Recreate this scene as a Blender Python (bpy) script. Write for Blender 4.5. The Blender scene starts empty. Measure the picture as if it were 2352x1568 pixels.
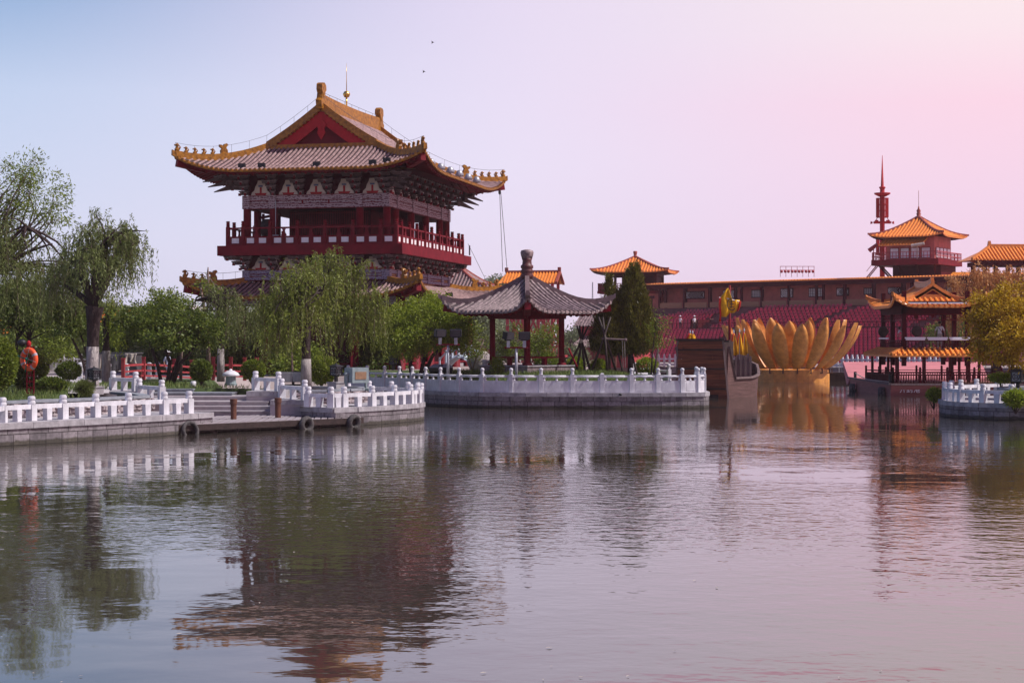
import bpy, bmesh, math, random
import numpy as np
from mathutils import Vector, Matrix
C = bpy.context.scene.collection
S = bpy.context.scene
R = math.radians
EYE = 3.4
F = 3920.0          # focal length in units of a 2352 px wide frame

# ------------------------------------------------------------------ camera, sky, sun, exposure
cam = bpy.data.objects.new('camera', bpy.data.cameras.new('camera'))
C.objects.link(cam)
cam.location = (0, 0, EYE)
cam.rotation_euler = (R(90), 0, 0)
cam.data.lens = 60.0
cam.data.sensor_width = 36.0
cam.data.clip_start = 0.5
cam.data.clip_end = 5000
S.camera = cam
S.view_settings.view_transform = 'Standard'
S.view_settings.look = 'None'
S.view_settings.exposure = 0.0
S.view_settings.gamma = 1.0
S.cycles.use_denoising = True
S.cycles.max_bounces = 8
S.cycles.transparent_max_bounces = 12
S.cycles.volume_bounces = 0

SUN_AZ, SUN_EL = 97.0, 52.0
def lin(c):
    c = c / 255.0
    return c / 12.92 if c <= 0.04045 else ((c + 0.055) / 1.055) ** 2.4
def srgb(r, g, b): return (lin(r), lin(g), lin(b), 1.0)

world = bpy.data.worlds.new('World'); S.world = world
world.use_nodes = True
wn, wl = world.node_tree.nodes, world.node_tree.links
wn.clear()
def ramp(nodes, links, src, stops):
    n = nodes.new('ShaderNodeValToRGB')
    e = n.color_ramp.elements
    while len(e) < len(stops): e.new(0.5)
    for k, (p, c) in enumerate(stops):
        e[k].position = p; e[k].color = c
    links.new(src, n.inputs[0])
    return n.outputs[0]
wout = wn.new('ShaderNodeOutputWorld')
bg = wn.new('ShaderNodeBackground'); wl.new(bg.outputs[0], wout.inputs[0])
tc = wn.new('ShaderNodeTexCoord')
sep = wn.new('ShaderNodeSeparateXYZ'); wl.new(tc.outputs['Generated'], sep.inputs[0])
elev = wn.new('ShaderNodeMapRange'); wl.new(sep.outputs['Z'], elev.inputs[0])
elev.inputs[1].default_value = -0.02; elev.inputs[2].default_value = 0.6
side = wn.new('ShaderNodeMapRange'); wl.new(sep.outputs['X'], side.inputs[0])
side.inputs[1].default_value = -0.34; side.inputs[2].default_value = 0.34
# sky tint: cool blue left, violet middle, rose right standing in for lens flare
cool = ramp(wn, wl, elev.outputs[0], [(0.0, srgb(217, 219, 243)), (0.12, srgb(213, 219, 243)), (0.26, srgb(190, 207, 236)), (0.36, srgb(128, 166, 210)), (0.6, srgb(96, 130, 188)), (1.0, srgb(40, 66, 130))])
mid = ramp(wn, wl, elev.outputs[0], [(0.0, srgb(234, 222, 244)), (0.2, srgb(232, 224, 246)), (0.36, srgb(228, 216, 240)), (0.42, srgb(232, 190, 218)), (0.6, srgb(158, 140, 192)), (1.0, srgb(60, 66, 130))])  # pinker stop above the view added for the water's reflection
rose = ramp(wn, wl, elev.outputs[0], [(0.0, srgb(246, 210, 236)), (0.16, srgb(244, 212, 234)), (0.25, srgb(251, 213, 229)), (0.315, srgb(250, 228, 234)), (0.348, srgb(250, 231, 234)), (0.372, srgb(253, 158, 180)), (0.55, srgb(196, 116, 150)), (1.0, srgb(110, 90, 140))])  # coral stops above the view are added so the water mirrors pink
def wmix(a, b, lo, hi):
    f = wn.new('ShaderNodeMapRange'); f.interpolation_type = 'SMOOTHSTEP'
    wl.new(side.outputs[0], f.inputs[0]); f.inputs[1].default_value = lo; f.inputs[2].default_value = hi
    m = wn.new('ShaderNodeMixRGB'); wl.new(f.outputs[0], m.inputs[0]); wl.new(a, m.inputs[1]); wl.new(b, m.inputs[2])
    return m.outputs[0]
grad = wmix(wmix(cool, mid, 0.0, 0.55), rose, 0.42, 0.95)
sky = wn.new('ShaderNodeTexSky'); sky.sky_type = 'NISHITA'; sky.sun_disc = False
sky.sun_elevation = R(SUN_EL); sky.sun_rotation = R(SUN_AZ); sky.dust_density = 3.0
sc_ = wn.new('ShaderNodeMixRGB'); sc_.blend_type = 'MULTIPLY'; sc_.inputs[0].default_value = 1.0
wl.new(sky.outputs[0], sc_.inputs[1]); sc_.inputs[2].default_value = (0.1, 0.1, 0.1, 1)
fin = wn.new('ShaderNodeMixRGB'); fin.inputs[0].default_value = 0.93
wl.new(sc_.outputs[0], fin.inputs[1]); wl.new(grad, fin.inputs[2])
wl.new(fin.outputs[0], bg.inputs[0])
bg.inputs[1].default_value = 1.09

sun = bpy.data.objects.new('sun', bpy.data.lights.new('sun', 'SUN')); C.objects.link(sun)
sun.data.energy = 5.0; sun.data.angle = R(0.6); sun.data.color = (1.0, 0.95, 0.91)
_a, _e = R(SUN_AZ), R(SUN_EL)
sun.rotation_euler = Vector((math.sin(_a)*math.cos(_e), math.cos(_a)*math.cos(_e), math.sin(_e))).to_track_quat('Z', 'Y').to_euler()

# ------------------------------------------------------------------ materials
def mat(name, col, rough=0.7, var=0.25, scale=3.0, bump=0.0, bscale=None, metal=0.0, spec=0.35, col2=None, detail=5.0, stretch=None, uv=False):
    """procedural paint / stone / wood: base colour broken up by two noises, optional bump"""
    m = bpy.data.materials.new(name); m.use_nodes = True
    n, l = m.node_tree.nodes, m.node_tree.links
    p = n['Principled BSDF']
    p.inputs['Roughness'].default_value = rough; p.inputs['Metallic'].default_value = metal
    p.inputs['Specular IOR Level'].default_value = spec
    t = n.new('ShaderNodeTexCoord'); src = t.outputs['UV' if uv else 'Object']
    if stretch:
        mp = n.new('ShaderNodeMapping'); mp.inputs['Scale'].default_value = stretch
        l.new(src, mp.inputs[0]); src = mp.outputs[0]
    nz = n.new('ShaderNodeTexNoise'); nz.inputs['Scale'].default_value = scale; nz.inputs['Detail'].default_value = detail
    nz.inputs['Roughness'].default_value = 0.62
    l.new(src, nz.inputs['Vector'])
    c1 = tuple(x * (1 - var) for x in col[:3]) + (1,)
    c2 = (tuple(col2[:3]) + (1,)) if col2 else tuple(min(1, x * (1 + var)) for x in col[:3]) + (1,)
    o = ramp(n, l, nz.outputs['Fac'], [(0.3, c1), (0.7, c2)])
    l.new(o, p.inputs['Base Color'])
    if bump:
        bz = n.new('ShaderNodeTexNoise'); bz.inputs['Scale'].default_value = bscale or scale * 6; bz.inputs['Detail'].default_value = 4
        l.new(src, bz.inputs['Vector'])
        b = n.new('ShaderNodeBump'); b.inputs['Strength'].default_value = bump; b.inputs['Distance'].default_value = 0.05
        l.new(bz.outputs['Fac'], b.inputs['Height']); l.new(b.outputs[0], p.inputs['Normal'])
    return m

def brick_mat(name, c1, c2, mortar, bw, bh, ms=0.016, bump=0.6, rough=0.85, stain=0.38, tide=False):
    """stone blocks laid in courses, UV in metres, with damp streaks"""
    m = bpy.data.materials.new(name); m.use_nodes = True
    n, l = m.node_tree.nodes, m.node_tree.links
    p = n['Principled BSDF']; p.inputs['Roughness'].default_value = rough
    t = n.new('ShaderNodeTexCoord')
    b = n.new('ShaderNodeTexBrick'); l.new(t.outputs['UV'], b.inputs['Vector'])
    b.inputs['Color1'].default_value = c1 + (1,); b.inputs['Color2'].default_value = c2 + (1,); b.inputs['Mortar'].default_value = mortar + (1,)
    b.inputs['Scale'].default_value = 1.0; b.inputs['Brick Width'].default_value = bw; b.inputs['Row Height'].default_value = bh
    b.inputs['Mortar Size'].default_value = ms; b.offset = 0.4; b.squash = 0.8; b.squash_frequency = 3
    nz = n.new('ShaderNodeTexNoise'); nz.inputs['Scale'].default_value = 9; nz.inputs['Detail'].default_value = 8; l.new(t.outputs['UV'], nz.inputs['Vector'])
    mp = n.new('ShaderNodeMapping'); mp.inputs['Scale'].default_value = (2.0, 0.5, 1); l.new(t.outputs['UV'], mp.inputs[0])
    st = n.new('ShaderNodeTexNoise'); st.inputs['Scale'].default_value = 1.3; st.inputs['Detail'].default_value = 6; l.new(mp.outputs[0], st.inputs['Vector'])
    g = ramp(n, l, nz.outputs['Fac'], [(0.25, (0.62, 0.6, 0.6, 1)), (0.75, (1.15, 1.12, 1.12, 1))])
    g2 = ramp(n, l, st.outputs['Fac'], [(0.38, (1 - stain, 1 - stain, 1 - stain, 1)), (0.52, (1, 1, 1, 1))])
    x1 = n.new('ShaderNodeMixRGB'); x1.blend_type = 'MULTIPLY'; x1.inputs[0].default_value = 1; l.new(b.outputs['Color'], x1.inputs[1]); l.new(g, x1.inputs[2])
    x2 = n.new('ShaderNodeMixRGB'); x2.blend_type = 'MULTIPLY'; x2.inputs[0].default_value = 1; l.new(x1.outputs[0], x2.inputs[1]); l.new(g2, x2.inputs[2])
    sy = n.new('ShaderNodeSeparateXYZ'); l.new(t.outputs['UV'], sy.inputs[0])
    wv = n.new('ShaderNodeMath'); wv.operation = 'MULTIPLY_ADD'; l.new(st.outputs['Fac'], wv.inputs[0]); wv.inputs[1].default_value = -0.22; l.new(sy.outputs['Y'], wv.inputs[2])
    g3 = ramp(n, l, wv.outputs[0], [(0.0, (0.30, 0.30, 0.22, 1)), (0.07, (1, 1, 1, 1))]) if tide else None
    if tide:
        x3 = n.new('ShaderNodeMixRGB'); x3.blend_type = 'MULTIPLY'; x3.inputs[0].default_value = 1; l.new(x2.outputs[0], x3.inputs[1]); l.new(g3, x3.inputs[2]); x2 = x3
    l.new(x2.outputs[0], p.inputs['Base Color'])
    bz = n.new('ShaderNodeTexNoise'); bz.inputs['Scale'].default_value = 40; bz.inputs['Detail'].default_value = 4; l.new(t.outputs['UV'], bz.inputs['Vector'])
    ad = n.new('ShaderNodeMath'); ad.operation = 'MULTIPLY_ADD'; l.new(b.outputs['Fac'], ad.inputs[0]); ad.inputs[1].default_value = -1.5; l.new(bz.outputs['Fac'], ad.inputs[2])
    bp = n.new('ShaderNodeBump'); bp.inputs['Strength'].default_value = bump; bp.inputs['Distance'].default_value = 0.03
    l.new(ad.outputs[0], bp.inputs['Height']); l.new(bp.outputs[0], p.inputs['Normal'])
    return m

def leaf_mat(name, cols, trans=0.4):
    m = bpy.data.materials.new(name); m.use_nodes = True
    n, l = m.node_tree.nodes, m.node_tree.links
    p = n['Principled BSDF']; out = n['Material Output']
    p.inputs['Roughness'].default_value = 0.5; p.inputs['Specular IOR Level'].default_value = 0.35
    g = n.new('ShaderNodeNewGeometry')
    o = ramp(n, l, g.outputs['Random Per Island'], [(i / (len(cols) - 1), tuple(c) + (1,)) for i, c in enumerate(cols)])
    l.new(o, p.inputs['Base Color'])
    tr = n.new('ShaderNodeBsdfTranslucent'); l.new(o, tr.inputs[0])
    mx = n.new('ShaderNodeMixShader'); mx.inputs[0].default_value = trans
    l.new(p.outputs[0], mx.inputs[1]); l.new(tr.outputs[0], mx.inputs[2]); l.new(mx.outputs[0], out.inputs[0])
    return m

def pattern_mat(name, base, light, dark, scale=4.0):
    """painted beams: pale scrolls and lozenges on a dull ground"""
    m = bpy.data.materials.new(name); m.use_nodes = True
    n, l = m.node_tree.nodes, m.node_tree.links
    p = n['Principled BSDF']; p.inputs['Roughness'].default_value = 0.7
    t = n.new('ShaderNodeTexCoord')
    v = n.new('ShaderNodeTexVoronoi'); v.feature = 'DISTANCE_TO_EDGE'; v.inputs['Scale'].default_value = scale; l.new(t.outputs['UV'], v.inputs['Vector'])
    w = n.new('ShaderNodeTexWave'); w.wave_type = 'RINGS'; w.inputs['Scale'].default_value = scale * 0.55; w.inputs['Distortion'].default_value = 6; w.inputs['Detail'].default_value = 1.0
    l.new(t.outputs['UV'], w.inputs['Vector'])
    a = ramp(n, l, v.outputs['Distance'], [(0.03, tuple(light) + (1,)), (0.09, tuple(base) + (1,)), (0.3, tuple(dark) + (1,))])
    f = ramp(n, l, w.outputs['Fac'], [(0.55, (0, 0, 0, 1)), (0.75, (1, 1, 1, 1))])
    mx = n.new('ShaderNodeMixRGB'); l.new(f, mx.inputs[0]); l.new(a, mx.inputs[1]); mx.inputs[2].default_value = tuple(light) + (1,)
    l.new(mx.outputs[0], p.inputs['Base Color'])
    return m

M = {}
M['stone_white'] = mat('white_marble', (0.62, 0.62, 0.665), 0.65, 0.25, 2.6, 0.2, 30, col2=(0.77, 0.77, 0.815), stretch=(1, 1, 0.5))
M['stone_grey'] = mat('grey_coping_stone', (0.33, 0.315, 0.335), 0.8, 0.35, 3.0, 0.3, 25)
M['stone_blue'] = mat('blue_grey_kerb_stone', (0.24, 0.26, 0.29), 0.75, 0.25, 2.5, 0.25, 25)
M['step'] = mat('granite_step', (0.38, 0.345, 0.36), 0.8, 0.18, 3.5, 0.25, 40)
M['quay'] = brick_mat('quay_block_stone', (0.30, 0.275, 0.295), (0.19, 0.175, 0.19), (0.07, 0.06, 0.065), 0.85, 0.36, tide=True)
M['brick'] = brick_mat('grey_brick', (0.26, 0.20, 0.21), (0.20, 0.16, 0.17), (0.34, 0.3, 0.3), 0.4, 0.12, 0.01)
M['rock'] = mat('pink_grey_rock', (0.34, 0.28, 0.29), 0.9, 0.45, 2.5, 0.8, 9, col2=(0.52, 0.45, 0.46))
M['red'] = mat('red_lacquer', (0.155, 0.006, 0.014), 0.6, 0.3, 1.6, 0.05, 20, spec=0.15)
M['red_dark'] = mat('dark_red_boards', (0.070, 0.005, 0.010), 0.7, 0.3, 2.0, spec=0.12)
M['red_bright'] = mat('bright_red_paint', (0.38, 0.016, 0.022), 0.6, 0.2, 3.0, spec=0.15)
M['red_pale'] = mat('weathered_red_paint', (0.40, 0.055, 0.065), 0.6, 0.25, 3.0)
M['tile_grey'] = mat('grey_clay_tile', (0.13, 0.085, 0.09), 0.55, 0.5, 5.0, 0.2, 40, col2=(0.40, 0.30, 0.30))
M['tile_brown'] = mat('brown_clay_tile', (0.20, 0.115, 0.11), 0.5, 0.5, 5.0, 0.2, 40, col2=(0.46, 0.31, 0.30))
M['trough_brown'] = mat('shaded_brown_tile_trough', (0.055, 0.032, 0.032), 0.7, 0.4, 6.0)  # darker copy of the tile: shade between the ribs put into the colour
M['trough_grey'] = mat('shaded_grey_tile_trough', (0.055, 0.038, 0.042), 0.7, 0.4, 6.0)  # grey tile darkened to carry the shade between its ribs
M['trough_orange'] = mat('shaded_orange_tile_trough', (0.58, 0.13, 0.02), 0.45, 0.3, 6.0)  # orange tile darkened to carry the shade between its ribs
M['plank2'] = mat('lighter_hull_planks', (0.20, 0.062, 0.030), 0.7, 0.6, 3.0, 0.5, 14, stretch=(0.25, 0.25, 5))
M['tile_orange'] = mat('orange_glazed_tile', (0.80, 0.22, 0.03), 0.35, 0.2, 5.0, 0.1, 30, col2=(0.92, 0.36, 0.07), spec=0.5)
M['glaze_yellow'] = mat('yellow_glazed_ridge', (0.23, 0.082, 0.005), 0.45, 0.5, 5.0, 0.2, 25, col2=(0.46, 0.19, 0.010), spec=0.35)
M['glaze_orange'] = mat('orange_glazed_ridge', (0.58, 0.19, 0.04), 0.4, 0.25, 4.0, 0.1, 25)
M['ridge_grey'] = mat('grey_ridge_tile', (0.15, 0.10, 0.105), 0.65, 0.35, 5.0, 0.3, 30)
M['ridge_red'] = mat('red_ridge_tile', (0.30, 0.07, 0.05), 0.6, 0.3, 5.0)
M['finial'] = mat('dark_red_brown_glaze', (0.10, 0.035, 0.035), 0.45, 0.4, 5.0, 0.2, 25)
M['frieze'] = pattern_mat('painted_frieze', (0.15, 0.065, 0.095), (0.38, 0.29, 0.32), (0.11, 0.022, 0.038), 4.0)
M['frieze_blue'] = pattern_mat('blue_painted_frieze', (0.11, 0.09, 0.19), (0.29, 0.26, 0.33), (0.08, 0.025, 0.06), 5.0)
M['cream'] = mat('cream_plaster', (0.62, 0.50, 0.44), 0.8, 0.12, 2.0)
M['bracket'] = mat('dull_green_bracket_paint', (0.085, 0.055, 0.055), 0.7, 0.35, 6.0)
M['bracket_edge'] = mat('pale_bracket_trim', (0.26, 0.18, 0.18), 0.7, 0.2, 6.0)
M['white_paint'] = mat('white_paint', (0.78, 0.76, 0.78), 0.6, 0.1, 3.0)
M['gold'] = mat('gilded_metal', (0.80, 0.50, 0.13), 0.3, 0.1, 3.0, metal=0.9)
M['lotus'] = mat('dull_gold_paint', (0.66, 0.26, 0.045), 0.45, 0.25, 2.6, 0.15, 20, col2=(0.80, 0.36, 0.075), spec=0.45)
M['iron'] = mat('black_iron', (0.014, 0.016, 0.019), 0.5, 0.3, 5.0)
M['steel'] = mat('grey_steel', (0.33, 0.34, 0.38), 0.45, 0.2, 5.0, metal=0.3)
M['wire'] = mat('thin_wire', (0.10, 0.09, 0.11), 0.5, 0.1, 2.0)
M['lamp_glass'] = mat('frosted_lamp_glass', (0.24, 0.26, 0.28), 0.3, 0.1, 4.0)
M['wood'] = mat('brown_wood', (0.11, 0.045, 0.028), 0.7, 0.5, 3.0, 0.4, 18, stretch=(1, 1, 0.25))
M['plank'] = mat('dark_hull_planks', (0.15, 0.045, 0.026), 0.7, 0.6, 2.2, 0.5, 14, stretch=(0.25, 0.25, 5))
M['wood_dark'] = mat('wet_dark_wood', (0.035, 0.022, 0.02), 0.6, 0.5, 4.0, 0.4, 20)
M['wood_grey'] = mat('grey_weathered_wood', (0.15, 0.105, 0.105), 0.8, 0.4, 3.0, 0.4, 22, stretch=(3, 3, 0.4))
M['deck'] = mat('dock_deck_boards', (0.30, 0.265, 0.28), 0.85, 0.25, 2.0, 0.3, 20, stretch=(0.5, 4, 1))
M['rubber'] = mat('worn_rubber', (0.035, 0.033, 0.035), 0.8, 0.5, 8.0, 0.4, 40, col2=(0.12, 0.11, 0.11))
M['bark'] = mat('dark_bark', (0.045, 0.03, 0.028), 0.9, 0.5, 6.0, 0.8, 18, stretch=(2, 2, 0.4))
M['bark_pale'] = mat('pale_branch_bark', (0.20, 0.14, 0.12), 0.9, 0.4, 6.0, 0.4, 18)
M['limewash'] = mat('limewashed_bark', (0.32, 0.29, 0.28), 0.9, 0.35, 6.0, 0.8, 18, stretch=(2, 2, 0.4))
M['orange'] = mat('orange_plastic', (0.78, 0.10, 0.03), 0.45, 0.12, 3.0)
M['grey_tape'] = mat('grey_tape', (0.38, 0.33, 0.36), 0.6, 0.1, 3.0)
M['green_rope'] = mat('green_rope', (0.02, 0.18, 0.12), 0.8, 0.3, 9.0)
M['seat'] = mat('red_plastic_seat', (0.45, 0.022, 0.05), 0.28, 0.3, 0.9, spec=0.7)
M['concrete'] = mat('pinkish_concrete', (0.15, 0.055, 0.06), 0.85, 0.25, 1.0)
M['tan_wall'] = mat('tan_wall', (0.58, 0.16, 0.145), 0.85, 0.2, 1.0)
M['fret'] = pattern_mat('tan_fretwork', (0.42, 0.21, 0.10), (0.55, 0.30, 0.14), (0.26, 0.10, 0.06), 5.0)
M['tarp'] = mat('grey_tarpaulin', (0.07, 0.068, 0.075), 0.6, 0.4, 1.3, 0.4, 5)
M['tarp_pale'] = mat('pale_canvas', (0.42, 0.37, 0.32), 0.8, 0.2, 2.0, 0.4, 5)
M['cloth_yellow'] = mat('yellow_cloth', (0.80, 0.42, 0.01), 0.8, 0.15, 3.0, 0.3, 6)
M['cloth_red'] = mat('red_cloth', (0.60, 0.03, 0.02), 0.8, 0.2, 3.0)
M['cloth_white'] = mat('white_cloth', (0.72, 0.70, 0.74), 0.8, 0.1, 4.0)
M['cloth_blue'] = mat('pale_blue_cloth', (0.42, 0.46, 0.58), 0.8, 0.2, 14.0)
M['cloth_dark'] = mat('dark_cloth', (0.03, 0.025, 0.03), 0.8, 0.3, 4.0)
M['skin'] = mat('skin', (0.40, 0.22, 0.16), 0.6, 0.1, 4.0)
M['hair'] = mat('black_hair', (0.015, 0.012, 0.012), 0.5, 0.2, 9.0)
M['glass_sky_pale'] = mat('sky_brightened_window_glass', (0.80, 0.70, 0.78), 0.15, 0.15, 1.5, spec=0.6)  # pale tone carries the sky brightness behind the stand's lattice windows
M['teal'] = mat('grey_green_enamel', (0.22, 0.28, 0.29), 0.5, 0.2, 4.0)
M['amber_glass'] = mat('amber_lamp_glass', (0.28, 0.17, 0.10), 0.2, 0.3, 4.0)
M['white_sheet'] = mat('white_lamp_tube', (0.85, 0.85, 0.88), 0.3, 0.05, 2.0)
M['blue_grey'] = mat('blue_painted_beam', (0.10, 0.13, 0.24), 0.7, 0.2, 2.0)
M['pale_blue'] = mat('pale_blue_paint', (0.50, 0.58, 0.66), 0.6, 0.15, 2.0)
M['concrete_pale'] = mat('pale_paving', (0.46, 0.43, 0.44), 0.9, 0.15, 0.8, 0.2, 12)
M['hull_brown'] = mat('brown_grey_hull_planks', (0.13, 0.07, 0.065), 0.75, 0.45, 2.5, 0.4, 16, stretch=(0.3, 0.3, 5))
M['hull_red'] = mat('faded_red_hull', (0.26, 0.085, 0.085), 0.6, 0.25, 2.0, 0.2, 12, stretch=(0.4, 0.4, 3))
M['hull_pink'] = mat('sunlit_pink_planks', (0.56, 0.20, 0.22), 0.6, 0.15, 2.0, 0.2, 12, stretch=(0.4, 0.4, 4))
M['grass'] = mat('lawn_grass', (0.040, 0.068, 0.016), 0.9, 0.4, 2.2, 0.8, 30, col2=(0.085, 0.125, 0.03))
M['paving'] = mat('dusty_paving', (0.30, 0.25, 0.24), 0.9, 0.2, 0.5)
L_WILLOW = leaf_mat('willow_leaves', [(0.096, 0.126, 0.019), (0.180, 0.222, 0.031), (0.288, 0.336, 0.060)])
L_WILLOW_D = leaf_mat('grey_willow_leaves', [(0.090, 0.120, 0.034), (0.150, 0.186, 0.050), (0.240, 0.282, 0.090)])
L_DARK = leaf_mat('dark_green_leaves', [(0.048, 0.084, 0.014), (0.102, 0.150, 0.022), (0.216, 0.264, 0.042)])
L_MID = leaf_mat('mid_green_leaves', [(0.084, 0.126, 0.014), (0.168, 0.228, 0.024), (0.288, 0.348, 0.042)])
L_BRIGHT = leaf_mat('yellow_green_leaves', [(0.120, 0.174, 0.012), (0.228, 0.300, 0.022), (0.372, 0.432, 0.048)])
L_CYP = leaf_mat('cypress_sprays', [(0.053, 0.054, 0.009), (0.112, 0.105, 0.015), (0.225, 0.203, 0.027)], 0.25)
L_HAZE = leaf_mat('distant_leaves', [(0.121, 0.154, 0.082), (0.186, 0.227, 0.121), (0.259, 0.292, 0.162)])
L_GOLD = leaf_mat('golden_leaves', [(0.240, 0.135, 0.008), (0.460, 0.280, 0.012), (0.620, 0.440, 0.020)])
L_RUST = leaf_mat('rusty_willow_leaves', [(0.420, 0.160, 0.060), (0.550, 0.260, 0.090), (0.620, 0.360, 0.140)])
L_GRASS = leaf_mat('grass_blades', [(0.065, 0.106, 0.022), (0.121, 0.179, 0.036), (0.227, 0.276, 0.082)], 0.3)

# ------------------------------------------------------------------ mesh builder
class MB:
    def __init__(s): s.v, s.f, s.m, s.uv, s.k = [], [], [], {}, 0
    def mi(s, k): s.k = k; return s
    def add(s, vs, fs, uvs=None):
        o = len(s.v); s.v += [tuple(p) for p in vs]
        for i, f in enumerate(fs):
            if uvs: s.uv[len(s.f)] = uvs[i]
            s.f.append(tuple(o + j for j in f)); s.m.append(s.k)
        return s
    def hexa(s, b):    # 8 corners: bottom ring 0-3, top ring 4-7
        return s.add(b, [(3, 2, 1, 0), (4, 5, 6, 7), (0, 1, 5, 4), (1, 2, 6, 5), (2, 3, 7, 6), (3, 0, 4, 7)])
    def box(s, c, d, rz=0.0, top=None):
        hx, hy, hz = d[0] / 2, d[1] / 2, d[2] / 2
        tx, ty = (hx, hy) if top is None else (hx * top[0], hy * top[1])
        cs, sn = math.cos(rz), math.sin(rz)
        pts = []
        for (x, y, z) in ((-hx, -hy, -hz), (hx, -hy, -hz), (hx, hy, -hz), (-hx, hy, -hz), (-tx, -ty, hz), (tx, -ty, hz), (tx, ty, hz), (-tx, ty, hz)):
            pts.append((c[0] + x * cs - y * sn, c[1] + x * sn + y * cs, c[2] + z))
        return s.hexa(pts)
    def bar(s, a, b, w, h=None):   # square bar between two points, sides horizontal / vertical-ish
        a, b = Vector(a), Vector(b); h = h or w
        t = (b - a)
        if t.length < 1e-6: return s
        t.normalize()
        sd = t.cross(Vector((0, 0, 1)))
        if sd.length < 1e-3: sd = Vector((1, 0, 0))
        sd.normalize(); up = sd.cross(t).normalized()
        sd *= w / 2; up *= h / 2
        return s.hexa([a - sd - up, a + sd - up, b + sd - up, b - sd - up, a - sd + up, a + sd + up, b + sd + up, b - sd + up])
    def tube(s, path, r, n=6, cap=True):
        path = [Vector(p) for p in path]
        if not hasattr(r, '__len__'): r = [r] * len(path)
        o = len(s.v); ref = None
        for i, p in enumerate(path):
            t = (path[min(i + 1, len(path) - 1)] - path[max(i - 1, 0)])
            t = t.normalized() if t.length > 1e-9 else Vector((0, 0, 1))
            if ref is None:
                ref = t.cross(Vector((0.3, 0.2, 1)))
                if ref.length < 1e-2: ref = t.cross(Vector((1, 0, 0)))
            ref = (ref - t * ref.dot(t)).normalized(); bi = t.cross(ref)
            for k in range(n):
                a = 2 * math.pi * k / n
                s.v.append(tuple(p + (ref * math.cos(a) + bi * math.sin(a)) * r[i]))
        for i in range(len(path) - 1):
            for k in range(n):
                s.f.append((o + i * n + k, o + i * n + (k + 1) % n, o + (i + 1) * n + (k + 1) % n, o + (i + 1) * n + k)); s.m.append(s.k)
        if cap:
            s.f.append(tuple(o + k for k in range(n))[::-1]); s.m.append(s.k)
            s.f.append(tuple(o + (len(path) - 1) * n + k for k in range(n))); s.m.append(s.k)
        return s
    def lathe(s, c, prof, n=12, squash=1.0):   # prof: (r, z) bottom to top
        o = len(s.v)
        for (r, z) in prof:
            for k in range(n):
                a = 2 * math.pi * k / n
                s.v.append((c[0] + r * math.cos(a), c[1] + r * math.sin(a) * squash, c[2] + z))
        for i in range(len(prof) - 1):
            for k in range(n):
                s.f.append((o + i * n + k, o + i * n + (k + 1) % n, o + (i + 1) * n + (k + 1) % n, o + (i + 1) * n + k)); s.m.append(s.k)
        s.f.append(tuple(o + k for k in range(n))[::-1]); s.m.append(s.k)
        s.f.append(tuple(o + (len(prof) - 1) * n + k for k in range(n))); s.m.append(s.k)
        return s
    def sweep(s, path, w, h, drop=0.0):   # box section standing on a path
        path = [Vector(p) for p in path]; o = len(s.v); N = len(path)
        for i, p in enumerate(path):
            t = path[min(i + 1, N - 1)] - path[max(i - 1, 0)]
            sd = Vector((t.y, -t.x, 0))
            sd = sd.normalized() * w / 2 if sd.length > 1e-9 else Vector((w / 2, 0, 0))
            for q in (p - sd - Vector((0, 0, drop)), p + sd - Vector((0, 0, drop)), p + sd * 0.8 + Vector((0, 0, h)), p - sd * 0.8 + Vector((0, 0, h))): s.v.append(tuple(q))
        for i in range(N - 1):
            for k in range(4):
                s.f.append((o + i * 4 + k, o + i * 4 + (k + 1) % 4, o + i * 4 + 4 + (k + 1) % 4, o + i * 4 + 4 + k)); s.m.append(s.k)
        s.f.append((o + 3, o + 2, o + 1, o)); s.m.append(s.k)
        e = o + (N - 1) * 4; s.f.append((e, e + 1, e + 2, e + 3)); s.m.append(s.k)
        return s
    def prism(s, out, y0, y1, axis='y'):   # outline in (x,z) pushed along y, or (x,y) pushed along z
        n = len(out)
        if axis == 'y': vs = [(x, y0, z) for x, z in out] + [(x, y1, z) for x, z in out]
        elif axis == 'x': vs = [(y0, x, z) for x, z in out] + [(y1, x, z) for x, z in out]
        else: vs = [(x, y, y0) for x, y in out] + [(x, y, y1) for x, y in out]
        fs = [tuple(range(n))[::-1], tuple(range(n, 2 * n))] + [(i, (i + 1) % n, n + (i + 1) % n, n + i) for i in range(n)]
        return s.add(vs, fs)
    def build(s, name, mats, parent=None, smooth=False, kind=None):
        me = bpy.data.meshes.new(name)
        me.from_pydata(s.v, [], s.f); me.validate()
        if not isinstance(mats, (list, tuple)): mats = [mats]
        for q in mats: me.materials.append(q)
        if len(mats) > 1 and len(me.polygons) == len(s.m): me.polygons.foreach_set('material_index', s.m)
        if s.uv and len(me.polygons) == len(s.f):
            u = me.uv_layers.new(name='UVMap')
            for p in me.polygons:
                q = s.uv.get(p.index)
                if q:
                    for li, c in zip(p.loop_indices, q): u.data[li].uv = c
        if smooth: me.polygons.foreach_set('use_smooth', [True] * len(me.polygons))
        bm = bmesh.new(); bm.from_mesh(me); bmesh.ops.recalc_face_normals(bm, faces=bm.faces); bm.to_mesh(me); bm.free()
        me.update()
        o = bpy.data.objects.new(name, me); C.objects.link(o)
        if parent: o.parent = parent
        if kind: o['kind'] = kind
        return o

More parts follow.
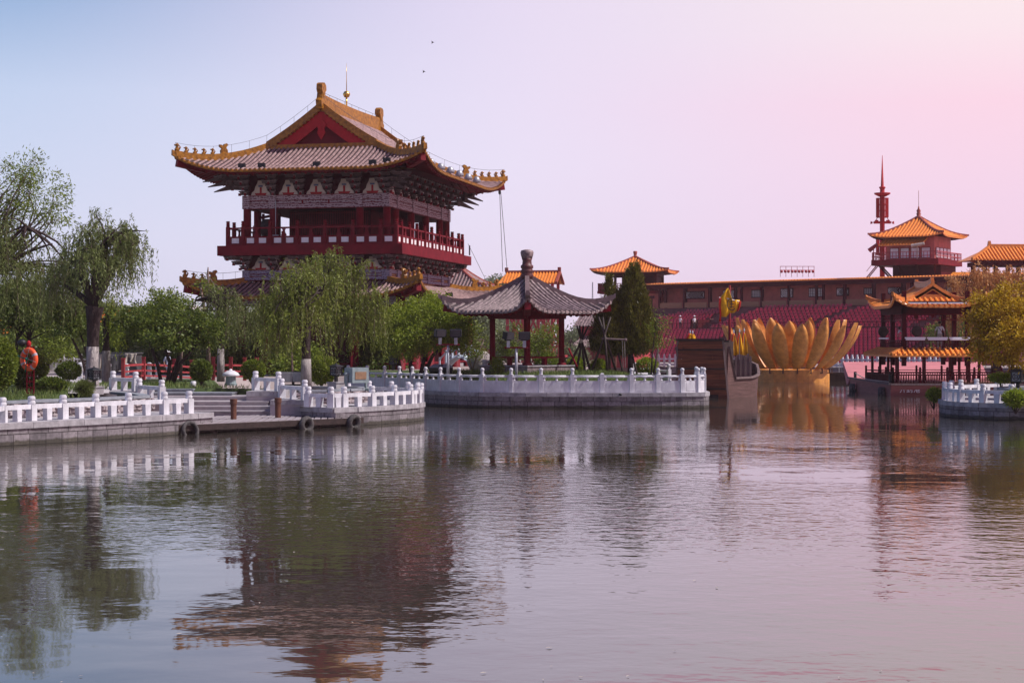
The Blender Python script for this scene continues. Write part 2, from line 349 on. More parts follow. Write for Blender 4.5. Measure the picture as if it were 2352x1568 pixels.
def tag(o, label, cat, group=None):
    o['label'] = label; o['category'] = cat
    if group: o['group'] = group
    return o
def thing(name, label, cat, loc=(0, 0, 0), rz=0.0, group=None):
    o = bpy.data.objects.new(name, None); C.objects.link(o)
    o.empty_display_size = 0.3
    o.location = loc; o.rotation_euler = (0, 0, rz)
    return tag(o, label, cat, group)
def dup_part(src, parent, loc=(0, 0, 0), rz=0.0, scale=None):
    o = src.copy(); C.objects.link(o); o.parent = parent; o.location = loc; o.rotation_euler = (0, 0, rz)
    if scale: o.scale = scale
    return o
def dup(root, loc, rz=0.0, label=None, scale=None):
    r = root.copy(); C.objects.link(r); r.location = loc; r.rotation_euler = (0, 0, rz)
    if label: r['label'] = label
    if scale: r.scale = scale
    for ch in list(root.children):
        c = ch.copy(); C.objects.link(c); c.parent = r
        for g in ch.children:
            d = g.copy(); C.objects.link(d); d.parent = c
    return r
def at(px, py, D): return Vector(((px - 1176) / F * D, D, EYE + (784 - py) / F * D))
def ax(px, D): return (px - 1176) / F * D
def az(py, D): return EYE + (784 - py) / F * D
# ------------------------------------------------------------------ ground and water
def smooth(a, b, x):
    t = min(1, max(0, (x - a) / (b - a))); return t * t * (3 - 2 * t)
def spline(pts, n=6):
    pts = [Vector(p) for p in pts]; out = []
    for i in range(len(pts) - 1):
        p0, p1, p2, p3 = pts[max(i - 1, 0)], pts[i], pts[i + 1], pts[min(i + 2, len(pts) - 1)]
        for k in range(n):
            t = k / n
            out.append(0.5 * ((2 * p1) + (p2 - p0) * t + (2 * p0 - 5 * p1 + 4 * p2 - p3) * t * t + (3 * p1 - p0 - 3 * p2 + p3) * t ** 3))
    out.append(pts[-1]); return out
Q_LEFT = spline([(-38, 20, 0), (-30, 34.5, 0), (-23, 45.5, 0), (-16.7, 55.2, 0), (-14.2, 58.9, 0), (-12.3, 62.0, 0), (-11.3, 64.4, 0)], 5)
Q_MID = spline([(-8.6, 69.6, 0), (-7.2, 68.0, 0), (-6.7, 68.35, 0), (-5.75, 69.6, 0), (-4.93, 71.0, 0), (-4.3, 72.3, 0), (-3.85, 73.8, 0), (-3.95, 75.3, 0), (-4.6, 76.7, 0), (-5.5, 77.7, 0), (-6.6, 78.4, 0), (-9.0, 79.0, 0), (-12, 81, 0)], 4)
_isl = [(800, 97.1), (844, 96), (883.6, 94.8), (917.4, 93.5), (947, 92.2), (977.7, 90.8), (1011.6, 89.5), (1054.6, 88.3), (1107.9, 87.3), (1173.9, 86.8), (1242.7, 86.7), (1314.7, 86.7), (1383, 86.7), (1450.5, 86.7), (1511.5, 86.8), (1567, 86.9), (1603, 87.3), (1617, 88.4)]
ISL_POSTS = [(ax(p, d), d) for p, d in _isl]
Q_ISL = [Vector((x, y, 0)) for x, y in [(-13, 97.6)] + [(x, y - 0.22) for x, y in ISL_POSTS[:-2]] + [(9.78, 87.0), (10.15, 87.9), (10.2, 89.5), (9.9, 92), (9.6, 97), (9.2, 104)]]
Q_RIGHT = spline([(34, 86.4, 0), (25, 85.0, 0), (23, 84.3, 0), (21.5, 83.0, 0), (20.4, 81.2, 0), (19.85, 79.2, 0), (19.6, 77.4, 0), (19.85, 75.9, 0), (20.6, 74.5, 0), (21.7, 73.8, 0), (23.5, 73.3, 0), (26, 73.0, 0), (30, 72.6, 0)], 4)
FAR_Y = 176.0
LAND = [(-700, -60), (-60, -60)] + [(p.x, p.y) for p in Q_LEFT] + [(-13.5, 69.0), (-10, 71.8)] + [(p.x, p.y) for p in Q_MID] + [(-13, 88)] + [(p.x, p.y) for p in Q_ISL] + \
       [(7.5, 120), (7, 150), (10, FAR_Y), (70, FAR_Y - 14), (38, 132), (32, 118), (33.5, 100)] + [(p.x, p.y) for p in Q_RIGHT] + [(60, 66), (700, 60), (700, 900), (-700, 900)]
_P = np.array(LAND); _Pn = np.roll(_P, -1, axis=0)
def inside(x, y):
    a, b = _P[:, 1] > y, _Pn[:, 1] > y
    with np.errstate(divide='ignore', invalid='ignore'):
        xi = (_Pn[:, 0] - _P[:, 0]) * (y - _P[:, 1]) / (_Pn[:, 1] - _P[:, 1]) + _P[:, 0]
    return bool(np.sum((a != b) & (x < xi)) % 2)
def dist(x, y):
    d = _Pn - _P; w = np.array([x, y]) - _P
    t = np.clip((w * d).sum(1) / np.maximum((d * d).sum(1), 1e-9), 0, 1)
    return float(np.sqrt((((w - d * t[:, None])) ** 2).sum(1).min()))
def gz(x, y):
    if not inside(x, y): return -1.6
    d = dist(x, y)
    if d < 0.35: return -1.6
    if y > 140: return 0.9
    if x < -9.5 or y < 82 and x < 5:          # left lawn on its rock wall
        if x > -17.6 and x < -7.4 and y < 75.6 and y > 63: return 0.0 + 0.1
        return 0.70 + 0.60 * smooth(3.35, 3.5, d)
    if x < 12: return 0.74 + 0.90 * smooth(0.5, 4.5, d)
    return 0.70 + 0.5 * smooth(3.1, 3.3, d)
def build_ground():
    b = MB()
    def grid(x0, x1, y0, y1, st, hole=None):
        nx, ny = int(round((x1 - x0) / st)), int(round((y1 - y0) / st)); o = len(b.v)
        for j in range(ny + 1):
            for i in range(nx + 1):
                x, y = x0 + i * st, y0 + j * st
                b.v.append((x, y, gz(x, y)))
        for j in range(ny):
            for i in range(nx):
                cx, cy = x0 + (i + .5) * st, y0 + (j + .5) * st
                b.f.append((o + j * (nx + 1) + i, o + j * (nx + 1) + i + 1, o + (j + 1) * (nx + 1) + i + 1, o + (j + 1) * (nx + 1) + i))
                isl = -9 < cx < 11 and 84 < cy < 104
                lawn = (cx < -5 and cy < 82 and dist(cx, cy) > 2.4) or (cx < -9 and 82 <= cy < 96) or isl or (cx > 20 and dist(cx, cy) > 2.4 and cy < 100)
                b.m.append(1 if lawn else 0)
    grid(-45, 45, 40, 124, 0.6)
    grid(-90, 90, 124, 196, 2.0)
    def flat(x0, x1, y0, y1, z):
        b.add([(x0, y0, z), (x1, y0, z), (x1, y1, z), (x0, y1, z)], [(0, 1, 2, 3)])
    flat(-700, -45, -60, 124, 1.3); flat(45, 700, 40, 124, 0.9); flat(-700, -90, 124, 196, 0.9); flat(90, 700, 124, 196, 0.9); flat(-700, 700, 196, 3000, 0.9)
    flat(-45, 45, -60, 40, -1.6)
    return b.build('ground', [M['paving'], M['grass']], None, True, 'structure')
build_ground()

wm = bpy.data.materials.new('lake_water'); wm.use_nodes = True
n, l = wm.node_tree.nodes, wm.node_tree.links
p = n['Principled BSDF']; p.inputs['Base Color'].default_value = (0.046, 0.040, 0.033, 1); p.inputs['Roughness'].default_value = 0.03
p.inputs['IOR'].default_value = 2.1; p.inputs['Specular IOR Level'].default_value = 0.5
t = n.new('ShaderNodeTexCoord')
def nz(scale, det, st, ro=0.0):
    mp = n.new('ShaderNodeMapping'); mp.inputs['Scale'].default_value = st; mp.inputs['Rotation'].default_value = (0, 0, ro); l.new(t.outputs['Object'], mp.inputs[0])
    z = n.new('ShaderNodeTexNoise'); z.inputs['Scale'].default_value = scale; z.inputs['Detail'].default_value = det; l.new(mp.outputs[0], z.inputs['Vector'])
    return z.outputs['Fac']
def math_(op, a, b_):
    m = n.new('ShaderNodeMath'); m.operation = op
    for i, q in enumerate((a, b_)):
        if isinstance(q, float): m.inputs[i].default_value = q
        else: l.new(q, m.inputs[i])
    return m.outputs[0]
rip = nz(2.7, 2.0, (1.0, 1.0, 1), 0.25); swell = nz(0.6, 1.5, (0.8, 1, 1), -0.2); calm = nz(0.055, 2.0, (1, 0.8, 1)); fine = nz(7.0, 2.0, (0.5, 1, 1), -0.1)
cm = n.new('ShaderNodeMapRange'); l.new(calm, cm.inputs[0]); cm.inputs[1].default_value = 0.40; cm.inputs[2].default_value = 0.60; cm.inputs[3].default_value = 0.05; cm.inputs[4].default_value = 1.0
sp = n.new('ShaderNodeSeparateXYZ'); l.new(t.outputs['Object'], sp.inputs[0])
nearm = n.new('ShaderNodeMapRange'); l.new(sp.outputs['Y'], nearm.inputs[0]); nearm.inputs[1].default_value = 19; nearm.inputs[2].default_value = 34; nearm.inputs[3].default_value = 0.22; nearm.inputs[4].default_value = 1.0
farm = n.new('ShaderNodeMapRange'); l.new(sp.outputs['Y'], farm.inputs[0]); farm.inputs[1].default_value = 45; farm.inputs[2].default_value = 75; farm.inputs[3].default_value = 1.0; farm.inputs[4].default_value = 0.42
nearm_ = math_('MULTIPLY', nearm.outputs[0], farm.outputs[0])
h = math_('ADD', math_('MULTIPLY', math_('MULTIPLY', math_('ADD', rip, math_('MULTIPLY', fine, 0.25)), cm.outputs[0]), nearm_), math_('MULTIPLY', math_('MULTIPLY', swell, 0.55), farm.outputs[0]))
bp = n.new('ShaderNodeBump'); bp.inputs['Strength'].default_value = 1.0; bp.inputs['Distance'].default_value = 0.030
l.new(h, bp.inputs['Height']); l.new(bp.outputs[0], p.inputs['Normal'])
b = MB(); b.add([(-400, -80, 0), (400, -80, 0), (400, 260, 0), (-400, 260, 0)], [(0, 1, 2, 3)])
b.build('lake_water', wm, None, False, 'structure')
M['water'] = wm

# ------------------------------------------------------------------ quay walls and balustrades
def wall_strip(b, path, z0, z1, uoff=0.0):
    u = uoff
    for i in range(len(path) - 1):
        a, c = path[i], path[i + 1]; L = (Vector(c) - Vector(a)).length
        b.add([(a[0], a[1], z0), (c[0], c[1], z0), (c[0], c[1], z1), (a[0], a[1], z1)], [(0, 1, 2, 3)], [[(u, z0), (u + L, z0), (u + L, z1), (u, z1)]])
        u += L
def offset(path, d):
    out = []; N = len(path)
    for i, q in enumerate(path):
        t = Vector(path[min(i + 1, N - 1)]) - Vector(path[max(i - 1, 0)]); t.z = 0; t.normalize()
        out.append(Vector(q) + Vector((-t.y, t.x, 0)) * d)
    return out
def block_band(b, path, z0, z1, d0, d1, step, rng, gap=0.012):
    """a course of separate stone blocks along a path"""
    pts = [Vector(q) for q in path]; cum = [0]
    for i in range(len(pts) - 1): cum.append(cum[-1] + (pts[i + 1] - pts[i]).length)
    def pos(s):
        s = min(max(s, 0), cum[-1])
        for i in range(len(pts) - 1):
            if s <= cum[i + 1] or i == len(pts) - 2:
                tt = (s - cum[i]) / max(1e-9, cum[i + 1] - cum[i]); q = pts[i].lerp(pts[i + 1], tt)
                t = (pts[i + 1] - pts[i]).normalized(); return q, Vector((-t.y, t.x, 0))
    s = 0
    while s < cum[-1] - 0.1:
        e = min(s + step * rng.uniform(0.7, 1.25), cum[-1]); j = rng.uniform(-0.006, 0.006)
        (a, na), (c, nc) = pos(s + gap / 2), pos(e - gap / 2)
        na = nc = (na + nc).normalized()
        b.hexa([a + na * (d0 + j) + Vector((0, 0, z0)), c + nc * (d0 + j) + Vector((0, 0, z0)), c + nc * d1 + Vector((0, 0, z0)), a + na * d1 + Vector((0, 0, z0)),
                a + na * (d0 + j) + Vector((0, 0, z1 + j)), c + nc * (d0 + j) + Vector((0, 0, z1 + j)), c + nc * d1 + Vector((0, 0, z1 + j)), a + na * d1 + Vector((0, 0, z1 + j))])
        s = e
def quay(path, ztop, label, seed, top_mat='stone_grey', drains=True):
    rng = random.Random(seed)
    t = thing('quay_wall', label, 'wall')
    b = MB(); wall_strip(b, path, -1.7, ztop - 0.2); b.build('wall_face', M['quay'], t)
    b = MB(); block_band(b, path, ztop - 0.2, ztop, -0.06, 0.62, 1.15, rng); b.build('coping', M[top_mat], t)
    b = MB(); inn = offset(path, 0.55)     # promenade floor behind the coping
    inn2 = offset(path, 2.7)
    return t

def post_A(b, h=0.54, w=0.26):
    b.box((0, 0, h / 2), (w, w, h))
    b.lathe((0, 0, h), [(w * .38, 0), (w * .46, .012), (w * .50, .06), (w * .46, .12), (w * .37, .138), (w * .37, .150), (w * .47, .168), (w * .49, .21), (w * .46, .262), (w * .36, .272), (w * .36, .292)], 14)
def post_B(b, h=0.93, w=0.21):
    b.box((0, 0, h / 2), (w, w, h))
    b.box((0, 0, h * .55), (w * 1.12, w * .55, h * .8))
    b.lathe((0, 0, h), [(w * .42, 0), (w * .44, .02), (w * .33, .045), (w * .42, .075), (w * .42, .11), (w * .30, .13), (w * .42, .16), (w * .5, .21), (w * .5, .25), (w * .40, .30), (w * .15, .325)], 14)
def face(a, c):
    return math.atan2(c[1] - a[1], c[0] - a[0])
def _mesh(b, name, mats, smooth=False):
    o = b.build(name, mats, None, smooth); me = o.data; bpy.data.objects.remove(o); return me
def place(name, me, parent, loc, rz=0.0, scale=None):
    o = bpy.data.objects.new(name, me); C.objects.link(o); o.parent = parent; o.location = loc; o.rotation_euler = (0, 0, rz)
    if scale: o.scale = scale
    return o
_b = MB(); post_A(_b); ME_POST_A = _mesh(_b, 'post', M['stone_white'])
_b = MB(); post_B(_b); ME_POST_B = _mesh(_b, 'post', M['stone_white'])
_b = MB(); _b.box((0, 0, .47), (.21, .21, .94)); _b.box((0, 0, .97), (.17, .17, .06), top=(.7, .7)); ME_POST_BROKEN = _mesh(_b, 'post', M['stone_white'])
_b = MB(); _b.box((0, 0, .2), (.22, .2, .40), top=(1.15, 1.0)); ME_BLOCK = _mesh(_b, 'baluster', M['stone_white'])
_b = MB(); _b.lathe((0, 0, 0), [(.05, 0), (.075, .04), (.06, .09), (.03, .11), (.05, .13), (.05, .15), (.10, .185), (.12, .21)], 10); _b.box((0, 0, .195), (.34, .07, .045)); ME_VASE = _mesh(_b, 'baluster', M['stone_white'])
def balustrade_A(posts, z, label, group=None):
    """low stone rail on square posts, one block under each span; posts: (x, y)"""
    t = thing('stone_balustrade', label, 'balustrade', (posts[0][0], posts[0][1], z), group=group)
    o = Vector((posts[0][0], posts[0][1], 0))
    for i, q in enumerate(posts):
        a, c = posts[max(i - 1, 0)], posts[min(i + 1, len(posts) - 1)]
        place('post', ME_POST_A, t, (q[0] - o.x, q[1] - o.y, 0), face(a, c))
    for a, c in zip(posts, posts[1:]):
        d = Vector((c[0] - a[0], c[1] - a[1], 0)); L = d.length
        if L < .35: continue
        m = (Vector((a[0], a[1], 0)) + Vector((c[0], c[1], 0))) / 2 - o
        b = MB(); b.box((0, 0, 0), (L - .24, .17, .15)); r = b.build('rail', M['stone_white'], t); r.location = (m.x, m.y, .475); r.rotation_euler = (0, 0, face(a, c))
        place('baluster', ME_BLOCK, t, (m.x, m.y, 0), face(a, c))
    return t
def balustrade_B(posts, z, label, broken=(), group=None, sill=True):
    """carved rail: round-capped posts, solid panel below, vase supports in the gap"""
    t = thing('stone_balustrade', label, 'balustrade', (posts[0][0], posts[0][1], z), group=group)
    o = Vector((posts[0][0], posts[0][1], 0))
    for i, q in enumerate(posts):
        a, c = posts[max(i - 1, 0)], posts[min(i + 1, len(posts) - 1)]
        place('post', ME_POST_BROKEN if i in broken else ME_POST_B, t, (q[0] - o.x, q[1] - o.y, 0), face(a, c))
    for a, c in zip(posts, posts[1:]):
        d = Vector((c[0] - a[0], c[1] - a[1], 0)); L = d.length
        m = (Vector((a[0], a[1], 0)) + Vector((c[0], c[1], 0))) / 2 - o; rz = face(a, c)
        b = MB()
        b.tube([(-L / 2 + .1, 0, .83), (L / 2 - .1, 0, .83)], .055, 8); b.box((0, 0, .785), (L - .2, .09, .03))
        r = b.build('rail', M['stone_white'], t, True); r.location = (m.x, m.y, 0); r.rotation_euler = (0, 0, rz)
        b = MB(); b.box((0, 0, .30), (L - .2, .10, .60)); b.box((0, -.056, .3), (L - .42, .012, .42)); b.box((0, .056, .3), (L - .42, .012, .42))
        r = b.build('panel', M['stone_white'], t); r.location = (m.x, m.y, 0); r.rotation_euler = (0, 0, rz)
        for sx in (0, -L / 2 + .16, L / 2 - .16):
            if L < .8 and sx: continue
            q = m + Vector((math.cos(rz) * sx, math.sin(rz) * sx, 0)); place('baluster', ME_VASE, t, (q.x, q.y, .585), rz)
    return t
def path_floor(path, d0, d1, z, name, m):
    a, c = offset(path, d0), offset(path, d1); b = MB()
    for i in range(len(path) - 1):
        b.add([(a[i].x, a[i].y, z), (a[i + 1].x, a[i + 1].y, z), (c[i + 1].x, c[i + 1].y, z), (c[i].x, c[i].y, z)], [(0, 1, 2, 3)])
    return b.build(name, m, None, False, 'structure')
quay(Q_LEFT, 0.74, 'grey block-stone quay wall curving in from the left edge to the dock', 1)
quay(Q_MID, 0.76, 'rounded grey block-stone quay wall right of the dock under the curved white rail', 2)
quay(Q_ISL, 0.80, 'long grey block-stone wall at the waterline below the pavilion lawn', 3)
quay(Q_RIGHT, 0.72, 'rounded block-stone quay wall at the right edge near the painted boat', 4)
path_floor(Q_LEFT, .5, 2.75, .735, 'promenade_paving', M['stone_grey'])
path_floor(Q_MID[4:-4], .5, 2.6, .755, 'terrace_paving', M['stone_grey'])
path_floor(Q_RIGHT, .5, 2.5, .715, 'promenade_paving', M['stone_grey'])
# dark drain stubs and weeds in the walls
for (px, py, D) in [(52, 981, 56.3), (121, 977, 57.5), (194, 971, 58.8), (267, 967, 60), (345, 963, 61.3), (835, 946, 69.9), (890, 941, 71.2), (1424, 906, 86.4)]:
    q = at(px, py, D); b = MB(); b.tube([(0, -.18, 0), (0, .25, 0.02)], .055, 8)
    o = b.build('drain_pipe', M['iron'], None, True); o.location = q; o.rotation_euler = (0, 0, .6 if px < 400 else .2)
    tag(o, 'short dark drain stub sticking out below the stone coping', 'drain pipe', 'drain stubs along the quay walls')

def posts_px(lst): return [(ax(p, d), d) for p, d in lst]
LP = [(-58, 51.2)]
for px, D in ((6, 55.9), (72.5, 57.3), (145, 58.6), (220, 59.9), (295, 61.0), (377.5, 62.2), (434, 63.2)): LP.append((px, D))
LP = [(-200, 47.0), (-128, 49)] + LP
balustrade_A(posts_px(LP), 0.74, 'low white stone balustrade along the left quay, ending at the dock')
balustrade_A(posts_px([(371.5, 70.0), (320, 72.4)]), 1.0, 'short white balustrade on the left stair flank, nearer of its two spans')
balustrade_A(posts_px([(311.5, 72.9), (259.5, 74.6)]), 1.28, 'short white balustrade at the top left of the dock stairs')
balustrade_A(posts_px([(700, 70.0), (647, 72.4)]), 1.0, 'short white balustrade on the right stair flank, nearer of its two spans')
balustrade_A(posts_px([(639.6, 73.0), (587, 74.6)]), 1.28, 'short white balustrade at the top right of the dock stairs')
balustrade_A(posts_px([(708, 68.9), (760, 68.35), (790, 68.7), (854.7, 69.9), (905.6, 71.2), (942.7, 72.5), (959, 73.4), (967.5, 74.5), (960, 75.8), (937, 76.7), (898.7, 77.7), (847.8, 78.5), (800, 79)]), 0.76, 'white balustrade curving round the terrace right of the dock')
balustrade_A(posts_px([(2330, 86.6), (2291, 85.8), (2243, 84.5), (2207, 83.0), (2186, 81.2), (2170, 79.2), (2181.7, 77.3), (2207, 75.9), (2258, 74.6), (2323, 73.9), (2392, 73.5), (2465, 73.2)]), 0.72, 'white balustrade curving round the quay at the right edge')
balustrade_B([(x, y) for x, y in ISL_POSTS] + [(10.0, 90.0), (9.9, 91.8)], 0.80, 'long carved white balustrade with round-capped posts in front of the pavilion', broken=(12,))
balustrade_B([(9.1, 99), (8.2, 101.3), (7.3, 103.2), (7.6, 105.4), (8.6, 107.4)], 0.85, 'far carved white balustrade bending behind the right end of the island')

# ------------------------------------------------------------------ dock, bollards, tyres, stairs
dk0, dk1 = Vector((-12.5, 62.1, 0)), Vector((-6.05, 68.75, 0))
t = thing('dock', 'low wooden boat dock with dark wet beams at the foot of the stairs', 'dock', (0, 0, 0))
b = MB(); nb = 26
for i in range(nb):
    a, c = dk0.lerp(dk1, i / nb + .004), dk0.lerp(dk1, (i + 1) / nb - .004); bk = Vector((-.35, 6.8, 0))
    dz = .36 + .008 * math.sin(i * 5.1)
    lim = lambda q: Vector((q.x + bk.x * .98, min(q.y + bk.y, 71.0), 0))
    a2, c2 = lim(a), lim(c)
    if a2.y - a.y < .6: continue
    b.hexa([(a.x, a.y, dz - .07), (c.x, c.y, dz - .07), (c2.x, c2.y, dz - .07), (a2.x, a2.y, dz - .07), (a.x, a.y, dz), (c.x, c.y, dz), (c2.x, c2.y, dz), (a2.x, a2.y, dz)])
b.build('deck', M['deck'], t)
b = MB(); fd = (dk1 - dk0).normalized(); nrm = Vector((fd.y, -fd.x, 0))
b.bar(dk0 + nrm * .05 + Vector((0, 0, .23)), dk1 + nrm * .05 + Vector((0, 0, .23)), .14, .22)
b.build('edge_beam', M['wood_dark'], t)
b = MB(); b.bar(dk0 - nrm * .1 + Vector((0, 0, .08)), dk1 - nrm * .1 + Vector((0, 0, .08)), .08, .08); b.build('lower_beam', M['wood_dark'], t)
for i in range(10):
    q = dk0.lerp(dk1, .015 + i / 9.3) - nrm * .12; b = MB(); b.box((q.x, q.y, -.4), (.2, .2, 1.3)); b.build('pile', M['wood_dark'], t)
b = MB(); bq = dk0 - nrm * 1.4; bq2 = dk1 - nrm * 1.4
b.bar(bq + Vector((0, 0, -.35)), bq2 + Vector((0, 0, -.35)), .1, 1.2); b.build('back_wall', M['wood_dark'], t)
for k, (px, py0, py1, D, lb) in enumerate([(536.5, 962, 917, 66.9, 'round brown wooden bollard on the dock, the one standing farther left'), (638.5, 957.5, 912, 68.2, 'round brown wooden bollard on the dock, close to its right end')]):
    q = at(px, py0, D); hh = .80
    b = MB(); b.lathe((0, 0, 0), [(.125, 0), (.125, hh - .22), (.14, hh - .21), (.145, hh - .01), (.13, hh)], 16)
    t = thing('bollard', lb, 'bollard', (q.x, q.y, .36)); 
    b = MB(); b.lathe((0, 0, 0), [(.118, 0), (.12, hh - .21)], 16); b.build('post', M['wood'], t, False)
    b = MB(); b.lathe((0, 0, hh - .21), [(.14, 0), (.145, .19), (.13, .2)], 16); b.build('cap', M['wood'], t, False)
def tyre(px, py, D, rz, tilt, lb, r=.34, w=.1):
    q = at(px, py, D); b = MB(); N, K = 26, 10; 
    for i in range(N):
        a = 2 * math.pi * i / N; rr = 1 + .05 * (i % 2)
        for k in range(K):
            c = 2 * math.pi * k / K; rad = r - w + math.cos(c) * w * rr
            b.v.append((rad * math.cos(a), math.sin(c) * w * 1.25, rad * math.sin(a)))
    for i in range(N):
        for k in range(K): b.f.append((i * K + k, ((i + 1) % N) * K + k, ((i + 1) % N) * K + (k + 1) % K, i * K + (k + 1) % K)); b.m.append(0)
    o = b.build('tyre_fender', M['rubber'], None, True); o.location = q; o.rotation_euler = (tilt, 0, rz)
    tag(o, lb, 'tyre', 'old tyres hung along the dock')
tyre(437, 989, 62.5, .83, -.2, 'old thin tyre half in the water near the left end of the dock', .38, .07)
tyre(704, 975, 66.35, .83, .0, 'fat ribbed tyre hung in the middle of the dock edge')
tyre(813, 970, 68.2, .83, .1, 'fat ribbed tyre on the right end corner of the dock')

t = thing('stone_stairs', 'wide grey stone stairs rising from the dock to the lawn', 'stairs', (0, 0, 0))
XL = -17.2
for k, (z, y, xr) in enumerate([(.53, 70.6, -9.9), (.70, 71.35, -10.05), (.87, 72.1, -10.3), (1.04, 73.6, -10.8), (1.17, 74.5, -12.2), (1.30, 75.5, -14.1)]):
    b = MB(); y1 = 76.5
    b.box(((XL + xr) / 2, (y + .06 + y1) / 2, (z - .05 - .6) / 2), (xr - XL - .02 * k, y1 - y - .06, z - .05 + .6))
    b.build('riser', M['step'] if k < 4 else M['stone_blue'], t)
    b = MB(); n_ = 5; w_ = (xr - XL) / n_
    for i in range(n_): b.box((XL + (i + .5) * w_, (y + y1) / 2 - .1, z - .025), (w_ - .012, y1 - y - .2, .05))
    b.build('tread', M['step'] if k < 4 else M['stone_blue'], t)
rng = random.Random(7)
t = thing('stair_cheek', 'pale stepped stone flank wall right of the dock stairs', 'wall', (0, 0, 0))
for (x0, x1, y0, y1, z) in [(-9.95, -8.2, 70.2, 73.2, .80), (-11.3, -9.7, 72.6, 75.6, 1.08)]:
    b = MB(); ww = (x1 - x0) / 2; zz = -.5
    b.box(((x0 + x1) / 2, (y0 + y1) / 2, (z - .5) / 2), (x1 - x0, y1 - y0, z + .5)); b.build('wall_face', M['step'], t)
    b = MB(); block_band(b, [Vector((x0, y0, 0)), Vector((x1, y0, 0))], z, z + .2, -.04, y1 - y0 + .04, .8, rng); b.build('coping', M['stone_grey'], t)
t = thing('stair_cheek', 'stepped stone flank wall left of the dock stairs, behind the low quay rail', 'wall', (0, 0, 0))
for (x0, x1, y0, y1, z) in [(-16.4, -13.9, 69.4, 73.4, .80), (-18, -15.8, 72.4, 76, 1.08)]:
    b = MB(); b.box(((x0 + x1) / 2, (y0 + y1) / 2, (z - .5) / 2), (x1 - x0, y1 - y0, z + .5)); b.build('wall_face', M['step'], t)
    b = MB(); block_band(b, [Vector((x0, y0, 0)), Vector((x1, y0, 0))], z, z + .2, -.04, y1 - y0 + .04, .8, rng); b.build('coping', M['stone_grey'], t)

# rock retaining walls with a blue-grey kerb
def rock_wall(path, ztop, label, seed, zb=.6):
    rng = random.Random(seed); t = thing('rock_wall', label, 'wall')
    pts = [Vector(q) for q in path]; b = MB(); L = 0
    for a, c in zip(pts, pts[1:]):
        d = (c - a); le = d.length; d.normalize(); nn = Vector((d.y, -d.x, 0)); s = 0
        b.add([a + Vector((0, 0, zb)), c + Vector((0, 0, zb)), c + Vector((0, 0, ztop - .07)), a + Vector((0, 0, ztop - .07))], [(0, 1, 2, 3)])
        z = zb
        while z < ztop - .12:
            hh = rng.uniform(.13, .26); s = -rng.uniform(0, .3)
            while s < le:
                w = rng.uniform(.2, .62); q = a + d * (s + w / 2) + nn * rng.uniform(.0, .05); top = min(z + hh, ztop - .08)
                o = len(b.v); hz = (top - z) / 2 * .95
                if hz > .03:
                    bm = []
                    for (i, j, k) in ((-1, 0, -1), (1, 0, -1), (1, 0, 1), (-1, 0, 1), (-.6, 1, -.6), (.6, 1, -.6), (.6, 1, .6), (-.6, 1, .6)):
                        bm.append(q + d * (i * w * .48 * rng.uniform(.75, 1)) + nn * (j * rng.uniform(.05, .16)) + Vector((0, 0, z - q.z + hz + k * hz * rng.uniform(.75, 1.0))))
                    b.add(bm, [(4, 5, 6, 7), (0, 1, 5, 4), (1, 2, 6, 5), (2, 3, 7, 6), (3, 0, 4, 7)])
                s += w
            z += hh
    b.build('rock_face', M['rock'], t)
    b = MB(); block_band(b, path, ztop - .08, ztop + .02, -.14, .3, 1.6, rng); b.build('coping', M['stone_blue'], t)
rock_wall(offset(Q_LEFT[4:], 2.75) + [Vector((-15.2, 68.5, 0)), Vector((-16.2, 70, 0))], 1.33, 'rough pinkish rock retaining wall with blue-grey kerb behind the left quay rail', 5)
rock_wall([Vector(q) for q in ((-8.9, 71.4, 0), (-7.4, 71.8, 0), (-6.6, 73.6, 0), (-6.35, 75.6, 0), (-7.2, 77, 0), (-9, 77.6, 0))], 1.36, 'rough rock retaining wall with kerb below the grey floodlight right of the dock', 6)
rock_wall([Vector(q) for q in ((29, 82.6, 0), (24.5, 82.2, 0), (22.8, 80, 0), (22.4, 78, 0), (23.4, 76.4, 0), (27, 75.8, 0))], 1.25, 'low rock retaining wall with kerb inside the right quay rail', 8)
# pale path over the left lawn
def poly_at(px): return [(ax(p, F * 2.1 / (y - 784)), F * 2.1 / (y - 784)) for p, y in px]
b = MB(); pp = poly_at([(88, 868), (150, 884), (158, 904), (250, 903), (258, 874), (180, 868.5), (120, 863)])
b.add([(x, y, 1.312) for x, y in pp], [tuple(range(len(pp)))]); b.build('lawn_path', M['concrete_pale'], None, False, 'structure')

rng = random.Random(99); b = MB()
for i in range(260):
    y = rng.uniform(16, 80) ** 1.0; x = rng.uniform(-.32, .32) * y
    if inside(x, y): continue
    s = rng.uniform(.015, .05); a_ = rng.uniform(0, 6.3); c_, s_ = math.cos(a_) * s, math.sin(a_) * s
    b.add([(x - c_, y - s_, .012), (x + s_ * .4, y - c_ * .4, .014), (x + c_, y + s_, .012), (x - s_ * .4, y + c_ * .4, .016)], [(0, 1, 2, 3)])
b.build('floating_leaves', M['tarp_pale'], None, False, 'stuff')
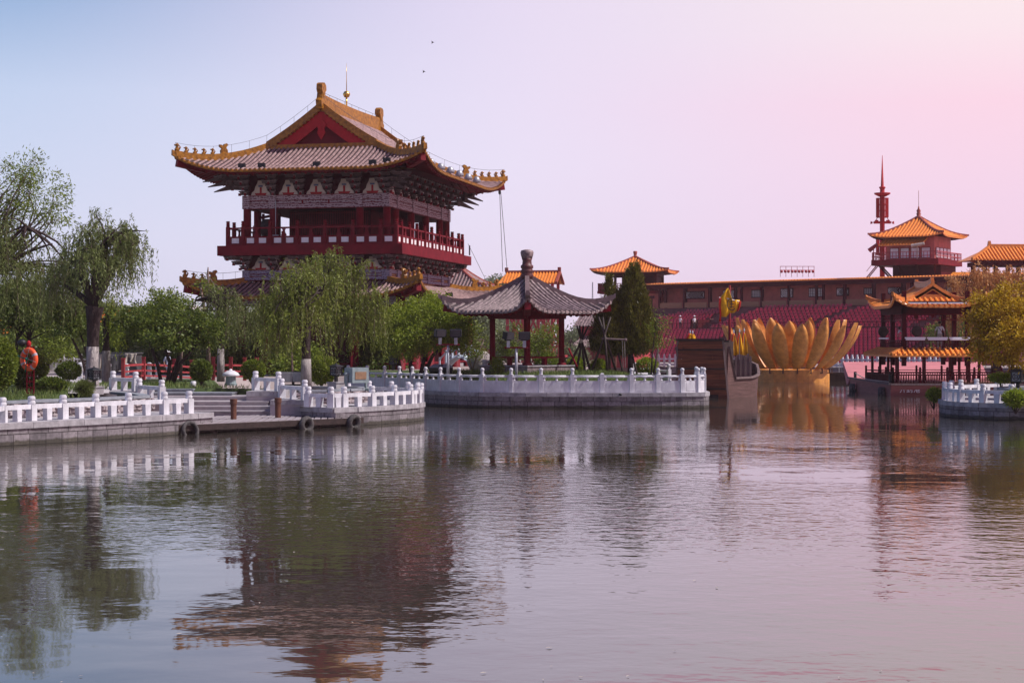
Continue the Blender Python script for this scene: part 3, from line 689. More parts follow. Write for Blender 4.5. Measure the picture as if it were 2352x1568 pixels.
# ------------------------------------------------------------------ curved tiled roofs
def roof(t, A, B, g, z0, prof, U, tile, ridge, edge, eave, rib=0.30, rr=0.075, skirt=False, flare=0.03, ridge_w=.34, ridge_h=.5, hip_h=.34, beasts=0, rafters=True, gable=None, over=.35, top_ridge=True, nt=9, sof=.20, edge_r=.085):
    """A, B half sizes at the eaves (x, y); g depth of the end skirts (g >= A: hipped); prof(d) height above the eave d metres in"""
    def K(x, y):
        k = (min(abs(x) / A, abs(y) / B) - .45) / .55
        return max(0., k) ** 2.4
    def P(x, y, d, dz=0.0):
        k = K(x, y); s = 1 + flare * k
        return Vector((x * s, y * s, z0 + prof(d) + U * k + dz))
    full = g >= A - 1e-6
    top = g if skirt else A
    def dside(y):
        e = B - abs(y)
        return min(e, top) if e < g - 1e-6 else top
    def dend(x): return min(A - abs(x), g)
    def sheets(b, dz=0.0, flip=False):
        for sx in (-1, 1):
            segs = [(-B, B)] if full or skirt else [(-B, -(B - g)), (-(B - g), B - g), (B - g, B)]
            for (y0, y1) in segs:
                ny = max(4, int((y1 - y0) / .8)); o = len(b.v); eps = 1e-5
                for j in range(ny + 1):
                    y = y0 + (y1 - y0) * j / ny; yy = min(max(y, y0 + eps), y1 - eps); dm = dside(yy)
                    for i in range(nt + 1):
                        d = dm * i / nt; b.v.append(tuple(P(sx * (A - d), y, d, dz)))
                for j in range(ny):
                    for i in range(nt):
                        q = o + j * (nt + 1) + i; b.f.append((q, q + 1, q + nt + 2, q + nt + 1)); b.m.append(b.k)
        for sy in (-1, 1):
            nx = max(4, int(2 * A / .8)); o = len(b.v)
            for j in range(nx + 1):
                x = -A + 2 * A * j / nx; dm = dend(x)
                for i in range(nt + 1):
                    d = dm * i / nt; b.v.append(tuple(P(x, sy * (B - d), d, dz)))
            for j in range(nx):
                for i in range(nt):
                    q = o + j * (nt + 1) + i; b.f.append((q, q + 1, q + nt + 2, q + nt + 1)); b.m.append(b.k)
    b = MB(); b.mi(1); sheets(b); b.mi(0)
    def rib_strip(pts, sd):
        o = len(b.v)
        for q in pts:
            for (u, w) in ((-1, 0), (-.7, .75), (0, 1.05), (.7, .75), (1, 0)): b.v.append(tuple(q + sd * (u * rr) + Vector((0, 0, w * rr + .005))))
        for i in range(len(pts) - 1):
            for k in range(4): b.f.append((o + i * 5 + k, o + i * 5 + k + 1, o + i * 5 + k + 6, o + i * 5 + k + 5)); b.m.append(b.k)
        b.f.append((o, o + 1, o + 2, o + 3, o + 4)); b.m.append(b.k)
    ny = int(2 * B / rib); st = 2 * B / ny
    for j in range(ny):
        y = -B + (j + .5) * st; dm = dside(y)
        if dm < .25: continue
        nn = max(2, int(dm / .7))
        for sx in (-1, 1): rib_strip([P(sx * (A - dm * i / nn), y, dm * i / nn) for i in range(nn + 1)], Vector((0, 1, 0)))
    nx = int(2 * A / rib); st = 2 * A / nx
    for j in range(nx):
        x = -A + (j + .5) * st; dm = dend(x)
        if dm < .25: continue
        nn = max(2, int(dm / .7))
        for sy in (-1, 1): rib_strip([P(x, sy * (B - dm * i / nn), dm * i / nn) for i in range(nn + 1)], Vector((1, 0, 0)))
    b.build('roof', [tile, M['trough_orange'] if tile is M['tile_orange'] else M['trough_grey'] if tile is M['tile_grey'] else M['trough_brown']], t)
    # underside boards
    b = MB(); sheets(b, -sof); b.build('soffit', eave, t)
    # eave edge: row of tile ends, and a fascia board under it
    b = MB(); fb = MB(); rf = MB()
    for sx in (-1, 1):
        N = int(2 * B / .35); pts = [P(sx * A, -B + 2 * B * i / N, 0) for i in range(N + 1)]
        b.tube([q + Vector((0, 0, -.05)) for q in pts], edge_r, 6)
        fb.sweep([q - Vector((sx * .10, 0, 0)) for q in pts], .06, -.06, sof + .02)
    for sy in (-1, 1):
        N = int(2 * A / .35); pts = [P(-A + 2 * A * i / N, sy * B, 0) for i in range(N + 1)]
        b.tube([q + Vector((0, 0, -.05)) for q in pts], edge_r, 6)
        fb.sweep([q - Vector((0, sy * .10, 0)) for q in pts], .06, -.06, sof + .02)
    if edge_r > .06:
        for sx in (-1, 1):
            N = int(2 * B / rib)
            for j in range(N):
                q = P(sx * A, -B + (j + .5) * 2 * B / N, 0); b.box((q.x + sx * .03, q.y, q.z - .02), (.12, rib * .52, .20))
        for sy in (-1, 1):
            N = int(2 * A / rib)
            for j in range(N):
                q = P(-A + (j + .5) * 2 * A / N, sy * B, 0); b.box((q.x, q.y + sy * .03, q.z - .02), (rib * .52, .12, .20))
    b.build('eave_edge', edge, t); fb.build('fascia', eave, t)
    if rafters:
        for sx in (-1, 1):
            N = int(2 * B / .42)
            for j in range(N):
                y = -B + (j + .5) * 2 * B / N; dm = min(dside(y), 2.2)
                rf.bar(P(sx * (A - .12), y, .12, -sof - .07), P(sx * (A - dm), y, dm, -sof - .07), .12, .13)
        for sy in (-1, 1):
            N = int(2 * A / .42)
            for j in range(N):
                x = -A + (j + .5) * 2 * A / N; dm = min(dend(x), 2.2)
                rf.bar(P(x, sy * (B - .12), .12, -sof - .07), P(x, sy * (B - dm), dm, -sof - .07), .12, .13)
        rf.build('rafters', eave, t)
        for sx in (-1, 1):
            for sy in (-1, 1):
                q0, q1 = P(sx * (A - .05), sy * (B - .05), 0, -.40), P(sx * (A - 1.3), sy * (B - 1.3), 1.3, -.62)
                c_ = MB(); c_.bar(q0, q1, .34, .42); c_.build('corner_beam', eave, t)
    # ridges
    hips = []
    for sx in (-1, 1):
        for sy in (-1, 1):
            dm = min(g, A, B); path = [P(sx * (A - dm * i / 10), sy * (B - dm * i / 10), dm * i / 10) for i in range(10, -1, -1)]
            if not full and not skirt:
                up = [P(sx * (A - d), sy * (B - g), d) for d in [A - (A - g) * i / 8 for i in range(9)]]
                m_ = MB(); m_.sweep(up, ridge_w * .95, hip_h * 1.15, .1); m_.build('gable_ridge', ridge, t)
            m_ = MB(); m_.sweep(path, ridge_w * .85, hip_h, .1)
            for q, r_ in ((path[-1], 1),): m_.sweep([q, q + (path[-1] - path[-2]).normalized() * .22 + Vector((0, 0, .08))], ridge_w * .7, hip_h * .8, .05)
            m_.build('hip_ridge', ridge, t); hips.append(path)
    if not full and not skirt and top_ridge:
        zt = z0 + prof(A); N = 12
        m_ = MB(); L = B - g
        m_.sweep([Vector((0, -L - .1 + (2 * L + .2) * i / N, zt + .12 * (abs(i - N / 2) / (N / 2)) ** 2)) for i in range(N + 1)], ridge_w, ridge_h, .25)
        m_.tube([(0, -L + 2 * L * i / N, zt + ridge_h + .02 + .12 * (abs(i - N / 2) / (N / 2)) ** 2) for i in range(N + 1)], ridge_w * .42, 8)
        m_.build('main_ridge', ridge, t)
    if skirt:
        e = g; c = [P(-(A - e), -(B - e), e), P(A - e, -(B - e), e), P(A - e, B - e, e), P(-(A - e), B - e, e)]
        for i in range(4):
            a_, d_ = c[i], c[(i + 1) % 4]; pts = []
            for k in range(13):
                u = k / 12; q = a_.lerp(d_, u); q.z += .42 * abs(2 * u - 1) ** 2.2 + .05; pts.append(q)
            m_ = MB(); m_.sweep(pts, .3, hip_h * 1.25, .1); m_.build('skirt_ridge', ridge, t)
    if gable:
        gm, bargem = gable
        for sy in (-1, 1):
            yo = sy * (B - g)
            zb = z0 + prof(g) - .05
            def curve(off, N=10): return [(A - g - (A - g) * i / N, z0 + prof(g + (A - g) * i / N) + off) for i in range(N + 1)]
            up = curve(-.15); out = [(x, z) for x, z in up] + [(-x, z) for x, z in up[::-1][1:]]
            m_ = MB(); m_.prism(out, yo - sy * .42, yo - sy * .55); m_.build('gable_wall', gm, t)
            m_ = MB(); o1, o2 = curve(-.12), curve(-.95)
            for s_ in (-1, 1):
                for i in range(10):
                    a_, b_ = o1[i], o1[i + 1]; c_, d_ = o2[i + 1], o2[i]
                    c_ = (c_[0], max(c_[1], zb)); d_ = (d_[0], max(d_[1], zb))
                    y0, y1 = yo - sy * .02, yo - sy * .14
                    m_.hexa([(s_ * a_[0], y0, a_[1]), (s_ * b_[0], y0, b_[1]), (s_ * b_[0], y1, b_[1]), (s_ * a_[0], y1, a_[1]), (s_ * d_[0], y0, d_[1]), (s_ * c_[0], y0, c_[1]), (s_ * c_[0], y1, c_[1]), (s_ * d_[0], y1, d_[1])])
            m_.build('bargeboard', bargem, t)
            zt = z0 + prof(A); m_ = MB(); m_.prism([(-.14, zt - .8), (.14, zt - .8), (.34, zt - 1.1), (.2, zt - 1.35), (.28, zt - 1.6), (.0, zt - 2.05), (-.28, zt - 1.6), (-.2, zt - 1.35), (-.34, zt - 1.1)], yo + sy * .0, yo + sy * .08); m_.build('gable_pendant', bargem, t)
            m_ = MB(); m_.sweep([Vector((-(A - g) - .1, yo + sy * .0, zb + .0)), Vector((0, yo, zb - .0)), Vector((A - g + .1, yo, zb + .0))], .3, .26, .2); m_.build('gable_base_ridge', ridge, t)
            m_ = MB()
            for s_ in (-1, 1):
                for i in range(15):
                    d = g + (A - g) * (i + .5) / 15; q = Vector((s_ * (A - d), yo + sy * .06, z0 + prof(d) - .05)); m_.box(q, (.2, .16, .2))
            m_.build('gable_tiles', edge, t)
    return P, hips
_b = MB(); _b.lathe((0, 0, 0), [(.09, 0), (.13, .05), (.10, .14), (.07, .24), (.10, .30), (.09, .37), (.03, .42)], 8); _b.box((.09, 0, .32), (.13, .07, .08)); _b.tube([(-.08, 0, .08), (-.17, 0, .22), (-.10, 0, .34)], [.05, .04, .015], 6); _b.box((.07, 0, .07), (.1, .16, .14))
ME_BEAST = _mesh(_b, 'roof_figure', M['glaze_yellow'], True)
_b = MB(); _b.prism([(-.3, 0), (.25, 0), (.3, .25), (.18, .42), (.38, .55), (.40, .72), (.22, .70), (.10, .60), (.0, .78), (-.2, .85), (-.34, .70), (-.22, .62), (-.15, .48), (-.28, .3)], -.13, .13)
ME_BEAST_BIG = _mesh(_b, 'roof_figure', M['glaze_yellow'])
def hip_beasts(t, hips, which, n=5, scale=1.0, h=.34):
    for k in which:
        p = hips[k]; q0, q1 = p[-1], p[5]
        d = (q0 - q1); rz = math.atan2(d.y, d.x)
        cum = [0.0]
        for a_, b_ in zip(p[::-1], p[::-1][1:]): cum.append(cum[-1] + (b_ - a_).length)
        def pos(s):
            r_ = p[::-1]
            for i in range(len(r_) - 1):
                if s <= cum[i + 1]: return r_[i].lerp(r_[i + 1], (s - cum[i]) / (cum[i + 1] - cum[i]))
            return r_[-1]
        for i in range(n): q = pos(.12 + i * .62 * scale); place('roof_figure', ME_BEAST, t, q + Vector((0, 0, h - .03)), rz, (scale * (1.25 if i == 0 else 1),) * 3)
        q = pos(.3 + n * .62 * scale); place('roof_figure', ME_BEAST_BIG, t, q + Vector((0, 0, h - .05)), rz, (scale * .85,) * 3)
def ridge_beast(t, y, z, m, s=1.0, flip=1):
    b = MB(); o = [(-.36, 0), (.34, 0), (.36, .5), (.22, .72), (.26, 1.0), (.42, 1.12), (.38, 1.38), (.12, 1.52), (-.02, 1.36), (-.1, 1.5), (-.3, 1.4), (-.34, 1.1), (-.2, .9), (-.3, .6), (-.46, .45)]
    b.prism([(y + flip * x * s, z + h * s) for x, h in o], -.17 * s, .17 * s, 'x')
    b.tube([(-.2 * s, y, z + .8 * s), (.2 * s, y, z + .8 * s)], .12 * s, 8)
    return b.build('ridge_ornament', m, t)

# ------------------------------------------------------------------ the great red pagoda
RZ = math.atan2(-.228, .974)
PG = thing('pagoda', 'great red two-storey pagoda with white-panelled balcony and yellow-edged curved roofs', 'pagoda', (-10.76, 114.63, 0), RZ)
BX, BY = 4.65, 7.0
pf = lambda d: .284 * d + .0323 * d * d
P_, hips = roof(PG, 7.95, 10.3, 4.25, 13.98, pf, .95, M['tile_brown'], M['glaze_yellow'], M['glaze_yellow'], M['red'], rib=.31, rr=.085, gable=(M['red'], M['red_bright']), hip_h=.36, ridge_h=.62, ridge_w=.36, flare=.012)
hip_beasts(PG, hips, (0, 2, 3), 5, .95, .36)
zr = 13.98 + pf(7.95)
ridge_beast(PG, -6.1, zr - .1, M['glaze_yellow'], 1.12, 1); ridge_beast(PG, 6.1, zr - .1, M['glaze_yellow'], 1.12, -1)
pf2 = lambda d: .30 * d + .018 * d * d
P2_, hips2 = roof(PG, 7.45, 9.78, 2.8, 6.15, pf2, .95, M['tile_brown'], M['glaze_yellow'], M['glaze_yellow'], M['red'], rib=.31, rr=.085, skirt=True, hip_h=.34)
hip_beasts(PG, hips2, (0, 2, 3), 3, .92, .34)
# lightning rod: gilded ball and spike on the ridge
b = MB(); b.tube([(0, -1.1, zr + .5), (0, -1.1, zr + 1.35)], .06, 8); b.lathe((0, -1.1, zr + 1.3), [(.02, 0), (.16, .06), (.24, .22), (.24, .27), (.16, .42), (.02, .48)], 16); b.tube([(0, -1.1, zr + 1.7), (0, -1.1, zr + 3.6)], [.03, .008], 6); b.build('lightning_rod', M['gold'], PG, True)
# thin lightning wire on stand-offs along hips and ridge
b = MB()
def wire_on(pts, hh):
    up = [Vector(q) + Vector((0, 0, hh)) for q in pts]; b.tube(up, .012, 4)
    for q, u in list(zip(pts, up))[::2]: b.tube([q, u], .009, 4)
for k in (0, 2, 3):
    sx, sy = [(-1, -1), (-1, 1), (1, -1), (1, 1)][k]
    up = [P_(sx * (7.95 - d), sy * (10.3 - 4.25), d) for d in [7.95 - 3.7 * i / 8 for i in range(8)]]
    wire_on(up + hips[k], .85)
wire_on([Vector((0, -6 + 12 * i / 16, zr + .6)) for i in range(17)], .4)
for k in (0, 3): wire_on(hips2[k], .75)
b.build('lightning_wire', M['wire'], PG)
b = MB()
# balcony band
b.box((0, 0, 9.12), (12.2, 16.9, .62)); b.build('balcony_band', M['red'], PG)
b = MB(); b.box((0, 0, 8.86), (11.4, 16.1, .1)); b.build('balcony_soffit', M['red_dark'], PG)
# balcony rail: posts with turned caps, white panels
_b = MB(); _b.box((0, 0, .6), (.22, .22, 1.2)); _b.lathe((0, 0, 1.2), [(.10, 0), (.13, .03), (.09, .06), (.13, .10), (.13, .15), (.08, .18), (.12, .22), (.12, .28), (.08, .31), (.13, .34), (.12, .37)], 12)
ME_BPOST = _mesh(_b, 'balcony_post', M['red'])
_b = MB(); _b.prism([(-.05, .0), (.05, 0), (.17, .02), (.16, .10), (.09, .22), (.06, .34), (.10, .42), (.14, .46), (-.14, .46), (-.10, .42), (-.06, .34), (-.09, .22), (-.16, .10), (-.17, .02)], -.04, .04)
ME_BVASE = _mesh(_b, 'balcony_baluster', M['red'])
xs = [-5.57, -4.55, -2.73, -.91, .91, 2.73, 4.55, 5.57]
ys = [-7.95, -6.95] + [-6.95 + 13.9 * i / 8 for i in range(1, 8)] + [6.95, 7.95]
def rail_run(lst, fixed, axis):
    bb = MB(); wp = MB()
    def pt(s, o=0.0, z=0.0): return (s, fixed + o, 9.43 + z) if axis == 'x' else (fixed + o, s, 9.43 + z)
    def bx_(m, s0, s1, z0, z1, th, off=0.0):
        c = pt((s0 + s1) / 2, off, (z0 + z1) / 2); d = (abs(s1 - s0), th, z1 - z0) if axis == 'x' else (th, abs(s1 - s0), z1 - z0); m.box(c, d)
    for s in (lst if axis == 'x' else lst[1:-1]): place('balcony_post', ME_BPOST, PG, pt(s))
    for a_, c_ in zip(lst, lst[1:]):
        bx_(bb, a_ + .1, c_ - .1, 1.07, 1.17, .12); bx_(bb, a_ + .1, c_ - .1, .50, .60, .12); bx_(bb, a_ + .1, c_ - .1, 0, .16, .12)
        n_ = 2 if c_ - a_ > 1.3 else 1
        w_ = (c_ - a_ - .2) / n_
        for i in range(n_):
            s0 = a_ + .1 + i * w_
            bx_(wp, s0 + w_ * .2, s0 + w_ * .8, .17, .49, .07)
            bx_(bb, s0, s0 + w_ * .195, .16, .50, .11); bx_(bb, s0 + w_ * .805, s0 + w_, .16, .50, .11)
        for i in range(1, n_): place('balcony_baluster', ME_BVASE, PG, pt((a_ + c_) / 2, 0, .60), 0 if axis == 'x' else R(90))
    bb.build('balcony_rail', M['red'], PG); wp.build('balcony_panels', M['white_paint'], PG)
rail_run(xs, -7.95, 'x'); rail_run(xs, 7.95, 'x'); rail_run(ys, 5.57, 'y'); rail_run(ys, -5.57, 'y')
# upper storey columns, inner rooms and painted frieze
cx = [-4.65, -2.88, 2.88, 4.65]; cy = [-7.0, -5.23, -1.75, 1.75, 5.23, 7.0]
_b = MB(); _b.lathe((0, 0, 0), [(.29, 0), (.25, .12), (.245, 2.4)], 16); ME_COL = _mesh(_b, 'column', M['red'], True)
for x in cx:
    for y in (-7.0, 7.0): place('column', ME_COL, PG, (x, y, 9.43))
for y in cy[1:-1]:
    for x in (-4.65, 4.65): place('column', ME_COL, PG, (x, y, 9.43))
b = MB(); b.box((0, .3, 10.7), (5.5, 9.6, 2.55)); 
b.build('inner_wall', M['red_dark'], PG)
b = MB()
for i in range(34): b.box((-2.6 + i * 5.2 / 33, -4.54, 10.75), (.045, .06, 2.2))
for z in (9.9, 10.9, 11.7): b.box((0, -4.55, z), (5.3, .07, .08))
for i in range(50): b.box((2.79, -4.4 + i * 9.2 / 49, 10.75), (.06, .045, 2.2))
b.build('lattice_doors', M['red'], PG)
b = MB(); b.box((0, 0, 11.98), (9.0, 13.7, .12)); b.build('ceiling', M['red_dark'], PG)
def uvbox(b, c, d):   # box with UVs in metres on the side faces
    x0, x1, y0, y1, z0, z1 = c[0] - d[0] / 2, c[0] + d[0] / 2, c[1] - d[1] / 2, c[1] + d[1] / 2, c[2] - d[2] / 2, c[2] + d[2] / 2
    fs = [(0, 1, 5, 4), (1, 2, 6, 5), (2, 3, 7, 6), (3, 0, 4, 7), (3, 2, 1, 0), (4, 5, 6, 7)]
    ux = [(x0, z0), (x1, z0), (x1, z1), (x0, z1)]; uy = [(y0 + 50, z0), (y1 + 50, z0), (y1 + 50, z1), (y0 + 50, z1)]
    b.add([(x0, y0, z0), (x1, y0, z0), (x1, y1, z0), (x0, y1, z0), (x0, y0, z1), (x1, y0, z1), (x1, y1, z1), (x0, y1, z1)], fs, [ux, uy, ux, uy, ux, ux])
def frieze(zlo, zhi, m, gold=True):
    H = zhi - zlo
    for (fx, fy, pts, axis) in ((0, -BY, cx, 'x'), (0, BY, cx, 'x'), (-BX, 0, cy, 'y'), (BX, 0, cy, 'y')):
        b = MB(); rb = MB()
        for a_, c_ in zip(pts, pts[1:]):
            mid = (a_ + c_) / 2; L = c_ - a_ - .5
            for (k0, k1, th) in ((0, .34, .40), (.36, .60, .28), (.62, 1.0, .36)):
                z = zlo + H * (k0 + k1) / 2; h = H * (k1 - k0)
                uvbox(b, (mid, fy, z) if axis == 'x' else (fx, mid, z), (L, th, h) if axis == 'x' else (th, L, h))
            n_ = max(1, int(L / 1.6))
            for i in range(n_ - 1):
                s = a_ + .25 + L * (i + 1) / n_
                rb.box((s, fy, zlo + H * .48) if axis == 'x' else (fx, s, zlo + H * .48), (.1, .34, H * .24) if axis == 'x' else (.34, .1, H * .24))
            for z in (zlo, zlo + H * .35, zlo + H * .61, zhi):
                rb.box((mid, fy, z) if axis == 'x' else (fx, mid, z), (L, .42, .035) if axis == 'x' else (.42, L, .035))
        b.build('painted_frieze', m, PG); rb.build('frieze_trim', M['red'], PG)
    b = MB()
    for x in cx:
        for y in (-BY, BY): b = MB(); uvbox(b, (x, y, (zlo + zhi) / 2), (.5, .5, H)); b.build('column_head', m, PG)
    for y in cy[1:-1]:
        for x in (-BX, BX): b = MB(); uvbox(b, (x, y, (zlo + zhi) / 2), (.5, .5, H)); b.build('column_head', m, PG)
    pass
    b = MB(); b.box((0, 0, (zlo + zhi) / 2), (2 * BX - .3, 2 * BY - .3, H - .04)); b.build('frieze_core', M['red_dark'], PG)
frieze(11.82, 12.66, M['frieze'])
# bracket sets: three tiers of stepped arms growing outwards, cream panels with a red motif between them
def bracket_mesh(name, out, hgt, tiers=4):
    b = MB()
    for k in range(tiers):
        z = hgt * k / tiers; dz = hgt / tiers; o = .12 + out * (k + .5) / tiers; w = .26 + .92 * k / (tiers - 1)
        b.mi(0); b.box((0, -o / 2, z + dz * .36), (.17, o, dz * .6))
        b.box((0, -o + .05, z + dz * .40), (w, .15, dz * .52), 0, top=(1.12, 1))
        b.mi(1); b.box((0, -o + .05, z + dz * .70), (w * 1.14, .18, dz * .08))
        b.box((0, -o - .035, z + dz * .40), (.17, .012, dz * .46))
        b.mi(0)
        for s in (-1, 0, 1): b.box((s * w * .48, -o + .05, z + dz * .82), (.19, .22, dz * .24))
        b.mi(2); b.box((0, -o - .07, z + dz * .15), (.10, .12, dz * .5))
    return _mesh(b, name, [M['bracket'], M['bracket_edge'], M['red']])
ME_BRK = bracket_mesh('eave_bracket', 1.45, 1.25); ME_BRK2 = bracket_mesh('balcony_bracket', .95, .88, 3)
def bell(w, h): return [(-w, 0), (w, 0), (w * .92, h * .18), (w * .66, h * .34), (w * .55, h * .6), (w * .36, h * .82), (w * .3, h), (-w * .3, h), (-w * .36, h * .82), (-w * .55, h * .6), (-w * .66, h * .34), (-w * .92, h * .18)]
def panel_mesh(name, w, h):
    b = MB(); b.prism(bell(w, h), -.05, .05)
    b.mi(1); b.prism([(-w * .62, h * .16), (w * .62, h * .16), (w * .5, h * .02), (-w * .5, h * .02)], -.075, .0); b.prism([(-w * .10, h * .16), (w * .10, h * .16), (w * .10, h * .55), (-w * .10, h * .55)], -.075, 0)
    b.mi(2); b.box((0, -.08, h * .62), (w * .42, .06, h * .10))
    return _mesh(b, name, [M['cream'], M['red_bright'], M['blue_grey']])
ME_PAN = panel_mesh('bracket_panel', .66, .95); ME_PAN2 = panel_mesh('bracket_panel', .64, .78)
def bracket_ring(meb, mep, z):
    nx, ny = 5, 8
    for i in range(nx + 1):
        x = -BX + 2 * BX * i / nx
        for sy, rz in ((-1, 0), (1, R(180))):
            place(meb.name.split('.')[0], meb, PG, (x, sy * (BY + .02), z), rz)
            if i < nx: place('bracket_panel', mep, PG, (x + BX / nx, sy * (BY + .0), z), rz)
    for i in range(ny + 1):
        y = -BY + 2 * BY * i / ny
        for sx, rz in ((1, R(90)), (-1, R(-90))):
            if 0 < i < ny: place(meb.name.split('.')[0], meb, PG, (sx * (BX + .02), y, z), rz)
            if i < ny: place('bracket_panel', mep, PG, (sx * BX, y + BY / ny, z), rz)
    for sx in (-1, 1):
        for sy in (-1, 1):
            place(meb.name.split('.')[0], meb, PG, (sx * BX, sy * BY, z), math.atan2(sy, sx) + R(90), (1.0, 1.4, 1))
bracket_ring(ME_BRK, ME_PAN, 12.68); bracket_ring(ME_BRK2, ME_PAN2, 7.95)
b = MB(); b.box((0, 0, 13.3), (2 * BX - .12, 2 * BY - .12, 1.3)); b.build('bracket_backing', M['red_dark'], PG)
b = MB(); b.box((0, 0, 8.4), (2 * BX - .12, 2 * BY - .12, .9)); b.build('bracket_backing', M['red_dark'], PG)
for sx in (-1, 1):
    for sy in (-1, 1):
        for k, (r0, r1, z) in enumerate(((1.0, 2.25, 13.2), (1.2, 2.65, 13.5), (1.4, 3.0, 13.8))):
            d = Vector((sx, sy, 0)).normalized(); s_ = Vector((-d.y, d.x, 0)) * .09; o = Vector((sx * BX, sy * BY, 0))
            a_, c_ = o + d * r0, o + d * r1; b = MB()
            b.hexa([a_ - s_ + Vector((0, 0, z - .18)), a_ + s_ + Vector((0, 0, z - .18)), c_ + s_ * .4 + Vector((0, 0, z - .42)), c_ - s_ * .4 + Vector((0, 0, z - .42)), a_ - s_ + Vector((0, 0, z + .22)), a_ + s_ + Vector((0, 0, z + .22)), c_ + s_ * .4 + Vector((0, 0, z - .36)), c_ - s_ * .4 + Vector((0, 0, z - .36))])
            b.build('beak_bracket', M['bracket'], PG)
frieze(7.28, 7.92, M['frieze_blue'])
# lower storey
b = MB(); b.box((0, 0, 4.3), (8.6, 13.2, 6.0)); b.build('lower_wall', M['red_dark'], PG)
_b = MB(); _b.lathe((0, 0, 0), [(.42, 0), (.42, .2), (.31, .25), (.30, 5.0)], 16); ME_COL2 = _mesh(_b, 'lower_column', M['red'], True)
for x in (-5.9, -2.9, 2.9, 5.9):
    for y in (-8.2, 8.2): place('lower_column', ME_COL2, PG, (x, y, 1.2))
for y in (-4.9, -1.65, 1.65, 4.9):
    for x in (-5.9, 5.9): place('lower_column', ME_COL2, PG, (x, y, 1.2))
b = MB(); 
for (c, d) in (((0, -8.2, 5.95), (12.2, .3, .5)), ((0, 8.2, 5.95), (12.2, .3, .5)), ((-5.9, 0, 5.95), (.3, 16.6, .5)), ((5.9, 0, 5.95), (.3, 16.6, .5))): uvbox(b, c, d)
b.build('lower_frieze', M['frieze_blue'], PG)
b = MB(); b.box((0, 0, 1.1), (14, 18.5, .5)); b.build('base_terrace', M['stone_grey'], PG)
b = MB()
for i in range(4): b.bar((-5.6 + i * 3, -8.25, 2.0), (-5.6 + i * 3 + 2.4, -8.25, 2.0), .1); 
for i in range(26): b.box((-5.7 + i * .455, -8.25, 1.65), (.05, .05, .7))
b.bar((-5.9, -8.25, 2.02), (5.9, -8.25, 2.02), .1); b.bar((5.95, -8.25, 2.02), (5.95, 8.25, 2.02), .1); b.build('lower_rail', M['red'], PG)
b = MB(); b.tube([(-4.15, -5.2, 10.65), (-3.95, -5.9, 10.65), (-3.05, -5.9, 10.65), (-2.85, -5.2, 10.65)][1:3], .62, 16); b.build('drum', M['wood_dark'], PG, True)
b = MB(); b.box((-3.5, -5.9, 9.8), (1.0, .9, .7)); b.bar((-4.0, -5.9, 10.0), (-4.0, -5.9, 11.6), .14); b.bar((-3.0, -5.9, 10.0), (-3.0, -5.9, 11.6), .14); b.bar((-4.2, -5.9, 11.35), (-2.8, -5.9, 11.55), .16); b.build('drum_stand', M['red_dark'], PG)
b = MB(); b.box((-3.75, 4.6, 10.6), (1.7, .2, 2.3)); b.build('gallery_screen', M['red_dark'], PG)
# air conditioners and spotlights that sit on the building
def lamp_on(q, s=.3, rz=0, m='iron', nm='roof_spotlight'):
    b = MB(); b.box((0, 0, .16), (s * 1.3, s * .7, s * .8), 0, top=(1.0, .8)); b.box((0, 0, .04), (s * .5, s * .5, .12)); b.box((0, -s * .36, .17), (s * 1.1, .03, s * .6))
    o = b.build(nm, M[m], PG); o.location = q; o.rotation_euler = (0, 0, rz); return o
for x in (-3.9, -2.6, 1.0, 4.6, 5.5): q = P_(x, -9.75, .55); lamp_on(q, .34)
_b = MB(); _b.lathe((0, 0, 0), [(.06, 0), (.06, .12), (.26, .15), (.30, .26), (.16, .52), (.10, .56), (.0, .57)], 10); ME_SPOT = _mesh(_b, 'roof_spotlight', M['steel'], True)
for i in range(6): q = P_(7.35, -6.4 + i * 2.3, .6); o = place('roof_spotlight', ME_SPOT, PG, q + Vector((0, 0, .05)))
for y in (-5.4,): o = lamp_on(P2_(6.9, y + 5, .55), .34)
for x in (-3.75, -3.0): 
    b = MB(); b.box((0, 0, .3), (.62, .3, .5)); b.lathe((0, 0, 0), [(.01, 0), (.01, .01)], 6); o = b.build('air_conditioner', M['steel'], PG); o.location = (x, -6.0, 9.43)
# pole on the balcony front
b = MB(); b.tube([(-2.6, -7.35, 9.45), (-2.6, -7.35, 12.3)], .03, 6); b.box((-2.6, -7.35, 10.1), (.4, .2, .1)); b.build('thin_pole', M['steel'], PG)
# hoist cables hanging from the far right eave corner
tip = PG.matrix_basis @ P_(7.95, 10.3, 0)
q0 = at(1147.5, 436, 122.6); b = MB(); b.tube([q0, at(1154.5, 624, 122.6)], .022, 5); b.tube([q0 + Vector((.07, 0, 0)), at(1165, 624, 122.8)], .022, 5)
b.build('hoist_cables', M['wire'], None); tag(bpy.data.objects['hoist_cables'], 'pair of thin cables hanging from the far right corner of the pagoda eave', 'cable')
b = MB(); b.lathe(q0 + Vector((0, 0, -.35)), [(.02, 0), (.09, .08), (.09, .28), (.02, .4)], 8); o = b.build('hoist_block', M['iron'], bpy.data.objects['hoist_cables'], True)
q1, q2 = at(1075, 560, 121), at(1122, 655, 121); b = MB(); b.tube([q1, q2], .016, 5); b.box(at(1078.5, 575, 121), (.1, .05, .7)); o = b.build('guy_cable', M['wire'], None); tag(o, 'single thin cable slanting down from the right end of the pagoda balcony', 'cable')

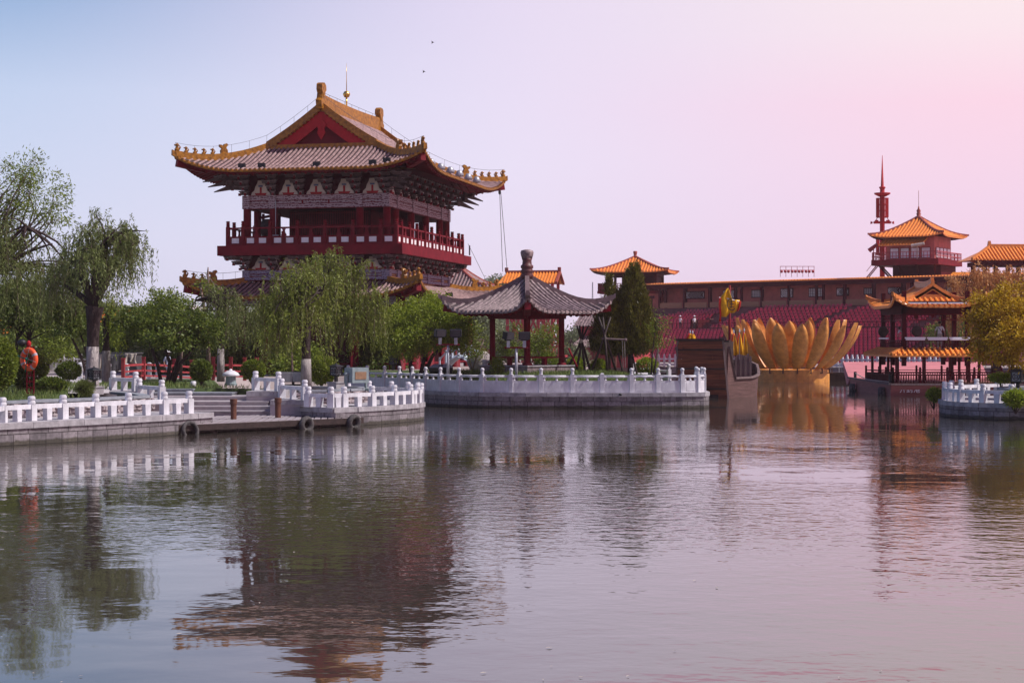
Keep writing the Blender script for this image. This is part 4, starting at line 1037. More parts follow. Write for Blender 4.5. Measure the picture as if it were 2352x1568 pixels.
# ------------------------------------------------------------------ small pavilion on the island
PV = thing('pavilion', 'small open square pavilion with red columns and grey tiled tent roof', 'pavilion', (ax(1210.5, 95.0), 95.0, 0), R(45))
pv = lambda d: .33 * d + .083 * d * d
Pv, hv = roof(PV, 3.28, 3.28, 3.28, 5.02, pv, .72, M['tile_grey'], M['ridge_grey'], M['tile_grey'], M['red'], rib=.33, rr=.10, flare=.02, hip_h=.26, ridge_w=.34, sof=.14, edge_r=.07)
zt = 5.02 + pv(3.28)
b = MB(); b.lathe((0, 0, zt - .1), [(.34, 0), (.36, .2), (.30, .28), (.34, .36), (.36, .46), (.28, .52), (.35, .6), (.35, .72), (.27, .78), (.25, 1.0), (.30, 1.12)], 16); b.build('finial', M['finial'], PV, True)
b = MB(); b.lathe((0, 0, zt + 1.0), [(.28, 0), (.33, .15), (.37, .34), (.33, .46), (.12, .52)], 16); b.build('finial_cap', M['tile_grey'], PV, True)
c_ = 1.36
_b = MB(); _b.lathe((0, 0, 0), [(.26, 0), (.26, .1), (.165, .14), (.155, 3.0)], 16); ME_PCOL = _mesh(_b, 'column', M['red'], True)
for sx in (-1, 1):
    for sy in (-1, 1): place('column', ME_PCOL, PV, (sx * c_, sy * c_, 2.08))
b = MB()
for s in (-1, 1):
    b.box((0, s * c_, 4.86), (2 * c_ + .5, .2, .42)); b.box((s * c_, 0, 4.86), (.2, 2 * c_ + .5, .41))
    b.box((0, s * c_, 5.25), (2 * c_ + 1.1, .16, .36)); b.box((s * c_, 0, 5.25), (.16, 2 * c_ + 1.1, .35))
b.build('beam', M['red'], PV)
b = MB(); b.box((0, 0, 5.5), (3.4, 3.4, .08)); b.build('ceiling', M['red_dark'], PV)
for s in (-1, 1):
    for (cc, dd) in (((0, s * c_, 2.52), (2 * c_ - .3, .3, .07)), ((s * c_, 0, 2.52), (.3, 2 * c_ - .3, .07))):
        b = MB(); b.box(cc, dd)
        if s == 1 or dd[0] < 1: pass
        b.box((cc[0], cc[1], 2.28), (.2, .2, .42)); b.build('bench', M['red'], PV)
b = MB(); uvbox(b, (0, 0, 1.75), (3.7, 3.7, .58)); b.build('platform', M['brick'], PV)
b = MB(); b.box((0, 0, 2.06), (3.8, 3.8, .06)); b.build('platform_kerb', M['stone_grey'], PV)
# ------------------------------------------------------------------ grandstand of the water theatre
SA, SB = Vector((19.6, 234, 0)), Vector((56.5, 200.7, 0))
sd = (SB - SA).normalized(); sn = Vector((sd.y, -sd.x, 0))      # sn points to the lake
if sn.y > 0: sn = -sn
SL = (SB - SA).length
ST = thing('grandstand', 'long dark red grandstand with rows of red seats under a tiled roof edge', 'grandstand', SA, math.atan2(sd.y, sd.x))
# local frame: x along the stand, y away from the lake (0 = roof edge line), z up
def sbox(name, m, x0, x1, y0, y1, z0, z1):
    b = MB(); b.box(((x0 + x1) / 2, (y0 + y1) / 2, (z0 + z1) / 2), (x1 - x0, y1 - y0, z1 - z0)); return b.build(name, M[m], ST)
RX0, RX1 = -2, SL + 12
sbox('rear_wall', 'tan_wall', RX0, RX1, 3.6, 4.0, .5, 11.2)
sbox('roof_beam', 'red_dark', RX0, RX1, -.1, .2, 10.55, 11.1)
b = MB(); b.hexa([(RX0, -.5, 11.12), (RX1, -.5, 11.12), (RX1, 4.6, 11.3), (RX0, 4.6, 11.3), (RX0, -.5, 11.24), (RX1, -.5, 11.24), (RX1, 4.6, 11.42), (RX0, 4.6, 11.42)])
i = RX0
while i < RX1:
    b.tube([(i, -.55, 11.27), (i, 4.6, 11.46)], .1, 5); i += .42
b.build('roof', M['tile_orange'], ST)
sbox('eave_board', 'red_dark', RX0, RX1, -.4, -.3, 10.9, 11.12)
for i in range(13):
    x = .6 + i * 4.15
    for dx in ((0,) if i % 3 else (0, 1.0)): sbox('column', 'red_dark', x + dx, x + dx + .28, -.02, .26, 7.9, 10.55)
    sbox('wall_post', 'red_dark', x + 2.0, x + 2.22, 3.4, 3.6, 7.9, 11.0)
rng = random.Random(3)
def lattice(x, z, w, h, kind):
    """pale lattice window set in the rear wall"""
    o = sbox('window_frame', 'red_dark', x - w / 2 - .1, x + w / 2 + .1, 3.46, 3.59, z - h / 2 - .1, z + h / 2 + .1)
    b = MB(); b.box((x, 3.44, z), (w, .03, h)); g = b.build('window_pane', M['glass_sky_pale'], o)  # solid pane coloured like the bright sky seen through the lattice
    b = MB()
    if kind == 0:
        n_ = int(w / .22)
        for i in range(n_): b.bar((x - w / 2 + i * .22, 3.41, z - h / 2), (x - w / 2 + min(w, i * .22 + h), 3.41, z + h / 2), .05); b.bar((x - w / 2 + i * .22, 3.41, z + h / 2), (x - w / 2 + min(w, i * .22 + h), 3.41, z - h / 2), .05)
    elif kind == 1:
        for i in range(5): b.box((x - w / 2 + (i + .5) * w / 5, 3.41, z), (.05, .04, h)); b.box((x, 3.41, z - h / 2 + (i + .5) * h / 5), (w, .04, .05))
    else:
        for k in range(3):
            r = w * .16 * (k + 1); pts = [(x + r * math.cos(2 * math.pi * j / 12), 3.41, z + r * .7 * math.sin(2 * math.pi * j / 12)) for j in range(13)]; b.tube(pts, .03, 4)
    b.build('window_lattice', M['red_dark'], o)
for x, w, h, k in ((4.2, 3.0, 1.0, 0), (9.8, 1.7, 1.1, 2), (14.4, 1.7, 1.0, 1), (19.0, 1.7, 1.2, 2), (23.4, 1.9, 1.2, 1), (27.4, 1.6, 1.0, 0), (31.2, 1.3, .8, 1), (34.8, 1.6, .8, 0), (38.8, 1.6, .9, 1), (42.6, 1.2, .8, 2), (46.0, 1.7, 1.0, 1)): lattice(x, 9.75, w, h * .85, k)
sbox('terrace_floor', 'concrete', RX0, RX1, .1, 3.6, 7.4, 7.9)
for i in range(12): sbox('fret_panel', 'fret', i * 4.15 + .95, i * 4.15 + 4.6, -.12, -.02, 7.95, 8.65)
sbox('terrace_wall', 'concrete', RX0, RX1, -.02, .1, .5, 7.9)
def steps(name, x0, x1, y0, z0, rise, run, n_):
    b = MB()
    for k in range(n_): b.box(((x0 + x1) / 2, y0 + (k + .5) * run + 0, (z0 + k * rise + .2) / 2), (x1 - x0, run, z0 + k * rise - .2))
    return b.build(name, M['concrete'], ST)
steps('upper_tiers', 13.2, RX1, -8.2, 5.15, .36, .85, 8)
steps('upper_tiers', 2.0, 12.0, -8.2, 4.9, .30, .85, 9)
steps('lower_tiers', RX0, RX1, -22, .95, .33, .95, 12)
sbox('walkway', 'concrete', RX0, RX1, -10.7, -8.2, .3, 4.95)
b = MB(); i = RX0
while i < RX1:
    b.box((i, -10.6, 5.3), (.06, .06, .8)); i += .8
b.box(((RX0 + RX1) / 2, -10.6, 5.7), (RX1 - RX0, .06, .06)); b.build('walkway_rail', M['red_dark'], ST)
_b = MB(); _b.box((0, 0, .17), (.43, .42, .08), 0, top=(1, .9)); _b.add([(-.21, .16, .18), (.21, .16, .18), (.21, .22, .18), (-.21, .22, .18), (-.19, .24, .52), (.19, .24, .52), (.19, .30, .50), (-.19, .30, .50), (-.1, .24, .58), (.1, .24, .58), (.1, .30, .56), (-.1, .30, .56)], [(0, 1, 5, 4), (1, 2, 6, 5), (2, 3, 7, 6), (3, 0, 4, 7), (4, 5, 9, 8), (7, 6, 10, 11), (8, 9, 10, 11), (5, 6, 10, 9), (4, 8, 11, 7)]); _b.box((0, .1, .06), (.08, .2, .14))
_b.v = [(x * .95, y, z * .74) for x, y, z in _b.v]; ME_SEAT = _mesh(_b, 'seat', M['seat'])
seats = []
for k in range(12):
    x = 1.0
    while x < RX1 - 1:
        if abs((x % 14.0) - 7) > .75: seats.append((x, -22 + (k + .45) * .95, .95 + k * .33, k))
        x += .56
for k in range(8):
    x = 13.8 + .55 * k if k < 7 else 18
    while x < RX1 - 1:
        if abs((x - k * .55) % 15.0 - 14) > .8: seats.append((x, -8.2 + (k + .45) * .85, 5.15 + k * .36, 20 + k))
        x += .62
for k in range(9):
    x = 2.5 + max(0, k - 4) * .9
    while x < 11.6: seats.append((x, -8.2 + (k + .45) * .85, 4.9 + k * .30, 40 + k)); x += .58
rng.shuffle(seats)
near = [q for q in seats if q[3] in (20, 21, 22) and 14 < q[0] < 50][:100]
for q in near: place('seat', ME_SEAT, ST, q[:3])
ns = set(near); sv = np.array([v.co[:] for v in ME_SEAT.vertices]); sf = [tuple(p.vertices) for p in ME_SEAT.polygons]
b = MB()
for q in seats:
    if q in ns: continue
    b.add(sv + np.array([q[0], q[1], q[2]]), sf)
o = b.build('seat_rows', M['seat'], ST, False); o['kind'] = 'stuff'
for x in (12.6,):
    b = MB(); 
    for i in range(14): b.box((12.1 + i * .09, -8.0 + i * .62, 5.8 + i * .2), (.05, .05, 1.0))
    b.bar((12.1, -8, 6.3), (13.3, 0, 8.9), .07); b.build('stair_rail', M['red_dark'], ST)
sbox('stair_mouth', 'red_dark', 12.0, 13.2, -8.25, -1, 4.2, 6.2)
# white fence on the far bank below the stand
def far_fence(px0, D0, px1, D1, z, n_, label):
    a_, c_ = Vector((ax(px0, D0), D0, z)), Vector((ax(px1, D1), D1, z)); d = c_ - a_; L = d.length
    t = thing('white_fence', label, 'fence', a_, math.atan2(d.y, d.x))
    _m = MB(); _m.box((0, 0, .55), (.22, .22, 1.1)); _m.box((0, 0, 1.2), (.15, .15, .22)); me = _mesh(_m, 'post', M['stone_white'])
    for i in range(n_ + 1): place('post', me, t, (L * i / n_, 0, 0))
    b = MB(); b.box((L / 2, 0, .8), (L, .12, .16)); b.build('rail', M['stone_white'], t)
    b = MB(); b.box((L / 2, 0, .22), (L, .1, .2)); b.build('rail', M['stone_white'], t)
    return t
far_fence(1488, 176, 1690, 175, .8, 16, 'far white fence along the bank below the seats, left of the lotus')
far_fence(1900, 171, 2160, 164, .8, 22, 'far white fence along the bank below the seats, right of the lotus')
b = MB(); wall_strip(b, [Vector((9.6, FAR_Y - .2, 0)), Vector((70, FAR_Y - 14.2, 0))], -1, .82); o = b.build('bank_wall', M['quay'], None); tag(o, 'low grey stone bank wall at the far waterline below the seats', 'wall')
# lighting gantry on the stand roof
t = thing('light_gantry', 'red lighting gantry with a row of spotlights on the grandstand roof', 'gantry', at(1831, 634, 212))
b = MB()
for i in range(7): b.box((-2.1 + i * .7, 0, .55), (.05, .05, 1.3))
b.box((0, 0, 1.2), (4.3, .06, .06)); b.box((0, 0, .75), (4.3, .05, .05)); b.build('frame', M['red_pale'], t)
_b = MB(); _b.lathe((0, 0, -.22), [(.05, 0), (.17, .04), (.19, .2), (.1, .34), (.03, .36)], 8); ME_GL = _mesh(_b, 'spotlight', M['red_pale'], True)
for i in range(10): o = place('spotlight', ME_GL, t, (-1.95 + i * .43, -.08, .62)); o.rotation_euler = (R(-50), R(20 * (-1) ** i), 0)

# ------------------------------------------------------------------ towers with orange roofs
def pyramid_tower(px, D, half, zap, zeave, rz, name, label, U=.3):
    t = thing(name, label, 'tower', (ax(px, D), D, 0), rz)
    h = zap - zeave; a1 = h / half * .72; b2 = (h - a1 * half) / half ** 2
    roof(t, half, half, half, zeave, lambda d: a1 * d + b2 * d * d, U, M['tile_orange'], M['ridge_red'], M['tile_orange'], M['red_dark'], rib=.42, rr=.12, hip_h=.22, ridge_w=.3, rafters=False, sof=.16, edge_r=.07)
    return t
t = pyramid_tower(1459, 240, 5.15, 15.3, 13.0, R(-13), 'watch_tower', 'watch tower with orange tent roof and railed deck left of the grandstand')
b = MB(); b.lathe((0, 0, 15.1), [(.3, 0), (.32, .25), (.2, .35), (.24, .6), (.3, .9), (.22, 1.0)], 12); b.build('finial', M['ridge_red'], t, True)
b = MB()
for s in (-1, 1): b.box((0, s * 3.4, 12.75), (7.0, .3, .5)); b.box((s * 3.4, 0, 12.75), (.3, 7.0, .49))
b.build('beam', M['red_dark'], t)
for x in (-3.4, -1.15, 1.15, 3.4):
    for y in (-3.4, 3.4): b = MB(); b.box((x, y, 11.6), (.34, .34, 2.4)); b.build('column', M['red_dark'], t)
b = MB(); b.box((1.2, 1.0, 11.6), (4.2, 4.5, 2.3)); b.build('cabin', M['red_dark'], t)
b = MB(); b.box((0, 0, 10.2), (9.2, 9.2, .35)); b.build('deck', M['red'], t)
b = MB()
for s in (-1, 1):
    for i in range(24):
        q = -4.5 + i * 9 / 23; b.box((q, s * 4.5, 10.9), (.07, .07, 1.1)); b.box((s * 4.5, q, 10.9), (.07, .07, 1.1))
    for z in (10.75, 11.4): b.box((0, s * 4.5, z), (9.1, .1, .1)); b.box((s * 4.5, 0, z), (.1, 9.1, .1))
b.build('deck_rail', M['red'], t)
b = MB(); b.box((.2, .2, 5.5), (7.4, 7.4, 9.2)); b.build('shaft', M['tan_wall'], t)
b = MB(); b.tube([(3.0, -4.2, 1), (3.0, -4.2, 9.6)], .08, 6); b.box((3.0, -4.3, 9.5), (.7, .3, .35)); b.build('lamp_mast', M['red_dark'], t)

CT = pyramid_tower(2110, 215, 4.55, 19.1, 16.4, R(-33), 'control_tower', 'control tower with big orange tent roof, glass cabin and railed deck above the stand', .35)
b = MB(); b.lathe((0, 0, 18.8), [(.45, 0), (.4, .3), (.22, .4), (.3, .7), (.2, .8), (.28, 1.05), (.12, 1.3), (.08, 1.6)], 12); b.tube([(0, 0, 20.2), (0, 0, 22.4)], .03, 5); b.build('finial', M['ridge_red'], CT, True)
b = MB(); b.box((0, 0, 15.0), (6.2, 6.2, 2.9)); b.build('cabin', M['tan_wall'], CT)
for rz_, w in ((0, 5.4), (R(90), 5.4)):
    for i in range(4):
        x = -2.0 + i * 1.35; b = MB(); b.box((x, -3.13, 14.4), (1.15, .08, 1.35)); f_ = b.build('window_frame', M['red'], CT); f_.rotation_euler = (0, 0, rz_)
        b = MB(); b.box((x, -3.17, 14.4), (1.0, .06, 1.2)); g_ = b.build('window_pane', M['glass_sky_pale'], f_)
b = MB(); b.hexa([(-3.4, -5.0, 15.25), (2.2, -5.0, 15.25), (2.2, -3.0, 16.1), (-3.4, -3.0, 16.1), (-3.4, -5.0, 15.37), (2.2, -5.0, 15.37), (2.2, -3.0, 16.22), (-3.4, -3.0, 16.22)])
for i in range(15): b.tube([(-3.3 + i * .39, -5.02, 15.4), (-3.3 + i * .39, -3.0, 16.26)], .09, 5)
b.build('awning_roof', M['tile_orange'], CT)
b = MB(); b.box((0, -.6, 13.2), (8.6, 9.0, .7)); b.build('deck', M['red'], CT)
b = MB()
for s in (-1, 1):
    for i in range(20):
        q = -4.2 + i * 8.4 / 19; b.box((q, -.6 + s * 4.4, 14.0), (.06, .06, 1.0)); b.box((s * 4.2, -.6 + q, 14.0), (.06, .06, 1.0))
    for z in (13.95, 14.45): b.box((0, -.6 + s * 4.4, z), (8.5, .08, .08)); b.box((s * 4.2, -.6, z), (.08, 8.8, .08))
b.build('deck_rail', M['red_pale'], CT)
b = MB(); b.box((.6, .4, 12.0), (6.2, 5.6, 1.9)); b.build('stem', M['red_dark'], CT)
b = MB()
for x in (-3.6, -1.2, 1.2, 3.6): b.bar((x, -4.4, 12.9), (x * .8, -2.2, 11.3), .16)
b.bar((-4.1, -2, 12.9), (-2.6, -2, 11.3), .16); b.build('deck_braces', M['red_dark'], CT)
b = MB(); b.bar((-5.3, -3.5, 11.4), (-3.9, -3.5, 13.0), .1); b.bar((-5.3, -4.1, 11.4), (-3.9, -4.1, 13.0), .1)
for i in range(7): b.bar((-5.3 + i * .2, -3.5, 11.5 + i * .23), (-5.3 + i * .2, -4.1, 11.5 + i * .23), .06)
b.bar((-5.3, -4.1, 12.2), (-3.9, -4.1, 13.9), .05); b.build('ladder', M['red_pale'], CT)
b = MB(); b.tube([(-4.6, -3.5, 13.5), (-4.6, -3.5, 15.2)], .06, 6); b.tube([(-5.1, -3.8, 14.8), (-4.2, -3.3, 15.6)], [.28, .2], 8); b.build('searchlight', M['red_pale'], CT)
b = MB(); b.tube([(1.6, -5.0, 13.5), (1.6, -5.0, 15.1)], .06, 6); b.tube([(.9, -5.1, 15.15), (2.5, -5.0, 15.4)], [.24, .2], 8); b.build('covered_searchlight', M['tarp_pale'], CT)
b = MB(); b.hexa([(-2, 2.5, 10.6), (8, 2.5, 10.6), (8, -2.5, 10.2), (-2, -2.5, 10.2), (-1, 2.5, 12.1), (8, 2.5, 12.1), (8, 2.0, 12.1), (-1, 2.0, 12.1)]); b.build('rear_roof', M['tile_orange'], CT)

q = at(2026.5, 640, 225); t = thing('antenna_mast', 'tall red antenna mast with caged drum and needle tip beside the control tower', 'antenna', (q.x, q.y, 10.5)); zz = lambda py: az(py, 225) - 10.5
b = MB(); b.tube([(0, 0, 0), (0, 0, zz(430)), (0, 0, zz(428)), (0, 0, zz(357))], [.34, .30, .2, .03], 10); b.build('mast', M['red_bright'], t, True)
b = MB(); b.lathe((0, 0, zz(452)), [(.4, 0), (.7, .15), (1.05, .35), (1.08, .5), (.4, .55)], 16); b.lathe((0, 0, zz(434)), [(.3, 0), (.42, .1), (.42, .25), (.3, .3)], 10); b.build('dish', M['red_bright'], t, True)
b = MB()
for k in range(26):
    a_ = 2 * math.pi * k / 26; b.box((.78 * math.cos(a_), .78 * math.sin(a_), (zz(499) + zz(455)) / 2), (.08, .08, zz(455) - zz(499)), a_)
for py in (499, 484, 470, 456):
    pts = [(.78 * math.cos(2 * math.pi * k / 20), .78 * math.sin(2 * math.pi * k / 20), zz(py)) for k in range(21)]; b.tube(pts, .05, 4)
b.build('cage', M['red_bright'], t)
b = MB()
for k in range(26): a_ = 2 * math.pi * k / 26; b.box((.78 * math.cos(a_), .78 * math.sin(a_), (zz(585) + zz(548)) / 2), (.08, .08, zz(548) - zz(585)), a_)
for py in (548, 566, 585): b.tube([(.78 * math.cos(2 * math.pi * k / 20), .78 * math.sin(2 * math.pi * k / 20), zz(py)) for k in range(21)], .05, 4)
b.build('lower_cage', M['red_bright'], t)
b = MB(); b.box((0, 0, zz(511)), (2.2, .5, .3)); b.tube([(-1.1, 0, zz(511)), (-1.45, 0, zz(510))], .05, 5); b.tube([(1.1, 0, zz(511)), (1.45, 0, zz(510))], .05, 5)
for s in (-1, 1): b.tube([(s * 1.42, 0, zz(514)), (s * 1.5, 0, zz(508))], [.16, .05], 6); b.tube([(s * .9, 0, zz(508)), (s * .65, 0, zz(500))], .05, 5); b.box((s * .75, 0, zz(509)), (.4, .4, .4))
b.build('arms', M['red_bright'], t)

# hall with long orange roof at the right edge
t = thing('hall', 'red columned hall with long orange hipped roof at the right edge', 'hall', (ax(2345, 190), 190, 0), R(4))
pr = lambda d: .55 * d + .03 * d * d
roof(t, 8.0, 2.6, 2.6, az(598, 190), pr, .15, M['tile_orange'], M['glaze_orange'], M['tile_orange'], M['red_dark'], rib=.38, rr=.1, rafters=False, hip_h=.25, edge_r=.07) if False else None
b = MB(); ze, zrg = az(600, 190), az(568, 190); W, Dp = 6.4, 2.6
b.add([(-W, -Dp, ze), (W + 8, -Dp, ze), (W + 8, 0, zrg), (-W + 2.8, 0, zrg), (-W, Dp, ze), (W + 8, Dp, ze)], [(0, 1, 2, 3), (4, 0, 3), (5, 4, 3, 2)])
for i in range(int((2 * W + 8) / .4)):
    x = -W + .2 + i * .4; yt = 0 if x > -W + 2.8 else -Dp + Dp * (x + W) / 2.8; b.tube([(x, -Dp - .05, ze + .06), (x, yt, ze + (zrg - ze) * (yt + Dp) / Dp + .06)], .1, 5)
b.build('roof', M['tile_orange'], t)
b = MB(); b.sweep([(-W + 2.7, 0, zrg), (W + 8, 0, zrg)], .35, .35, .1); b.sweep([(-W - .1, -Dp - .1, ze), (-W + 2.8, 0, zrg)], .3, .25, .05); b.box((-W + 2.8, 0, zrg + .4), (.4, .4, .6), 0, top=(.6, .6)); b.build('ridge', M['glaze_orange'], t)
b = MB(); b.box((4, 0, ze - .35), (2 * W + 6, 4.2, .5)); b.build('beam', M['red_dark'], t)
for i in range(6): b = MB(); b.box((-W + 1.6 + i * 2.6, -1.9, ze / 2), (.4, .4, ze - .6)); b.build('column', M['red_dark'], t)
for i in range(6): b = MB(); b.box((-W + 1.6 + i * 2.6, 1.9, ze / 2), (.4, .4, ze - .6)); b.build('column', M['red_dark'], t)
b = MB(); b.box((4, 0, ze * .42), (2 * W + 5, 3.8, ze * .84)); b.build('walls', M['red_dark'], t)
# timber tower with gabled orange roof behind the pavilion
TT = thing('timber_tower', 'red braced timber tower with orange gabled roof behind the pavilion', 'tower', (ax(1224, 165), 165, 0), R(-12))
zr_, ze_ = az(626, 165), az(652, 165)
b = MB(); LW = 2.6
b.add([(-LW - .5, -1.9, ze_), (LW, -1.9, ze_), (LW, 0, zr_), (-LW - .0, 0, zr_), (LW, 1.9, ze_), (-LW - .5, 1.9, ze_)], [(0, 1, 2, 3), (4, 5, 3, 2)])
for i in range(18): x = -LW + .1 + i * .3; b.tube([(x, -1.95, ze_ + .05), (x, 0, zr_ + .05)], .08, 5); b.tube([(x, 1.95, ze_ + .05), (x, 0, zr_ + .05)], .08, 5)
b.build('roof', M['tile_orange'], TT)
b = MB(); b.sweep([(-LW - .1, 0, zr_), (LW + .15, 0, zr_)], .25, .22, .05); b.box((LW, 0, zr_ + .3), (.3, .25, .4)); b.box((-LW, 0, zr_ + .3), (.3, .25, .4))
for s in (-1, 1): b.sweep([(LW + .05, s * 2.0, ze_), (LW + .05, 0, zr_)], .25, .16, .05)
b.build('ridge', M['ridge_red'], TT)
b = MB(); b.prism([(-1.7, ze_), (1.7, ze_), (0, zr_ - .1)], LW - .5, LW - .3, 'x'); b.build('gable_wall', M['red'], TT)
for x in (-2.2, -.7, .8, 2.2):
    for y in (-1.5, 1.5): b = MB(); b.box((x, y, ze_ / 2 + .4), (.26, .26, ze_ - .8)); b.build('post', M['red_pale'], TT)
b = MB()
for y in (-1.5, 1.5):
    for z in (3.2, 6.2, 8.4): b.box((0, y, z), (4.6, .2, .22))
    for (xa, xb) in ((-2.2, -.7), (-.7, .8), (.8, 2.2)):
        for (za, zb_) in ((.9, 3.2), (3.2, 6.2), (6.2, 8.4)): b.bar((xa, y, za), (xb, y, zb_), .16); b.bar((xb, y, za), (xa, y, zb_), .16)
b.build('cross_braces', M['red_pale'], TT)
b = MB(); b.box((0, 0, 2.0), (7, 3.4, .2))
for i in range(26): b.box((-3.4 + i * .27, -1.75, 2.5), (.06, .06, .9))
b.box((0, -1.75, 2.95), (7, .08, .08)); b.build('deck_rail', M['red_pale'], TT)
# low red house and tiled lean-to right of the pavilion
t = thing('red_house', 'low red gabled house with grey tiled roof behind the cypress', 'house', (ax(1412, 172), 172, 0), R(-30))
b = MB(); b.box((0, 0, 3.0), (6, 4, 4.4)); b.build('wall', M['red_pale'], t)
b = MB(); b.add([(-3.3, -2.6, 4.9), (3.3, -2.6, 4.9), (3.3, 0, 7.0), (-3.3, 0, 7.0), (3.3, 2.6, 4.9), (-3.3, 2.6, 4.9)], [(0, 1, 2, 3), (4, 5, 3, 2)])
for i in range(20): x = -3.2 + i * .335; b.tube([(x, -2.6, 4.95), (x, 0, 7.05)], .08, 5)
b.build('roof', M['tile_grey'], t)
b = MB(); b.prism([(-2.4, 4.9), (2.4, 4.9), (0, 6.9)], -3.1, -2.9, 'x'); b.prism([(-2.4, 4.9), (2.4, 4.9), (0, 6.9)], 2.9, 3.1, 'x'); b.build('gable_wall', M['red_pale'], t)
b = MB(); b.add([(-2.5, -4.8, 2.9), (2.5, -4.8, 2.9), (2.5, -2.0, 3.9), (-2.5, -2.0, 3.9), (-2.5, -4.8, 2.8), (2.5, -4.8, 2.8), (2.5, -2.0, 3.8), (-2.5, -2.0, 3.8)], [(0, 1, 2, 3), (4, 5, 6, 7), (0, 1, 5, 4)])
for i in range(16): x = -2.4 + i * .32; b.tube([(x, -4.85, 2.93), (x, -2.0, 3.95)], .08, 5)
b.build('lean_to_roof', M['tile_grey'], t)
for x in (-2.3, 0, 2.3): b = MB(); b.box((x, -4.5, 1.9), (.2, .2, 2.0)); b.build('post', M['wood'], t)
# long gallery with orange roof seen through the trees at the left
t = thing('gallery', 'long open gallery with orange tiled roof and blue beam behind the left trees', 'gallery', (ax(110, 150), 150, 0), R(0))
za_, zb_ = az(770, 150), az(722, 150)
b = MB(); b.add([(-9, -3, za_), (9, -3, za_), (9, 0, zb_), (-9, 0, zb_), (9, 3, za_), (-9, 3, za_)], [(0, 1, 2, 3), (4, 5, 3, 2)])
for i in range(48): x = -8.9 + i * .38; b.tube([(x, -3.05, za_ + .06), (x, 0, zb_ + .06)], .1, 5)
b.build('roof', M['tile_orange'], t)
b = MB(); b.sweep([(-9.1, 0, zb_), (9.1, 0, zb_)], .4, .4, .1); b.build('ridge', M['glaze_orange'], t)
b = MB(); b.box((0, -2.4, za_ - .25), (17.6, .3, .45)); b.build('beam', M['blue_grey'], t)
for i in range(10): b = MB(); b.lathe((-8.4 + i * 1.87, -2.4, .9), [(.2, 0), (.18, za_ - 1.1)], 10); b.build('column', M['red_dark'], t)
b = MB(); b.box((0, 1.5, 2.2), (17.4, .2, 3.0)); b.build('rear_wall', M['red_dark'], t)
b = MB(); uvbox(b, (0, -1, 1.1), (18.5, 6, .7)); b.build('base', M['stone_grey'], t)
balustrade_B([(ax(60 + i * 21.5, 128), 128.0) for i in range(8)], 1.25, 'far white carved balustrade in front of the left gallery')
# distant pink-tan roof and hazy town blocks
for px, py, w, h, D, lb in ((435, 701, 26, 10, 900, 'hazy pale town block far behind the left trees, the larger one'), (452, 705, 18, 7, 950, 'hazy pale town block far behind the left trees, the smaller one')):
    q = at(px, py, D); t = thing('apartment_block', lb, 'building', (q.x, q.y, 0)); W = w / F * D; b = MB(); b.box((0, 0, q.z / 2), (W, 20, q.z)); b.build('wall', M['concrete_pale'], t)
    for i in range(4): b = MB(); b.box((0, -10.1, q.z - 1.2 - i * 1.6), (W * .9, .1, .7)); b.build('window_band', M['glass_sky_pale'], t)
q = at(1050, 640, 190); t = thing('hall', 'pale tiled tent roof peeping out behind the lower right of the pagoda', 'hall', (q.x, q.y, 0), R(-13))
roof(t, 4.2, 4.2, 4.2, az(665, 190), lambda d: .42 * d + .06 * d * d, .3, M['tile_brown'], M['ridge_red'], M['tile_brown'], M['red_dark'], rib=.4, rr=.1, rafters=False, hip_h=.22, edge_r=.07)
b = MB(); b.box((0, 0, az(665, 190) / 2), (6, 6, az(665, 190))); b.build('walls', M['red_dark'], t)
q = at(1361, 680, 700); t = thing('radio_mast', 'thin distant radio mast right of the pavilion roof', 'mast', (q.x, q.y, 0)); b = MB(); h_ = az(648, 700)
for dx, dy in ((-.5, -.5), (.5, -.5), (0, .5)): b.tube([(dx, dy, 0), (dx * .3, dy * .3, h_)], .09, 4)
for i in range(30):
    z = h_ * i / 30; s_ = 1 - .7 * i / 30; b.tube([(-.5 * s_, -.5 * s_, z), (.5 * s_, -.5 * s_, z + h_ / 30), (0, .5 * s_, z), (-.5 * s_, -.5 * s_, z + h_ / 30)], .05, 4)
b.build('lattice', M['steel'], t)

